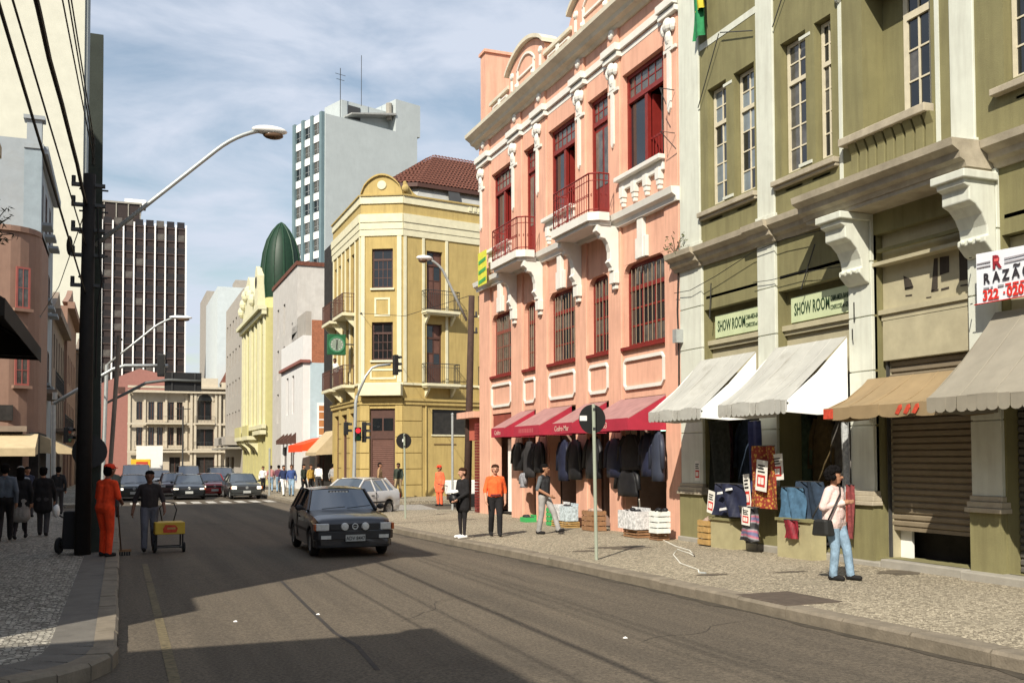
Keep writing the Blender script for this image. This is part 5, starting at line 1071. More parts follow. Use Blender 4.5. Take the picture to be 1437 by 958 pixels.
arm_lamp('street_lamp', 'grey street lamp arm on the timber pole in front of the yellow building', tuple(p0), tuple(p1), tuple(p2), .05, hl=.5)
GP = root('plain_post', (11.65, 35.7, gz(35.7)+.14), 'thin plain grey steel post under the salmon canopy', 'post'); MB().tube([(0,0,0),(0,0,3.6)], .045, 8).build('shaft', STEEL, GP); MB().lathe([(.0,3.66),(.055,3.62),(.055,3.58)], n=8).build('cap', STEEL, GP)
g3 = gnd(378, 695, .15); GP = root('plain_post', (g3.x, g3.y, g3.z), 'thin grey post near the dark shop entrance beyond the yellow building', 'post'); MB().tube([(0,0,0),(0,0,2.6)], .05, 8).build('shaft', STEEL, GP); MB().lathe([(.0,2.66),(.06,2.62),(.06,2.58)], n=8).build('cap', STEEL, GP)
# round traffic signs seen from behind
def round_sign(label, loc, h, hc, r, px):
    b = root('round_sign', loc, label, 'traffic sign', 'round signs on the right pavement')
    MB().tube([(0,0,0),(-.04,0,h)], .032, 8).build('post', mat('painted_post', (.30,.33,.26), .6, .1), b)
    MB().lathe([(0,.035),(r,.035),(r,.05),(0,.05)], (-.045,0,hc), 'y', 32).build('sign_disc', BLACKP, b); MB().box(-.30 if px else -.1,-.16 if px else -.02,.025,.034,hc-.03,hc+.06).build('sticker', WHITEP, b); MB().box(-.06,-.02,-.036,.034,hc-.2,hc-.15).box(-.06,-.02,-.036,.034,hc+.15,hc+.2).build('clamp', STEELD, b)
g1 = gnd(837, 785, .15); round_sign('round black-backed traffic sign on a post in front of the crimson awnings', tuple(g1), 2.8, 2.53, .265, 1)
g2 = gnd(569, 727, .15); round_sign('round black-backed traffic sign on a post in front of the yellow corner door', tuple(g2), 2.7, 2.47, .25, 0)
# traffic signals
def head(par, M_, n=3, lit=None, back=False, nm='signal_head'):
    h = .32*n; o = MB(M_).box(-.15,.15,-.1,.1,-h/2,h/2).build(nm, BLACKP, par, bevel=.02)
    cols = [(.25,.01,.01),(.25,.15,.01),(.01,.2,.08)]
    for k in range(n):
        z = h/2-.16-.32*k; c = cols[k if n == 3 else (0 if k == 0 else 2)]; on = lit == k
        MB(M_).lathe([(0,-.105),(.10,-.105),(.11,-.1)], (0,0,z), 'y', 14).build('lens', mat('lens_%s%d' % ('on' if on else 'off', k if n == 3 else k*2), (1.,.02,.03) if on else c, .3, 0, emit=1.6 if on else 0), o)
        MB(M_).lathe([(.125,-.1),(.125,-.3)], (0,0,z), 'y', 12, 0, math.pi).build('visor', BLACKP, o, fix=False)
    return o
g4 = gnd(496, 703, .15); TLr = root('traffic_signal', tuple(g4), 'grey traffic signal mast with red lit lamp in front of the yellow building', 'traffic light'); B = Vector(g4)
def rel(px, py, Y): return onY(px, py, Y)-B
MB().tube([(0,0,0),rel(499,565,g4.y),rel(501,555,g4.y)], [.085,.075,.07], 10).build('post', STEEL, TLr)
MB().tube([rel(501,556,g4.y),rel(513,528,g4.y),rel(522,516,g4.y),rel(530,513,g4.y),rel(548,511,g4.y)], .06, 8).build('mast_arm', STEEL, TLr, smooth=True)
head(TLr, Matrix.Translation(rel(555,512,g4.y)) @ Matrix.Rotation(R(95), 4, 'Z')); head(TLr, Matrix.Translation(rel(511,606,g4.y)) @ Matrix.Rotation(R(80), 4, 'Z')); head(TLr, Matrix.Translation(rel(501,609,g4.y)+Vector((0,-.2,0))) @ Matrix.Rotation(R(-8), 4, 'Z'), 2, 0)
MB().box(-.55,-.12,-.12,.0,.3,1.1).build('control_cabinet', WHITEP, TLr)
g5 = gnd(484, 700, .15); t5 = root('traffic_signal', tuple(g5), 'short dark two-lamp signal on a thin brown post at the yellow corner', 'traffic light'); MB().tube([(0,0,0),(0,0,3.6)], .05, 8).build('post', mat('brown_post', (.12,.06,.04)), t5); head(t5, Matrix.Translation((.02,-.1,3.5)) @ Matrix.Rotation(R(85), 4, 'Z'), 2)
g6 = gnd(75, 712, .15); t6 = root('traffic_signal', tuple(g6), 'grey traffic signal mast reaching over the road from the left pavement', 'traffic light'); B = Vector(g6)
MB().tube([(0,0,0),rel(75,568,g6.y)], .09, 10).build('post', STEEL, t6); MB().tube([rel(75,566,g6.y),rel(120,540,g6.y),rel(158,518,g6.y),rel(175,513,g6.y),rel(236,513,g6.y)], .075, 8).build('mast_arm', STEEL, t6, smooth=True)
head(t6, Matrix.Translation(rel(226,513,g6.y)+Vector((0,-.15,0))) @ Matrix.Rotation(R(170), 4, 'Z'), 3); head(t6, Matrix.Translation(rel(95,610,g6.y)) @ Matrix.Rotation(R(60), 4, 'Z'), 2)
MB().tube([(0,0,4.5),(0,0,4.8)], .1, 8).build('post_cap', STEEL, t6)
g7 = gnd(140, 700, .15); t7 = root('gantry_sign', (g7.x, g7.y, g7.z), 'dark rectangular sign board seen from behind on a curved mast over the road', 'road sign'); B = Vector(g7)
MB().tube([(0,0,0),rel(148,566,g7.y),rel(180,550,g7.y),rel(205,537,g7.y),rel(236,533,g7.y),rel(282,535,g7.y)], .08, 8).build('mast', mat('dark_mast', (.11,.115,.11), .6), t7, smooth=True)
a_, b_ = rel(231,548,g7.y), rel(283,523,g7.y); MB().box(a_.x,b_.x,a_.y+.1,a_.y+.16,a_.z,b_.z).build('sign_board', BLACKP, t7)
for k in (.2,.82): x = a_.x+(b_.x-a_.x)*k; MB().box(x-.03,x+.03,a_.y+.04,a_.y+.1,a_.z,b_.z).build('sign_rail', STEELD, t7)
g8 = gnd(148, 745, .15); b8 = root('leaning_post', (-.32, 30.0, gz(30)+.14), 'slim leaning grey post beside the kerb behind the timber pole', 'post'); MB().tube([(0,0,0),(.05,0,1.2),(.28,0,5.4)], .06, 8).build('shaft', mat('weathered_post', (.22,.19,.16), .9, .2), b8); MB().tube([(.2,0,5.2),(.36,0,5.3)], .03, 6).build('step', STEELD, b8)
# plaza lamp posts (thin)
for (px, yb) in ((433,0),(0,0)): pass
for (x, y, h, lb) in ((6.6,118,8.5,'thin dark post before the flat wing of the beige plaza building'),(13.2,126,9.5,'taller thin dark post before the beige corner with the red roof')):
    b = root('plaza_post', (x, y, gz(y)), lb, 'post', 'posts on the plaza'); MB().tube([(0,0,0),(0,0,h)], .1, 6).build('shaft', STEELD, b); MB().tube([(-.8,0,h-.3),(.8,0,h-.3)], .05, 5).build('crossbar', STEELD, b)
# overhead cables: leave the timber/concrete poles and run back over the photographer along the pavement
def cable(label, px0, py0, zend, r, sag=.25, xe=-.66, y1=21.5, wob=0):
    v = ray(px0, py0); zt = zend; 
    Yt = (zt+.12-H0)/(v.z/v.y); pt = CAM+v*(Yt/v.y)     # where the cable leaves the top of the picture
    A_ = Vector((xe, y1, zend)); d = pt-A_; t_end = (-16-A_.y)/d.y; E_ = A_+d*t_end; E_.z = zend+.3
    b = root('overhead_cable', tuple(A_), label, 'cable', 'cables running along the left pavement'); rr = random.Random(int(px0)); pts = []
    for k in range(25):
        t = k/24; p = A_.lerp(E_, t)-A_; p.z -= sag*4*t*(1-t)*.3; p += Vector((rr.uniform(-wob,wob), 0, rr.uniform(-wob,wob))); pts.append(p)
    MB().tube(pts, r, 6).build('strand', BLACK, b); MB().tube([(0,0,-.12),(0,0,.04)], .035, 6).build('insulator', BLACKP, b)
cable('lowest slack overhead cable ending on the timber pole', 2, 2, 5.15, .015)
cable('slack overhead cable just above the lowest one', 22, 0, 6.1, .012)
cable('thick black bundled overhead cable', 53, 0, 6.9, .032, wob=.02)
for i, (px, z) in enumerate(((90,7.9),(98,8.1),(102,8.3))): cable(['thin overhead wire lowest of the top three on the concrete pole','thin overhead wire in the middle of the top three','topmost thin overhead wire on the concrete pole'][i], px, 0, z, .011, xe=-.55)
sp_ = root('span_wire', (-3.4, 49.5, 9.0), 'thin wire crossing from the dull pink building to the timber pole', 'wire'); MB().tube([(0,0,-.7),(1.5,-14,-1.5),(2.7,-28,-2.2)], .012, 5).build('strand', BLACK, sp_); MB().tube([(0,.1,-.7),(0,-.1,-.7)], .04, 6).build('hook', STEELD, sp_)
sp_ = root('span_wire', (11.8, 51.7, 9.5), 'thin wire crossing from the yellow building to the brown timber pole', 'wire'); MB().tube([(0,0,0),(.2,-8,-1.2),(.3,-16.8,-1.6)], .012, 5).build('strand', BLACK, sp_); MB().tube([(0,.1,0),(0,-.1,0)], .04, 6).build('hook', STEELD, sp_)
# white hose on the pavement
hp = [gnd(*q, .16) for q in ((878,700),(900,738),(930,757),(948,766),(968,772),(975,780),(968,776),(950,770),(945,778),(955,790),(980,799),(981,803))]; hp[0] = Vector((11.3, 20.6, .9))
A_ = hp[2]; hs = root('garden_hose', tuple(A_), 'thin white hose trailing out of the shop over the pavement', 'hose'); MB().tube([p-A_ for p in hp], .012, 6).build('hose_pipe', mat('white_hose', (.7,.68,.6), .5), hs, smooth=True); MB().tube([hp[-1]-A_, hp[-1]-A_+Vector((.05,-.12,0))], .018, 6).build('nozzle', STEEL, hs)
# litter
for i, (px, py) in enumerate(((330,872),(446,862),(877,895))):
    p = gnd(px, py); b = MB().hexa([(-.025,-.015,.003),(.025,-.02,.003),(.02,.02,.003),(-.02,.015,.003),(-.015,-.005,.015),(.02,-.01,.008),(.015,.015,.018),(-.015,.01,.01)]).build('paper_scrap', WHITEP); b.location = (p.x, p.y, gz(p.y)); tag(b, ['small white paper scrap on the sunlit road between two shadows','white paper scrap beside the tar seam on the road','white paper scrap on the open sunlit road near the right kerb'][i], 'litter', 'paper scraps on the road')

# ================================================================== SHOP GOODS
Tf = FR(0,0,0,-90)
def garment(label, Y, z, w, h, m, X=11.62, kind='jacket', group='garments hung in the shops', tilt=0):
    """hanging jacket facing the street: body, two sleeves, hanger"""
    b = root('hanging_'+kind, (X, Y, z), label, kind, group, R(tilt)); 
    n = 12
    def shape(c, rx, ry, z0, z1, fl=1.15):
        mb = MB(Tf); rows = []
        for j in range(7):
            t = j/6; zz = z1+(z0-z1)*t; s = (.55+.45*min(1, t*3))*(1+(fl-1)*t); rows.append(mb._p([(c+rx*s*math.cos(2*math.pi*k/n)+.012*math.sin(k*3+j), ry*s*math.sin(2*math.pi*k/n)*(1+.25*math.sin(k*2.3+j)), zz) for k in range(n)]))
        for j in range(6):
            for k in range(n): q = (k+1) % n; mb.f.append((rows[j]+k, rows[j]+q, rows[j+1]+q, rows[j+1]+k))
        mb.f.append(tuple(range(rows[0], rows[0]+n))); mb.f.append(tuple(range(rows[-1], rows[-1]+n))); return mb
    shape(0, w*.36, .1, 0, h).build('body', m, b, smooth=True)
    for s in (-1, 1):
        mb = MB(Tf); mb.tube([(s*w*.26,0,h*.93),(s*w*.42,-.02,h*.7),(s*w*.5,-.03,h*.25)], [.06,.07,.055], 8); mb.build('sleeve', m, b, smooth=True)
    MB(Tf).tube([(-w*.25,0,h*.93),(0,0,h*1.03),(w*.25,0,h*.93)], .008, 5).tube([(0,0,h*1.03),(0,0,h*1.12),(.03,0,h*1.15)], .006, 5).build('hanger', STEELD, b); return b
JB = mat('black_nylon', (.012,.012,.014), .5, .3, 6); JN = mat('navy_nylon', (.015,.018,.04), .55, .3, 6); JD = mat('dark_grey_wool', (.03,.028,.03), .9, .3, 6)
def Yx(px, X=11.6): v = ray(px, 660); return X*v.y/v.x
for i, (px, zb, w, h, m, lb) in enumerate(((727,1.55,.75,.75,JB,'black jacket hung at the pier next to the white door panel'),(742,1.35,.75,.95,JD,'dark grey jacket hung behind the man in the vest'),(756,1.5,.6,.8,JB,'short black jacket hung under the second crimson awning'),(790,1.3,.55,1.0,JN,'long navy jacket hung under the lettered awning'),(806,1.35,.7,.95,JB,'black jacket hung at the pier under the lettered awning'),(832,1.4,.8,.95,JB,'wide black jacket hung right behind the round sign'),(862,1.45,.75,.85,JN,'navy jacket hung at the last pier of the pink shop'),(880,1.0,.95,.62,JB,'round black padded jacket hung low in the last bay'),(884,1.65,.9,.75,JD,'dark grey jacket hung above the round padded one'),(908,1.5,.5,.9,JN,'narrow navy jacket deep in the last pink bay'),(922,1.4,.45,1.0,mat('slate_blue_nylon', (.035,.042,.065), .5, .2),'slate blue jacket hung at the end of the pink shop'))):
    garment(lb, Yx(px), zb-.08, w*1.3, h*1.15, m)
b = garment('small pale printed top hung low beside the pier', Yx(735,11.55), .95, .4, .45, mat('printed_grey', (.22,.22,.24), .8, .5, 14), X=11.55, kind='shirt')
# crates and boxes along the pink shop front
def crate(name, label, px, X, w, d, h, z, m, slats=True, goods=None, cat='crate'):
    Y = Yx(px, X); b = root(name, (X, Y, gz(Y)+.15+z), label, cat, 'boxes along the shop fronts'); t = .02
    if slats:
        n = max(3, int(h/.12)); s = h/n
        for k in range(n):
            for (x0, x1, y0, y1) in ((-w/2,w/2,-d/2,-d/2+t),(-w/2,w/2,d/2-t,d/2),(-w/2,-w/2+t,-d/2+t,d/2-t),(w/2-t,w/2,-d/2+t,d/2-t)): MB(Tf).box(x0,x1,y0,y1,k*s+.012,(k+1)*s-.012).build('slat', m, b, fix=False)
        for x in (-w/2+t, w/2-t-.03):
            for y in (-d/2+t, d/2-t-.03): MB(Tf).box(x,x+.03,y,y+.03,0,h).build('corner_post', m, b, fix=False)
        MB(Tf).box(-w/2+t,w/2-t,-d/2+t,d/2-t,.012,.03).build('base_board', m, b, fix=False)
    else:
        MB(Tf).box(-w/2,w/2,-d/2,-d/2+t,0,h).box(-w/2,w/2,d/2-t,d/2,0,h).box(-w/2,-w/2+t,-d/2+t,d/2-t,0,h).box(w/2-t,w/2,-d/2+t,d/2-t,0,h).box(-w/2+t,w/2-t,-d/2+t,d/2-t,0,t).build('box_body', m, b, bevel=.004)
        MB(Tf).prism([(-w/2,h),(w/2,h),(w/2+.02,h+.07),(-w/2-.02,h+.07)], 'y', d/2-.008, d/2-.001).build('flap', m, b)
    if goods:
        g_ = MB(Tf); rr = random.Random(px)
        for k in range(7): g_.ball((rr.uniform(-w*.32,w*.32), rr.uniform(-d*.3,d*.3), h-.02+rr.uniform(-.02,.05)), (rr.uniform(.06,.12), .07, .05), 8, 5, .1, rr)
        g_.build('folded_goods', goods, b, smooth=True)
    return b
WD = mat('raw_crate_wood', (.26,.14,.07), .85, .25, 8, .2, 30); GRC = mat('green_plastic', (.05,.36,.10), .5, .1); PRN = mat('printed_white_carton', (.55,.55,.55), .8, .55, 14); PRB = mat('blue_check_carton', (.45,.52,.55), .8, .5, 16); YCR = mat('yellow_wood_crate', (.40,.25,.09), .85, .25, 8)
crate('plastic_crate', 'low green plastic crate behind the man in the vest', 741, 11.3, .45, .35, .14, 0, GRC, False, JD)
crate('plastic_crate', 'green plastic crate stack beside the vest man', 777, 11.3, .3, .35, .5, 0, GRC, True, None)
crate('carton', 'white printed carton next to the green crate', 787, 11.3, .4, .35, .42, .18, PRN, False, None, 'carton'); crate('carton', 'pale carton on a small pallet under the lettered awning', 798, 11.3, .45, .35, .4, .18, PRB, False, JD, 'carton')
crate('pallet', 'low yellow wood pallet carrying two cartons', 793, 11.3, 1.0, .4, .17, 0, YCR, True, None, 'pallet')
crate('wooden_crate', 'brown slatted wooden crate by the middle pier', 833, 11.35, .62, .4, .52, .0, WD, True, mat('mixed_goods', (.35,.25,.2), .8, .6, 10))
crate('carton', 'white printed carton of goods before the last pier', 889, 11.2, .85, .4, .42, .2, PRN, False, JB, 'carton'); crate('wooden_stool', 'low wooden trestle under the white carton', 893, 11.25, .7, .35, .2, 0, WD, True, None, 'stool')
crate('plastic_basket', 'white and green grid basket at the end of the pink shop', 925, 11.25, .36, .35, .5, .16, mat('white_plastic', (.72,.74,.70), .5, .15, 8), True, JB, 'basket'); crate('wooden_stool', 'low wooden trestle under the grid basket', 924, 11.3, .42, .3, .16, 0, WD, True, None, 'stool')
# lamp tube inside the shop
tb = root('tube_lamp', (12.6, 21.3, 2.55), 'greenish fluorescent tube lamp inside the last pink bay', 'lamp'); MB(Tf).tube([(-.5,0,0),(.5,0,0)], .02, 8).build('tube', mat('lit_tube', (.5,1,.75), .5, 0, emit=3), tb); MB(Tf).box(-.55,.55,-.03,.03,.02,.06).build('fitting', WHITEP, tb)
# olive shop goods
def tagcard(label, px, py, X, w, h, red, tilt=0):
    p = onX(px, py, X); b = root('price_card', (X, p.y, p.z), label, 'price card', 'price cards in the olive shop')
    Tt = Tf @ Matrix.Rotation(R(tilt), 4, 'Y'); MB(Tt).box(-w/2,w/2,-.01,.0,-h/2,h/2).build('card', mat('card_white', (.72,.70,.64), .8, .08), b)
    MB(Tt).box(-w*.36,w*.36,-.014,-.0105,-h*.36,h*.02).build('red_print', mat('card_red', (.55,.04,.03), .8, .3, 30), b); MB(Tt).box(-w*.25,-w*.03,-.018,-.0145,-h*.28,-h*.06).box(w*.03,w*.25,-.018,-.0145,-h*.28,-h*.06).build('printed_figure', mat('card_white', (.72,.70,.64)), b)
    for q in range(3): MB(Tt).box(-w*.34,w*(.3-.1*(q % 2)),-.014,-.0105,h*(.1+.1*q),h*(.15+.1*q)).build('printed_line', BLACKP, b)
    return b
tagcard('small white and red price card on the end pilaster', 979, 660, 11.55, .2, .42, '15', 0)
tagcard('white and red price card hanging on the patterned red blanket', 1069, 667, 11.22, .34, .58, '39', 6); tagcard('white and red price card hanging in front of the dark doorway', 1091, 655, 11.3, .34, .48, '29', -4)
tagcard('white price card on the dark shirt pile', 998, 704, 11.3, .24, .46, '19', 10); tagcard('tall white price card beside the blue cloth', 1049, 690, 11.4, .2, .7, '9', -6); tagcard('white price card on the black bundles', 1047, 724, 11.2, .26, .34, '25', 4)
def cloth(name, label, px0, px1, py0, py1, X, m, amp=.03, cat='cloth', fl=0):
    a, c = onX(px0, py1, X), onX(px1, py0, X); b = root(name, (X, (a.y+c.y)/2, a.z), label, cat); W = abs(a.y-c.y)/2
    drape(-W, W, 0, c.z-a.z, 0, 14, amp, px0, 10, fl).build('fabric', m, b, smooth=True); MB(Tf).tube([(-W,0,c.z-a.z),(W,0,c.z-a.z)], .012, 6).build('rail', STEELD, b); return b
PAT = bpy.data.materials.new('patterned_red'); PAT.use_nodes = True
_n = PAT.node_tree; _v = N(_n, 'ShaderNodeTexVoronoi', i_Scale=16.0); _t = N(_n, 'ShaderNodeTexCoord'); _r = N(_n, 'ShaderNodeValToRGB'); _n.links.new(_t.outputs['Object'], _v.inputs['Vector']); _n.links.new(_v.outputs['Distance'], _r.inputs[0]); _r.color_ramp.elements[0].color = (.5,.28,.05,1); _r.color_ramp.elements[0].position = .2; _r.color_ramp.elements[1].color = (.24,.03,.015,1); _r.color_ramp.elements[1].position = .5
_n.links.new(_r.outputs[0], _n.nodes['Principled BSDF'].inputs['Base Color']); _n.nodes['Principled BSDF'].inputs['Roughness'].default_value = .9
cloth('patterned_blanket', 'red and yellow patterned blanket hanging at the middle pilaster', 1057, 1087, 625, 712, 11.3, PAT, .03, 'blanket', .25)
cloth('blue_cloth', 'narrow dark blue cloth hanging beside the patterned blanket', 1053, 1066, 590, 690, 11.45, mat('dark_blue_cloth', (.03,.035,.10), .9, .3, 6))
cloth('dark_lace', 'dark patterned curtain hanging in the first olive doorway', 985, 1022, 590, 690, 11.9, mat('dark_lace', (.02,.024,.02), .9, .6, 12), .04, 'curtain')
cloth('pale_curtain', 'pale patterned curtain at the edge of the second olive doorway', 1181, 1192, 592, 700, 11.75, mat('pale_patterned', (.35,.36,.36), .9, .5, 14), .03, 'curtain')
cloth('plaid_cloth', 'dark red plaid cloth hanging low behind the woman', 1190, 1198, 680, 755, 11.6, mat('plaid_red', (.18,.04,.04), .9, .5, 14), .02)
def bundle(label, px, py, X, w, h, d, m, layers=5, cat='clothes pile'):
    p = onX(px, py, X); b = root('clothes_pile', (X, p.y, p.z), label, cat, 'piles of goods outside the olive shop'); rr = random.Random(px)
    for k in range(layers):
        hh = h/layers; s = rr.uniform(.88,1.0); dx, dy, tl_ = rr.uniform(-.03,.03), rr.uniform(-.03,.03), rr.uniform(-.015,.015); ww, dd = w/2*s, d/2*s; MB(Tf).hexa([(dx-ww,dy-dd,k*hh+tl_),(dx+ww,dy-dd,k*hh-tl_),(dx+ww,dy+dd,k*hh-tl_),(dx-ww,dy+dd,k*hh+tl_),(dx-ww*.96,dy-dd*.95,(k+1)*hh+tl_),(dx+ww*.97,dy-dd*.97,(k+1)*hh-tl_),(dx+ww*.96,dy+dd,(k+1)*hh-tl_),(dx-ww,dy+dd,(k+1)*hh+tl_)]).build('folded_garment', m[k % len(m)] if isinstance(m, list) else m, b, bevel=hh*.35)
    return b
stand = MB(Tf); p = onX(1020, 752, 11.5)
def table(label, px0, px1, py, X, h, m=OLIVE):
    a, c = onX(px0, py, X), onX(px1, py, X); W = abs(a.y-c.y)/2; b = root('display_stand', (X, (a.y+c.y)/2, gz(a.y)+.15), label, 'stand'); MB(Tf).box(-W,W,-.2,.2,h-.05,h).build('stand_top', m, b)
    MB(Tf).box(-W+.02,W-.02,-.16,.16,.0,h-.05).build('stand_body', mat('cream_board', (.36,.32,.18), .9, .15), b); return b
table('low board stand under the dark shirt pile', 1006, 1038, 748, 11.5, .62); sh_ = cloth('draped_shirts', 'navy shirts with white collars draped over a stand outside the first olive doorway', 1004, 1042, 679, 722, 11.3, JN, .07, 'shirts', .1)
for (dx, dz) in ((-.2,.42),(.1,.5),(.02,.12),(-.12,.1)): MB(Tf).hexa([(dx-.07,-.1,dz),(dx+.07,-.1,dz+.02),(dx+.07,-.02,dz+.03),(dx-.07,-.02,dz),(dx-.05,-.1,dz+.05),(dx+.06,-.1,dz+.06),(dx+.05,-.02,dz+.07),(dx-.05,-.02,dz+.05)]).build('white_collar', mat('white_shirt', (.7,.7,.7)), sh_)
crate('wooden_crate', 'yellow slatted crate of goods at the end pilaster of the olive shop', 994, 11.45, .42, .3, .52, .02, YCR, True, mat('mixed_goods', (.35,.25,.2), .8, .6, 10))
def stripes(name, cols, sc_):
    m = bpy.data.materials.new(name); m.use_nodes = True; n_ = m.node_tree; t_ = N(n_, 'ShaderNodeTexCoord'); w_ = N(n_, 'ShaderNodeTexWave', bands_direction='Z', i_Scale=sc_, i_Distortion=2.5, i_Detail=3.0); r__ = N(n_, 'ShaderNodeValToRGB'); n_.links.new(t_.outputs['Object'], w_.inputs['Vector']); n_.links.new(w_.outputs['Fac'], r__.inputs[0]); e = r__.color_ramp.elements
    e[0].color = cols[0]+(1,); e[1].color = cols[-1]+(1,)
    for q, c in enumerate(cols[1:-1]): e.new((q+1)/(len(cols)-1)).color = c+(1,)
    n_.links.new(r__.outputs[0], n_.nodes['Principled BSDF'].inputs['Base Color']); n_.nodes['Principled BSDF'].inputs['Roughness'].default_value = .5; return m
cloth('packed_blankets', 'black and pink striped blankets packed in clear bags below the patterned blanket', 1037, 1066, 712, 757, 11.25, stripes('pack_stripes', [(.015,.015,.018),(.02,.02,.022),(.25,.25,.27),(.42,.10,.14),(.10,.12,.22)], 1.1), .05, 'blankets')
table('stand under the folded jeans in the second olive doorway', 1100, 1150, 757, 11.5, .72); cloth('draped_jeans', 'dark blue jeans draped over a stand in the second olive doorway', 1098, 1126, 684, 728, 11.4, mat('denim_mid', (.05,.11,.18), .9, .4, 8), .06, 'jeans', .1); cloth('draped_jeans', 'darker jeans and shirts draped beside the blue jeans', 1122, 1152, 676, 728, 11.5, mat('denim_dark', (.02,.035,.06), .9, .4, 8), .06, 'jeans', .1)
cloth('packed_cloth', 'maroon cloth packed with a white border below the jeans', 1100, 1121, 730, 754, 11.25, mat('maroon_pack', (.20,.015,.025), .5, .4, 8), .03)
# banner on the pink balcony
p = onX(678, 375, 11.45); b = root('balcony_banner', (11.45, p.y, p.z), 'small yellow and green banner on the end balcony of the pink building', 'banner'); MB(Tf).box(-.5,.35,-.01,0,-.6,.55).build('banner_sheet', mat('yellow_green_sheet', (.62,.60,.06), .8, .2, 6), b)
for k in range(3): MB(Tf).hexa([(-.42,-.02,.14-k*.34),(.28,-.02,.2-k*.34),(.28,-.012,.2-k*.34),(-.42,-.012,.14-k*.34),(-.42,-.02,.26-k*.34),(.28,-.02,.32-k*.34),(.28,-.012,.32-k*.34),(-.42,-.012,.26-k*.34)]).build('printed_line', mat('green_print', (.06,.30,.08)), b)

for i, (y, z, w_, h_, c, lb) in enumerate(((18.2,1.4,.5,1.3,(.10,.04,.05),'dim wine-coloured garment hung inside the first olive shop'),(17.4,1.3,.6,1.4,(.04,.06,.10),'dim blue garment hung inside the first olive shop'),(16.9,1.5,.5,1.1,(.09,.09,.08),'dim grey garment hung inside the first olive shop'),(15.5,1.4,.5,1.3,(.05,.08,.05),'dim green garment hung inside the second olive shop'),(14.9,1.3,.6,1.4,(.10,.07,.03),'dim brown garment hung inside the second olive shop'),(14.3,1.5,.5,1.1,(.12,.11,.10),'dim pale garment hung inside the second olive shop'))):
    garment(lb, y+.55, z, w_*1.2, h_, mat('dim_garment%d' % i, c, .9, .4, 7), X=12.45)
# notice board and sign at the plaza
pp_ = onY(206, 655, 128); nb = root('notice_board', (pp_.x, 128, gz(128)), 'white and yellow notice board standing before the beige plaza building', 'board'); MB().box(-1.2,1.8,-.1,.1,1.2,4.2).build('panel', WHITEP, nb); MB().box(-1.8,.4,-.16,-.1,1.6,2.6).build('yellow_panel', mat('board_yellow', (.7,.45,.03), .7), nb); MB().box(-1.2,.1,-.2,-.16,1.9,2.3).build('red_band', RL, nb)
for x in (-1.0,1.6): MB().tube([(x,0,0),(x,0,1.3)], .06, 6).build('leg', STEELD, nb)
# ================================================================== VEHICLES
CGL = mat('car_glass', (.03,.04,.045), .04, .2, .5, spec=1.0, ior=2.1); TYRE = mat('tyre_rubber', (.014,.014,.014), .85, .2, 8); RIM = mat('wheel_rim', (.36,.36,.35), .4, .1, 8, metal=.5); CHR = mat('lamp_glass', (.55,.57,.56), .12, .15, 20, spec=.9); AMB = mat('amber_lamp', (.45,.10,.02), .3, .1); TRED = mat('red_lamp', (.3,.01,.01), .3, .1); PLT = mat('plate_grey', (.42,.43,.41), .6, .08); TRIM = mat('dark_bumper', (.03,.03,.032), .6, .15, 6); LIT = mat('lit_headlamp', (1,.93,.75), .3, 0, emit=1.3)
def lerp_prof(prof, y):
    for (a, b) in zip(prof[:-1], prof[1:]):
        if a[0] <= y <= b[0]:
            t = (y-a[0])/(b[0]-a[0]+1e-9); return [p+(q-p)*t for p, q in zip(a[1:], b[1:])]
    return list(prof[-1][1:]) if y > prof[-1][0] else list(prof[0][1:])
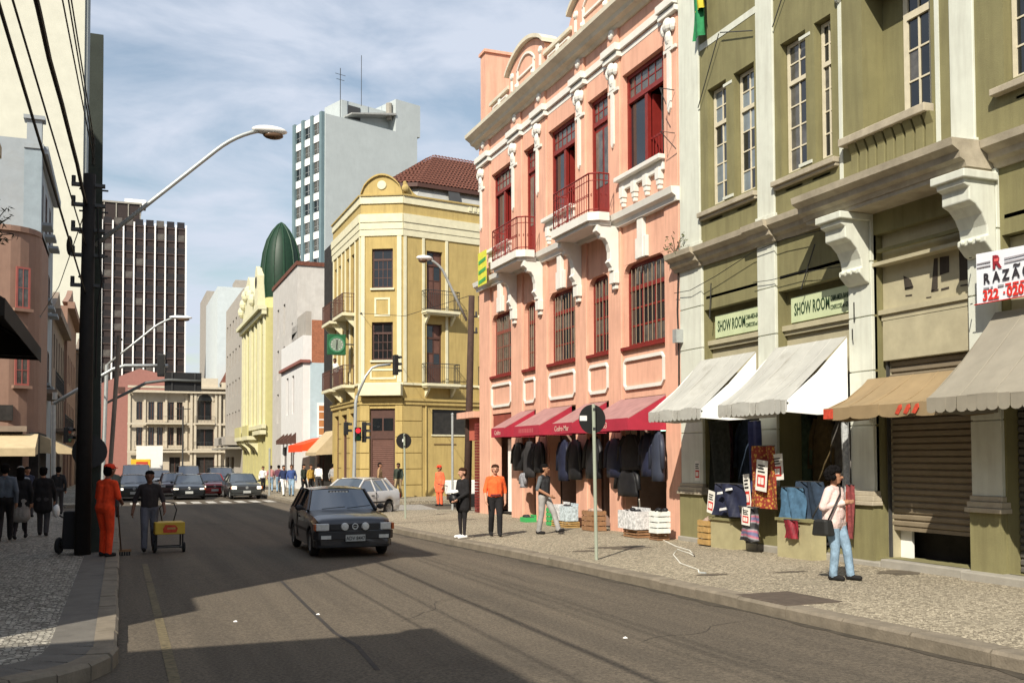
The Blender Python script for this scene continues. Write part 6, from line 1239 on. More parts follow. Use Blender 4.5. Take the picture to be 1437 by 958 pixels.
def car(name, label, loc, rz, paint, L=3.8, W=1.62, H=1.38, belt=.90, hood=.83, nose=.70, cowl=-.62, wst=-.10, rr=1.05, rgb=1.62, tail=.88, style='hatch', plate='', lit=False, fogs=False, emblem=True, group=None, cat='car', grille=True, boxy=False, wr=None, rack=False):
    """front faces local -y; all y positions relative to the centre"""
    b = root(name, loc, label, cat, group, R(rz)); f, k = -L/2, L/2; w = W/2; yf, yr, rw = f+.72, k-.74, .285
    wr = wr or w*.74
    prof = [(f, nose-.06, .86), (f+.05, nose, .93), (f+.14, nose+.05, .965), (f+.45, (nose+hood)/2+.05, .99), (cowl-.05, hood+.03, 1.0), (cowl+.1, belt, 1.0), (0, belt, 1.0), (rgb-.1, belt+.02, 1.0), (k-.25 if style == 'sedan' else k-.12, tail+.03, .985), (k-.05, tail-.03, .96), (k, tail-.12, .91)]
    ny = 64; rows = []; mb = MB()
    for i in range(ny+1):
        t = i/ny; y = f+L*t
        zt, ws = lerp_prof(prof, y); ww = w*ws; zb = .22
        if y < f+.1 or y > k-.1: zb = .27
        for ya in (yf, yr):
            d = abs(y-ya)
            if d < rw+.055: zb = max(zb, .29+math.sqrt((rw+.055)**2-d*d))
        zm = max(zb+.03, .52); crown = .035
        half = [(0, zt+crown), (ww*.45, zt+crown*.8), (ww*.80, zt+crown*.25), (ww*.93, zt-.02), (ww*.985, max(zb+.06, zt-.12)), (ww, max(zb+.04, zm+.05)), (ww*.99, max(zb+.02, min(zm, .42))), (ww*.965, zb)]
        full = [(-x, z) for x, z in reversed(half[1:])]+half; rows.append(mb._p([(x, y, z) for x, z in full]))
    n = 15
    for i in range(ny):
        for j in range(n-1): mb.f.append((rows[i]+j, rows[i]+j+1, rows[i+1]+j+1, rows[i+1]+j))
    mb.f.append(tuple(range(rows[0], rows[0]+n))); mb.f.append(tuple(reversed(range(rows[-1], rows[-1]+n))))
    bo = mb.build('body', paint, b, smooth=True)
    bo.modifiers.new('es', 'EDGE_SPLIT').split_angle = R(38)
    MB().box(-w*.9,w*.9,f+.15,k-.15,.2,.3).box(-w*.72,w*.72,yf-.4,yf+.4,.3,.62).box(-w*.72,w*.72,yr-.4,yr+.4,.3,.62).build('underbody', TRIM, b)
    # greenhouse
    zb, zr = belt-.01, H; wb = w*.93; c0 = cowl; 
    base = lambda s: (s*wb, zb)
    rf = MB(); gr = []
    for i in range(9):
        t = i/8; y = wst+(rr-wst)*t; sag = .03*(2*t-1)**2; gr.append(rf._p([(x*wr, y, zr-sag-.045*abs(x)**2.2) for x in (-1,-.85,-.5,0,.5,.85,1)]))
    for i in range(8):
        for j in range(6): rf.f.append((gr[i]+j, gr[i]+j+1, gr[i+1]+j+1, gr[i+1]+j))
    zt = zr-.045-.03
    for s in (-1, 1): rf.hexa([(s*wr,wst,zt-.05),(s*wr,rr,zt-.05),(s*(wr-.06),rr,zt-.05),(s*(wr-.06),wst,zt-.05),(s*wr,wst,zt+.002),(s*wr,rr,zt+.002),(s*(wr-.06),rr,zt+.02),(s*(wr-.06),wst,zt+.02)])
    rf.build('roof', paint, b, smooth=True).modifiers.new('es', 'EDGE_SPLIT').split_angle = R(40)
    def pil(nm, p0, p1, r=.035): MB().tube([p0, p1], r, 6).build(nm, paint, b)
    bp = (c0+rr)/2+.12
    for s in (-1, 1):
        pil('front_pillar', (s*wb*.97,c0,zb), (s*wr*.98,wst,zt), .032); pil('rear_pillar', (s*wb*.95,rgb,belt-.03), (s*wr*.97,rr,zt), .06 if style != 'van' else .045); pil('centre_pillar', (s*wb*1.0,bp,zb), (s*wr*.99,bp-.05,zt), .03)
        def sg(y0b, y0t, y1b, y1t, nm):
            MB().face((s*wb*.985,y0b,zb),(s*wb*.985,y1b,zb),(s*wr*.985,y1t,zt-.03),(s*wr*.985,y0t,zt-.03)).build(nm, CGL, b, fix=False)
        sg(c0+.06, wst+.04, bp-.02, bp-.06, 'side_window'); sg(bp+.03, bp, rgb-.12, rr-.05, 'side_window')
        if style in ('hatch','van'): pil('quarter_pillar', (s*wb*.99,(bp+rgb)/2+.18,zb), (s*wr*.99,(bp+rr)/2+.2,zt), .026)
        MB().ball((s*(w+.07),c0+.22,belt+.05),(.085,.05,.065),8,6).tube([(s*(w-.06),c0+.24,belt+.02),(s*(w+.05),c0+.23,belt+.04)], .02, 5).build('mirror', TRIM, b)
        MB().box(s*w*1.0-.012,s*w*1.0+.012,.05,.2,belt-.17,belt-.14).build('door_handle', TRIM, b); MB().box(s*w-.012*s-.012,s*w-.012*s+.012,f+.95,k-.95,.50,.56).build('rub_strip', TRIM, b)
        # door shut lines
        MB().box(s*w*.985-.02,s*w*.985+.006*(s > 0)+.014*(s > 0)-.0,bp-.01,bp+.005,.30,belt-.05).build('door_gap', BLACK, b)
    def curved(y0, z0, w0, y1, z1, w1, bulge, nm, m):
        g_ = MB(); R_ = []
        for (y, z, ww) in ((y0, z0, w0), ((y0+y1)/2, (z0+z1)/2, (w0+w1)/2), (y1, z1, w1)): R_.append(g_._p([(x*ww, y+bulge*(1-x*x), z+.02*(1-x*x)) for x in [q/4-1 for q in range(9)]]))
        for i in range(2):
            for j in range(8): g_.f.append((R_[i]+j, R_[i]+j+1, R_[i+1]+j+1, R_[i+1]+j))
        return g_.build(nm, m, b, smooth=True, fix=False)
    curved(c0+.01, zb-.02, wb*.95, wst+.01, zt, wr*.97, -.06, 'windscreen', CGL); curved(rgb, belt-.02, wb*.93, rr-.01, zt, wr*.95, .04, 'rear_window', CGL)
    MB().tube([(-.45,c0-.02,zb+.03),(.05,c0-.05,zb+.07)], .008, 5).build('wiper', BLACK, b); MB().tube([(.1,c0-.03,zb+.04),(.6,c0-.02,zb+.09)], .008, 5).build('wiper', BLACK, b)
    # bumpers, grille, lamps, plate
    def bump(y, sgn):
        m_ = MB(); pts = [(-w*.99,y-sgn*.38),(-w*1.0,y-sgn*.12),(-w*.9,y+sgn*.02),(0,y+sgn*.07),(w*.9,y+sgn*.02),(w*1.0,y-sgn*.12),(w*.99,y-sgn*.38)]
        inn = [(x*.9, yy-sgn*.1) for x, yy in reversed(pts)]
        m_.prism(pts+inn, 'z', .36 if not boxy else .38, .55); m_.prism([(x*.97, yy-sgn*.05) for x, yy in pts]+inn, 'z', .22, .36); return m_.build('front_bumper' if sgn < 0 else 'rear_bumper', TRIM if boxy else paint, b, bevel=.015)
    bump(f, -1); bump(k, 1)
    gz0, gz1 = .57, nose-.03
    MB().box(-w*.62,w*.62,f-.035,f+.05,gz0,gz1).build('grille', TRIM, b, bevel=.01)
    for s in (-1, 1):
        MB().box(s*w*.80-.13,s*w*.80+.09 if s > 0 else s*w*.80+.13,f-.035,f+.1,gz0-.005,gz1+.01).build('headlight', LIT if lit else CHR, b, bevel=.015)
        MB().box(min(s*w*.93,s*w*.995),max(s*w*.93,s*w*.995),f-.02,f+.16,gz0,gz1).build('indicator', AMB, b, bevel=.01)
        if fogs: MB().lathe([(0,-.06),(.07,-.055),(.082,-.02),(.07,.0)], (s*.21,f-.02,gz0+.07), 'y', 16).build('fog_lamp', CHR, b); MB().box(s*w*.72-.1,s*w*.72+.1,f-.06,f+.02,.40,.47).build('bumper_lamp', CHR, b)
        MB().box(min(s*w*.62,s*w*.95),max(s*w*.62,s*w*.95),k-.12,k+.012,.62,.80).build('tail_lamp', TRED, b, bevel=.01)
    if emblem: MB().lathe([(.045,-.045),(.055,-.05),(.065,-.045),(.055,-.038),(.045,-.045)], (0,f,gz0+.075), 'y', 16).box(-.035,.035,f-.046,f-.038,gz0+.07,gz0+.08).build('emblem', CHR, b)
    pz = .41; pl = MB().box(-.2,.2,f-.09,f-.075,pz-.06,pz+.07).build('number_plate', PLT, b)
    if plate: text(pl, None, plate, .105, 0, f-.094, pz-.035, BLACKP, align='CENTER', bold=.5, sx=.85)
    # wheels
    tm = MB().lathe([(.17,-.08),(.25,-.085),(.285,-.06),(.29,0),(.285,.06),(.25,.085),(.17,.08)], (0,0,0), 'x', 22).mesh('tyre', True); tm.materials.append(TYRE)
    rm = MB(); rm.lathe([(0,.05),(.05,.06),(.07,.04),(.15,.05),(.175,.075)], (0,0,0), 'x', 18)
    for q in range(6): a_ = q*math.pi/3; rm.box(.05,.075,.09*math.cos(a_)-.02,.09*math.cos(a_)+.02,.09*math.sin(a_)-.02,.09*math.sin(a_)+.02)
    rmesh = rm.mesh('rim'); rmesh.materials.append(RIM)
    for s in (-1, 1):
        for y in (yf, yr):
            t_ = bpy.data.objects.new('wheel', tm); link(t_, b); t_.location = (s*(w-.105), y, .29); r_ = bpy.data.objects.new('rim', rmesh); link(r_, t_); r_.rotation_euler = (0, 0, 0 if s > 0 else math.pi)
    if rack:
        for y in (wst+.3, rr-.3): MB().tube([(-wr,y,zr+.05),(wr,y,zr+.05)], .018, 6).build('roof_bar', TRIM, b)
    return b
def cpaint(n, c, metal=.3): return mat('paint_'+n, c, .28, .06, 2, metal=metal, coat=.6, spec=.5)
g1 = gnd(475, 778)
def at(px, py): p = gnd(px, py); return p
# dark hatchback in the foreground
p = Vector((4.50, 22.0)); gol = car('hatchback_car', 'dark blue-black hatchback with round driving lamps coming up the street', (p.x, p.y, gz(p.y)), -1.0, cpaint('midnight', (.012,.014,.020)), L=3.82, W=1.64, H=1.40, belt=.92, hood=.86, nose=.73, cowl=-.58, wst=-.02, rr=1.2, rgb=1.72, tail=.93, plate='ADV 8447', fogs=True, boxy=True, wr=.60)
MB().box(-.22,.22,.0,.02,1.25,1.32).build('sun_strip', BLACKP, gol).matrix_local = Matrix.Translation((0,-.14,0)); [MB().box(-.2+q*.07,-.15+q*.07,-.152,-.148,1.265,1.305).build('strip_mark', WHITEP, gol) for q in range(6)]
# silver hatchback turning at the corner
p = Vector((7.75, 35.2)); car('hatchback_car', 'silver rounded hatchback turning out of the side street behind the dark hatchback', (p.x, p.y, gz(p.y)), -50, cpaint('silver', (.56,.56,.55), .15), L=3.73, W=1.61, H=1.42, belt=.93, hood=.86, nose=.70, cowl=-.72, wst=-.1, rr=1.15, rgb=1.6, tail=.95, wr=.58)
Q_ = 'cars queueing at the crossing'
p = at(343,700); car('sedan_car', 'grey saloon waiting at the crossing nearest the right kerb', (p.x, p.y+1.6, gz(p.y)), 2, cpaint('slate', (.055,.06,.06), .4), L=4.2, W=1.68, H=1.42, style='sedan', belt=.93, hood=.88, nose=.74, cowl=-.75, wst=-.1, rr=.95, rgb=1.55, tail=.95, lit=True, group=Q_)
p = at(268,701); car('sedan_car', 'low black saloon in the middle of the queue at the crossing', (p.x, p.y+1.8, gz(p.y)), -3, cpaint('black', (.012,.014,.016)), L=4.3, W=1.68, H=1.36, style='sedan', belt=.88, hood=.82, nose=.66, cowl=-.7, wst=0, rr=.95, rgb=1.6, tail=.9, lit=True, group=Q_)
p = at(188,702); car('sedan_car', 'dark green saloon at the crossing beside the left kerb', (p.x, p.y+1.8, gz(p.y)), 0, cpaint('deep_green', (.02,.025,.022)), L=4.2, W=1.66, H=1.38, style='sedan', belt=.9, hood=.85, nose=.70, cowl=-.7, wst=-.05, rr=.95, rgb=1.55, tail=.92, lit=True, group=Q_)
p = at(322,697); car('hatchback_car', 'red hatchback behind the grey saloon in the queue', (5.15, 63.2, gz(63.2)), 3, cpaint('red', (.28,.012,.012)), L=3.8, W=1.6, H=1.4, lit=True, group=Q_)
car('van', 'white van behind the dark green saloon', (1.0, 68.5, gz(68.5)), 0, cpaint('van_white', (.50,.52,.54), 0), L=4.6, W=1.78, H=1.95, style='van', belt=1.1, hood=1.0, nose=.85, cowl=-1.25, wst=-.55, rr=2.0, rgb=2.25, tail=1.05, group=Q_, cat='van', wr=.76)
car('off_road_car', 'pale tall off-road estate with roof bars behind the black saloon', (6.6, 72.5, gz(72.5)), 0, cpaint('sand', (.30,.31,.29), .2), L=4.4, W=1.75, H=1.72, style='van', belt=1.08, hood=1.0, nose=.9, cowl=-.8, wst=-.3, rr=1.8, rgb=2.1, tail=1.05, rack=True, group=Q_, wr=.72)
car('hatchback_car', 'dark wine hatchback half hidden behind the black saloon', (3.1, 65.5, gz(65.5)), 0, cpaint('wine', (.05,.018,.02)), L=3.8, W=1.6, H=1.42, group=Q_)
car('off_road_car', 'dark open-backed off-road car further down the queue', (4.9, 80, gz(80)), 0, cpaint('umber', (.05,.025,.02)), L=4.3, W=1.75, H=1.85, style='van', belt=1.1, hood=1.0, nose=.9, cowl=-.8, wst=-.3, rr=1.7, rgb=2.0, tail=1.05, group=Q_, wr=.74)
car('estate_car', 'white estate car far down the street', (3.2, 88, gz(88)), 0, cpaint('white', (.6,.6,.6), 0), L=4.4, W=1.7, H=1.5, group=Q_); car('pickup_car', 'grey car parked before the hotel', (9.2, 96, gz(96)), 4, cpaint('dust', (.2,.2,.2), .2), L=4.4, W=1.7, H=1.55, style='van', rr=1.6, rgb=2.0, group=Q_)
# sweepers' cart in the side street
wc = root('white_cart', (14.0, 41.6, gz(41.6)), 'white box cart on black wheels standing in the side street', 'cart'); MB().box(-.65,.65,-.4,.4,.55,1.15).build('box_body', WHITEP, wc, bevel=.03)
for x in (-.35,.35): MB().lathe([(0,-.05),(.26,-.05),(.28,0),(.26,.05),(0,.05)], (x,-.42,.28), 'y', 16).build('wheel', TYRE, wc)
MB().box(-.6,.6,-.3,.3,.3,.55).build('chassis', BLACKP, wc); MB().tube([(-.65,0,.9),(-1.1,0,1.0)], .02, 6).build('handle', STEELD, wc)
# yellow push cart
cp_ = gnd(233, 774); ct = root('push_cart', (cp_.x+.05, cp_.y, gz(cp_.y)), 'small two-wheeled push cart with a yellow crate marked in red', 'cart', rz=R(4))
MB().box(-.31,.31,-.28,.28,.40,.66).build('yellow_crate', mat('yellow_crate_paint', (.55,.36,.04), .6, .15, 6), ct, bevel=.015); MB().prism([(-.14,.44),(.13,.44),(.16,.53),(.1,.6),(-.1,.61),(-.15,.52)], 'y', -.286, -.281).build('red_print', RL, ct); MB().box(-.06,.11,-.29,-.287,.51,.55).build('pale_print', mat('pale_print', (.45,.3,.1), .8), ct)
fr_ = MB()
for x in (-.27,.27): fr_.tube([(x,-.2,.06),(x,-.22,.42)], .018, 6).tube([(x,.2,.06),(x,.2,.42)], .018, 6).tube([(x,-.2,.1),(x,.2,.1)], .016, 6)
fr_.tube([(-.27,-.2,.12),(.27,-.2,.12)], .016, 6).tube([(-.27,.2,.12),(.27,.2,.12)], .016, 6); fr_.build('frame', BLACKP, ct)
for x in (-.3,.3): MB().lathe([(.05,-.02),(.105,-.025),(.11,0),(.105,.025),(.05,.02),(.05,-.02)], (x,-.15,.11), 'x', 16).build('wheel', TYRE, ct)
MB().tube([(-.1,.25,.6),(-.16,.3,.95),(-.05,.3,1.08),(.14,.3,1.05),(.2,.3,.9),(.12,.25,.62)], .014, 6).build('handle', BLACKP, ct, smooth=True)
# hand trolley by the pole
tp = gnd(95, 776, .15); tr = root('hand_trolley', (tp.x, tp.y-.2, gz(tp.y)+.15), 'dark hand trolley with one wheel visible beside the tarred pole', 'trolley', rz=R(-20))
MB().lathe([(.06,-.03),(.15,-.035),(.17,0),(.15,.035),(.06,.03),(.06,-.03)], (-.16,0,.17), 'x', 18).build('wheel', TYRE, tr); MB().lathe([(.06,-.03),(.15,-.035),(.17,0),(.15,.035),(.06,.03),(.06,-.03)], (.24,0,.17), 'x', 18).build('wheel', TYRE, tr)
MB().tube([(-.16,0,.17),(.24,0,.17)], .02, 6).tube([(-.1,.0,.2),(-.12,.12,.7),(-.2,.1,.76)], .018, 6).tube([(.2,.0,.2),(.2,.12,.9)], .018, 6).tube([(-.12,.12,.7),(.2,.12,.7)], .016, 6).build('frame', BLACKP, tr); MB().box(-.08,.3,-.05,.2,.1,.85).build('bin', mat('dark_bin', (.02,.02,.022), .7), tr, bevel=.03)
# ================================================================== PEOPLE
SK = {'light': mat('skin_light', (.50,.27,.18), .6, .05), 'tan': mat('skin_tan', (.34,.17,.10), .6, .05), 'dark': mat('skin_dark', (.17,.08,.05), .6, .05)}
HAIR = {'black': mat('hair_black', (.008,.007,.007), .9, .3, 20, spec=.05), 'brown': mat('hair_brown', (.04,.02,.012), .9, .3, 20, spec=.05), 'grey': mat('hair_grey', (.35,.33,.30), .8, .2, 20)}
def fabric(n, c, var=.12, sc=5): return mat('fabric_'+n, c, .92, var+.12, sc, .75, 17)
def person(label, loc, rz, h=1.72, J=None, top=None, bottom=None, shoe=None, skin='tan', hair='black', sleeve='long', coat=0., skirt=0, lean=0., look=0., vox=.017, detail=False, vest=None, hat=None, curly=False, bulk=1.0, longhair=False, legs=None, group='people on foot', bald=False):
    b = root('person', loc, label, 'person', group, R(rz)); s = h/1.72; J = J or {}
    D = dict(hipL=(-.09,0,.91), hipR=(.09,0,.91), kneL=(-.10,-.02,.49), kneR=(.10,-.02,.49), ankL=(-.10,.02,.085), ankR=(.10,.02,.085), shL=(-.172,0,1.385), shR=(.172,0,1.385), elL=(-.235,.03,1.12), elR=(.235,.03,1.12), wrL=(-.235,-.05,.87), wrR=(.235,-.05,.87))
    D.update(J); D = {k: Vector(v) for k, v in D.items()}
    hd = Vector((0,-.02,1.615)); 
    for k in ('shL','shR'): D[k] = D[k]+Vector((0, -lean*(D[k].z-.95), 0))
    up_ = lambda v: Vector(v)+Vector((0, -lean*max(0, v[2]-.95), 0)); hd = up_(hd)
    prim = []   # (a, b, ra, rb, label)
    def cap(a, b_, ra, rb, l): prim.append((Vector(a), Vector(b_), ra, rb, l))
    B_ = bulk
    cap(up_((-.06,0,.99)), up_((-.075,.0,1.30)), .112*B_, .105*B_, 'top'); cap(up_((.06,0,.99)), up_((.075,.0,1.30)), .112*B_, .105*B_, 'top')
    cap(up_((0,-.02,1.02)), up_((0,-.035,1.28)), .115*B_, .10*B_, 'top')
    cap(D['shL']*.8+Vector((0,0,1.385*.2)), D['shR']*.8+Vector((0,0,1.385*.2)), .066*B_, .066*B_, 'top')
    for q in 'LR': cap(up_((0,.02,1.44)), D['sh'+q], .05, .05, 'top')
    cap((-.065,.01,.93), (.065,.01,.93), .118*B_, .118*B_, 'bottom')
    nk = up_((0,.015,1.42)); cap(nk, hd+Vector((0,.02,-.08)), .054, .05, 'skin')
    la = R(look); rot = lambda v: Vector((v[0]*math.cos(la)-v[1]*math.sin(la), v[0]*math.sin(la)+v[1]*math.cos(la), v[2]))
    cap(hd+rot((0,.018,.03)), hd+rot((0,-.012,.02)), .088, .084, 'skin'); cap(hd+rot((0,-.03,-.03)), hd+rot((0,-.045,-.075)), .066, .045, 'skin'); cap(hd+rot((0,-.1,.005)), hd+rot((0,-.118,-.02)), .012, .017, 'skin')
    for q in (-1, 1): cap(hd+rot((q*.084,.015,.0)), hd+rot((q*.084,.02,-.03)), .017, .012, 'skin')
    for q in 'LR':
        hp, kn, an = D['hip'+q], D['kne'+q], D['ank'+q]; ll = legs or 'bottom'; fat = .012 if legs is None else -.006
        cap(hp, kn, .088*B_+fat, .062+fat, 'bottom' if not skirt else ll); cap(kn, an+Vector((0,0,.02)), .062+fat, .045+fat*1.6, ll)
        fd = Vector((0,-1,0)); kd = (kn-an); pit = 0
        toe = an+J.get('toe'+q, Vector((0,-.155,-.045))) if not isinstance(J.get('toe'+q), tuple) else an+Vector(J['toe'+q])
        cap(an+Vector((0,.045,-.035)), toe, .045, .04, 'shoe')
        sh, el, wr = D['sh'+q], D['el'+q], D['wr'+q]
        cap(sh, el, .058*B_, .05*B_, 'sleeve'); mid = el.lerp(wr, .3 if sleeve == 'rolled' else 0)
        cap(el, wr, .046*B_ if sleeve == 'long' else .043, .034 if sleeve != 'long' else .040, 'fore'); 
        if sleeve == 'rolled': cap(el, el.lerp(wr, .25), .052, .05, 'sleeve')
        d = (wr-el).normalized(); side = Vector((-1 if q == 'L' else 1, 0, 0)); fw_ = Vector((0,-1,0))
        if d.dot(fw_) > .9: fw_ = Vector((0,0,1))
        pl = wr+d*.075; cap(wr+d*.01, pl, .028, .033, 'skin')
        n_ = d.cross(side).normalized()
        if detail:
            for i, (o, l) in enumerate(((-.027,.072),(-.009,.085),(.009,.08),(.027,.062))):
                a0 = pl+n_*o+d*.01; a1 = a0+d*l*.55-side*.012; a2 = a1+d*l*.4-side*.028; cap(a0, a1, .0105, .0098, 'skin'); cap(a1, a2, .0098, .0085, 'skin')
            t0 = wr+d*.03+n_*(-.03); cap(t0, t0+d*.05-n_*.028-side*.012, .012, .010, 'skin')
        else: cap(pl, pl+d*.07-side*.02, .032, .018, 'skin'); cap(wr+d*.03, wr+d*.085-n_*.04, .014, .011, 'skin')
    if coat:
        for q in (-1, 1): cap(up_((q*.07,0,1.1)), (q*.09,.0,.95-coat), .12*B_, .115*B_, 'top')
        cap(up_((0,.01,1.1)), (0,.01,.95-coat), .12*B_, .12*B_, 'top')
    if skirt:
        for q in (-1, 0, 1): cap((q*.06,.0,.93), (q*.085,.0,.93-skirt), .12*B_, .125*B_, 'bottom')
    mb = MB()
    for (a, c, ra, rb, l) in prim:
        mb.ball(a, ra, 10, 8); mb.ball(c, rb, 10, 8)
        if (a-c).length > 1e-4: mb.tube([a, c], [ra, rb], 10)
    mb.v = [tuple(x*s for x in v) for v in mb.v]
    me = mb.mesh('body_src'); o = bpy.data.objects.new('body_src', me); sc.collection.objects.link(o)
    m = o.modifiers.new('r', 'REMESH'); m.mode = 'VOXEL'; m.voxel_size = vox; m.use_smooth_shade = True
    sm = o.modifiers.new('s', 'SMOOTH'); sm.factor = .5; sm.iterations = 2 if not detail else 1
    dg = bpy.context.evaluated_depsgraph_get(); m2 = bpy.data.meshes.new_from_object(o.evaluated_get(dg)); bpy.data.objects.remove(o); m2.name = 'body'
    # label faces by the nearest limb
    npoly = len(m2.polygons); ce = np.empty(npoly*3, dtype=np.float32); m2.polygons.foreach_get('center', ce); ce = ce.reshape(-1, 3)/s
    best = np.full(npoly, 1e9); idx = np.zeros(npoly, dtype=np.int32)
    names = ['skin', 'top', 'bottom', 'shoe', 'sleeve', 'fore', 'legs']
    for (a, c, ra, rb, l) in prim:
        A_ = np.array(a); d = np.array(c)-A_; L2_ = max(1e-9, d@d); t = np.clip(((ce-A_)@d)/L2_, 0, 1); dist = np.linalg.norm(ce-A_-t[:, None]*d, axis=1)-(ra+(rb-ra)*t)
        i = names.index(l); msk = dist < best; best[msk] = dist[msk]; idx[msk] = i
    if sleeve == 'short': pass
    fz = ce[:, 2]
    mats = [SK[skin], top, bottom, shoe or fabric('black_shoe', (.012,.011,.011)), vest or top, (top if sleeve == 'long' else SK[skin]), fabric('stocking', (.02,.016,.018))]
    if sleeve == 'long' and vest: mats[5] = vest
    for q in mats: m2.materials.append(q)
    m2.polygons.foreach_set('material_index', idx); m2.update()
    bo = bpy.data.objects.new('body', m2); link(bo, b)
    # hair or hat
    hm = MB(); rr = random.Random(int(abs(loc[0])*97+abs(loc[1])*31)); S = lambda v: tuple(x*s for x in v)
    if not bald:
        if curly:
            for k in range(130):
                a = rr.uniform(0, 6.28); e = rr.uniform(-.75, 1.3); v = Vector((.115*math.cos(a)*math.cos(e), .115*math.sin(a)*math.cos(e)+.02, .12*math.sin(e)+.03)); 
                if v.y < -.03 and v.z < .085: continue
                hm.ball(S(hd+rot(v)), rr.uniform(.028,.042)*s, 7, 5, .15, rr)
        else:
            hm.ball(S(hd+rot((0,.012,.062))), (.096*s,.103*s,.066*s), 14, 9, .03, rr); hm.ball(S(hd+rot((0,.045,.0))), (.092*s,.073*s,.105*s), 12, 9, .03, rr)
            if longhair: hm.ball(S(hd+rot((0,.06,-.08))), (.095*s,.06*s,.13*s), 12, 9, .05, rr)
        hm.build('hair', HAIR[hair], b, smooth=True)
    if hat: 
        ht_ = MB(); ht_.lathe([(.101,.05),(.104,.09),(.085,.135),(.0,.15)], hd, 'z', 16); c0 = hd+rot((0,-.13,.062)); ht_.ball(c0, (.075,.075,.012), 12, 6); ht_.v = [tuple(x*s for x in v) for v in ht_.v]; ht_.build('cap', hat, b, smooth=True)
    if detail or look is not None:
        for q in (-1, 1): MB().ball(S(hd+rot((q*.034,-.094,.022))), (.013*s,.009*s,.009*s), 8, 6).build('eye', BLACKP, b)
        MB().ball(S(hd+rot((0,-.098,-.05))), (.026*s,.008*s,.007*s), 8, 6).build('mouth', mat('lips', (.28,.09,.07), .6, .05), b)
    return b
V = Vector
WALK = dict(kneL=(-.09,-.20,.52), ankL=(-.09,-.26,.10), toeL=(0,-.15,-.01), kneR=(.09,-.03,.49), ankR=(.09,.22,.12), toeR=(0,-.13,-.07), elL=(-.24,.10,1.13), wrL=(-.24,.06,.89), elR=(.24,-.06,1.13), wrR=(.235,-.2,.92))
WALK2 = dict(kneR=(.09,-.16,.50), ankR=(.09,-.17,.09), toeR=(0,-.15,-.03), kneL=(-.09,-.02,.49), ankL=(-.09,.14,.10), toeL=(0,-.14,-.06), elL=(-.25,-.04,1.12), wrL=(-.24,-.16,.9), elR=(.25,.08,1.12), wrR=(.25,.05,.87))
JEAN = fabric('jeans', (.20,.29,.38), .25, 7); BLK = fabric('black', (.012,.011,.012)); DGR = fabric('dark_grey', (.05,.048,.05)); ORG = fabric('orange', (.80,.12,.03)); ORW = fabric('work_orange', (.72,.055,.012))
# woman with shoulder bag
g = gnd(1172, 813, .15)
wb_ = person('woman in a pale pink jacket and blue jeans carrying a black shoulder bag', (g.x, g.y, gz(g.y)+.15), 24, 1.62, dict(kneL=(-.10,-.06,.49), ankL=(-.10,-.02,.085), kneR=(.10,-.15,.50), ankR=(.11,-.20,.09), elL=(-.27,.05,1.14), wrL=(-.05,-.17,1.2), elR=(.25,.02,1.14), wrR=(.24,-.02,.90)), fabric('pale_pink', (.66,.50,.46), .08), JEAN, None, 'tan', 'black', 'long', coat=.06, look=22, vox=.011, detail=True, curly=True, bulk=1.28)
MB().hexa([(-.36,-.06,.66),(-.22,-.14,.66),(-.20,.14,.66),(-.34,.2,.66),(-.35,-.04,.90),(-.24,-.10,.90),(-.22,.12,.90),(-.33,.17,.90)]).build('shoulder_bag', mat('black_leather', (.018,.018,.017), .45, .2, 8), wb_, bevel=.03)
MB().tube([(-.30,-.06,.9),(-.22,-.13,1.12),(-.08,-.14,1.27),(.06,-.06,1.40),(.08,.06,1.36),(-.10,.16,1.15),(-.28,.2,.92)], .013, 6).build('bag_strap', mat('black_leather', (.018,.018,.017), .45, .2, 8), wb_, smooth=True)
MB().prism([(-.012,.86),(.035,.86),(.02,1.3),(-.012,1.3)], 'y', -.20, -.188).build('shirt_front', fabric('rust_red', (.28,.05,.035)), wb_)
# man in the orange shirt
g = gnd(695, 752, .15); om = person('man in a bright orange shirt and black trousers walking on the pavement', (g.x, g.y, gz(g.y)+.15), -14, 1.70, WALK2, ORG, BLK, None, 'light', 'brown', 'rolled', look=-5, vox=.013, detail=True, bulk=1.08); MB().lathe([(.150,.955),(.156,.97),(.156,1.0),(.150,1.01)], (0,-.005,0), n=18).build('belt', fabric('dark_red_belt', (.12,.02,.02)), om)
# man in vest
g = gnd(764, 749, .15); person('man in a dark sleeveless vest, grey shirt and pale trousers', (g.x, g.y, gz(g.y)+.15), 32, 1.70, dict(kneL=(-.10,.02,.49), ankL=(-.10,.10,.085), kneR=(.10,-.22,.52), ankR=(.12,-.34,.12), toeR=(0,-.14,.0), elL=(-.27,.02,1.12), wrL=(-.10,-.2,.97), elR=(.26,.06,1.12), wrR=(.24,.02,.88)), fabric('vest_black', (.022,.022,.024)), fabric('pale_grey', (.30,.29,.28)), None, 'tan', 'black', 'short', look=25, vox=.013, detail=True, vest=fabric('slate_shirt', (.10,.11,.12)))
# woman in black
g = gnd(621, 756, .15); bw = person('woman in black coat and dark stockings with white shoes standing at the kerb', (g.x+.5, g.y, gz(g.y)+.15), -75, 1.63, dict(elL=(-.22,-.02,1.12), wrL=(-.16,-.22,1.0), elR=(.22,-.02,1.12), wrR=(.14,-.24,.98), ankL=(-.13,.02,.085), ankR=(.12,-.04,.085)), BLK, BLK, WHITEP, 'light', 'brown', 'long', coat=.2, vox=.013, detail=True, bulk=1.12, legs='legs'); MB().ball((0,-.28,.93),(.14,.09,.12),12,8,.08,random.Random(1)).build('handbag', JB, bw, smooth=True); MB().hexa([(-.14,-.36,1.05),(.14,-.36,1.05),(.14,-.2,1.08),(-.14,-.2,1.08),(-.12,-.36,1.1),(.12,-.36,1.1),(.12,-.22,1.14),(-.12,-.22,1.14)]).build('folded_scarf', WHITEP, bw, bevel=.02)
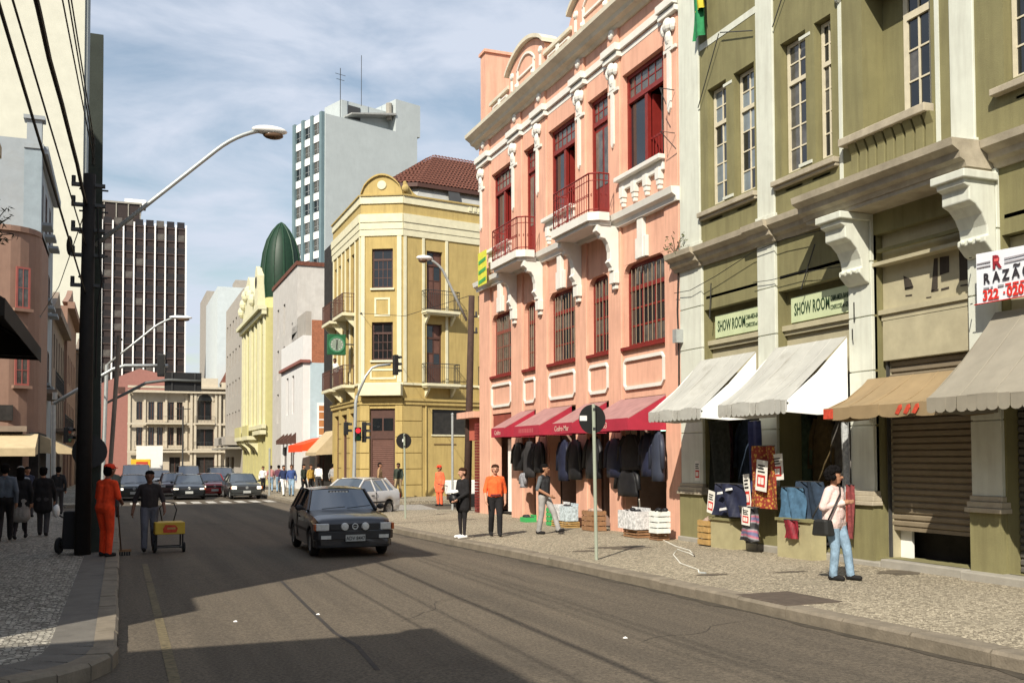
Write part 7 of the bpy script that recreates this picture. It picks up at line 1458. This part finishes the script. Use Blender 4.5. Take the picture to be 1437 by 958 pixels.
# street sweeper
g = gnd(147, 781, .15); sw_ = person('street sweeper in an orange overall and cap holding a broom', (g.x, g.y, gz(g.y)+.15), 140, 1.74, dict(elR=(.26,-.10,1.12), wrR=(.22,-.30,.95), elL=(-.26,-.05,1.12), wrL=(-.14,-.28,1.02), ankL=(-.12,.04,.085), kneR=(.11,-.10,.5), ankR=(.12,-.08,.085)), ORW, ORW, None, 'dark', 'black', 'short', lean=.12, vox=.014, detail=True, hat=fabric('cap_orange', (.75,.05,.02)), bulk=1.1)
br_ = root('push_broom', (0,0,0), 'long-handled broom with a dark head held over the kerb by the sweeper', 'broom'); q0 = gnd(170, 779, 0); q1 = onY(157, 722, g.y); q1 = V((g.x+.22, g.y-.05, gz(g.y)+1.12)); br_.location = tuple(q0)
MB().tube([(0,0,.1), q1-q0], .014, 6).build('handle', mat('broom_wood', (.10,.06,.035)), br_); MB().box(-.2,.2,-.04,.04,.08,.13).build('head', WD, br_)
for k in range(8): MB().box(-.19+k*.048,-.155+k*.048,-.035,.035,0,.08).build('bristle_tuft', BLACK, br_)
# man with the push cart
g = gnd(213, 775); person('man in a dark open shirt and grey trousers pushing the yellow cart', (g.x-.05, g.y+.15, gz(g.y)), -4, 1.76, dict(WALK, elR=(.27,-.02,1.12), wrR=(.30,-.14,.93), elL=(-.29,.04,1.13), wrL=(-.33,-.06,.88)), fabric('charcoal_shirt', (.035,.028,.028)), fabric('grey_trouser', (.10,.10,.12)), None, 'dark', 'black', 'rolled', vox=.013, detail=True, bulk=1.06)
# sweeper in the side street
g = gnd(615, 705, .15); person('far street sweeper in an orange smock and orange cap', (13.3, 42.6, gz(42.6)), -60, 1.78, {}, fabric('smock_orange', (.80,.14,.06)), fabric('smock_orange', (.80,.14,.06)), None, 'tan', 'black', 'long', coat=.3, hat=fabric('cap_orange', (.75,.05,.02)), bulk=1.15)
# around the yellow corner
person('man in dark jacket and khaki trousers passing the yellow corner door', (13.2, 49.3, gz(49.3)+.15), -30, 1.76, WALK, fabric('bottle_green', (.03,.04,.03)), fabric('khaki', (.28,.21,.12)), None, 'dark', 'black', 'long', vox=.022)
person('man in a tan shirt behind the silver hatchback at the yellow corner', (11.95, 48.2, gz(48.2)+.15), 60, 1.78, WALK2, fabric('tan_shirt', (.30,.19,.10)), fabric('brown_trouser', (.08,.05,.03)), None, 'tan', 'black', 'long', vox=.022)
G2 = 'people in front of the far shops'
for (px, yb, lb, tp_, bt, hr, pose, rz, hh) in ((447,692,'man in a loose white shirt near the orange awning','white','dark_grey','black',WALK,150,1.76),(467,692,'person in a pale grey shirt beside the cream awning','pale_grey','khaki','black',WALK2,120,1.74),(436,694,'person in a mustard top beside the white-shirted man','mustard','black','brown',{},30,1.7),(426,694,'man in a dark green shirt by the orange awning','bottle_green','black','black',WALK2,40,1.72),(398,696,'person in a navy jacket and white trousers near the thin grey post','navy','white','black',WALK,10,1.68),(409,696,'person in a blue jacket and pale jeans near the thin grey post','royal','jeans','brown',WALK2,-10,1.7),(369,690,'woman in a white top by the cream domed building','white','black','black',WALK,0,1.62),(380,690,'person in a rosy checked shirt by the cream domed building','rose','jeans','brown',WALK2,170,1.66),(391,691,'person in a plum shirt and jeans walking towards the domed building','plum','jeans','black',WALK,175,1.68)):
    cl = {'white': (.72,.71,.68), 'dark_grey': (.05,.048,.05), 'pale_grey': (.34,.33,.31), 'khaki': (.28,.21,.12), 'mustard': (.40,.25,.05), 'black': (.012,.011,.012), 'bottle_green': (.03,.04,.03), 'navy': (.02,.03,.08), 'royal': (.04,.07,.20), 'jeans': (.16,.27,.40), 'rose': (.40,.18,.18), 'plum': (.13,.05,.08)}
    g = gnd(px, yb, .15); person(lb, (g.x, g.y, gz(g.y)+.15), rz, hh, pose, fabric(tp_, cl[tp_]), fabric(bt, cl[bt]), None, 'tan', hr, 'long', vox=.024, group=G2)
# shaded left pavement
G3 = 'people on the shaded left pavement'
g = gnd(28, 757, .15); person('woman in a black coat over a pale skirt walking away', (g.x, g.y, gz(g.y)+.15), 178, 1.70, WALK, BLK, fabric('pale_skirt', (.26,.24,.22)), None, 'tan', 'black', 'long', coat=.12, skirt=.38, vox=.02, group=G3, longhair=True, legs='legs', bulk=1.15)
g = gnd(60, 752, .15); cb2 = person('person in a black coat carrying a white plastic bag', (g.x, g.y, gz(g.y)+.15), 176, 1.70, WALK2, BLK, DGR, None, 'tan', 'black', 'long', coat=.25, vox=.02, group=G3, bulk=1.15); MB().ball((-.30,.0,.62),(.09,.12,.16),10,8,.1,random.Random(4)).build('plastic_bag', WHITEP, cb2, smooth=True)
g = gnd(6, 760, .15); person('man in a grey-blue jacket walking away along the left pavement', (g.x, g.y, gz(g.y)+.15), 180, 1.78, WALK, fabric('steel_blue', (.10,.12,.15)), BLK, None, 'tan', 'black', 'long', vox=.02, group=G3, bulk=1.1)
person('grey-haired person in a light top among the dark coats', (-2.45, 29.5, gz(29.5)+.15), 10, 1.72, WALK2, fabric('pale_blue', (.28,.32,.36)), BLK, None, 'light', 'grey', 'long', vox=.02, group=G3)
for i, (x, y, c, lb) in enumerate(((-2.9,37.5,(.03,.035,.06),'man in a navy jacket near the cream awnings'),(-2.0,38.5,(.02,.02,.022),'man in a black jacket near the cream awnings'),(-1.2,40.0,(.05,.03,.03),'person in a brown coat near the cross street'),(-.9,33,(.32,.33,.33),'person in a pale shirt behind the tarred pole'),(-.2,36.0,(.10,.12,.10),'person in an olive jacket walking along the kerb'))): person(lb, (x, y, gz(y)+.15), 180 if i % 2 else 20, 1.7, WALK if i % 2 else WALK2, fabric('walker%d' % i, c), DGR, None, 'tan', 'black', 'long', vox=.024, group=G3)
# onlooker on the yellow building balcony
person('onlooker in a white shirt leaning on the yellow building balcony', (11.45, 56.3, 5.8), -60, 1.7, {}, fabric('white', (.72,.71,.68)), DGR, None, 'dark', 'black', 'short', lean=.2, vox=.024, group=G2)
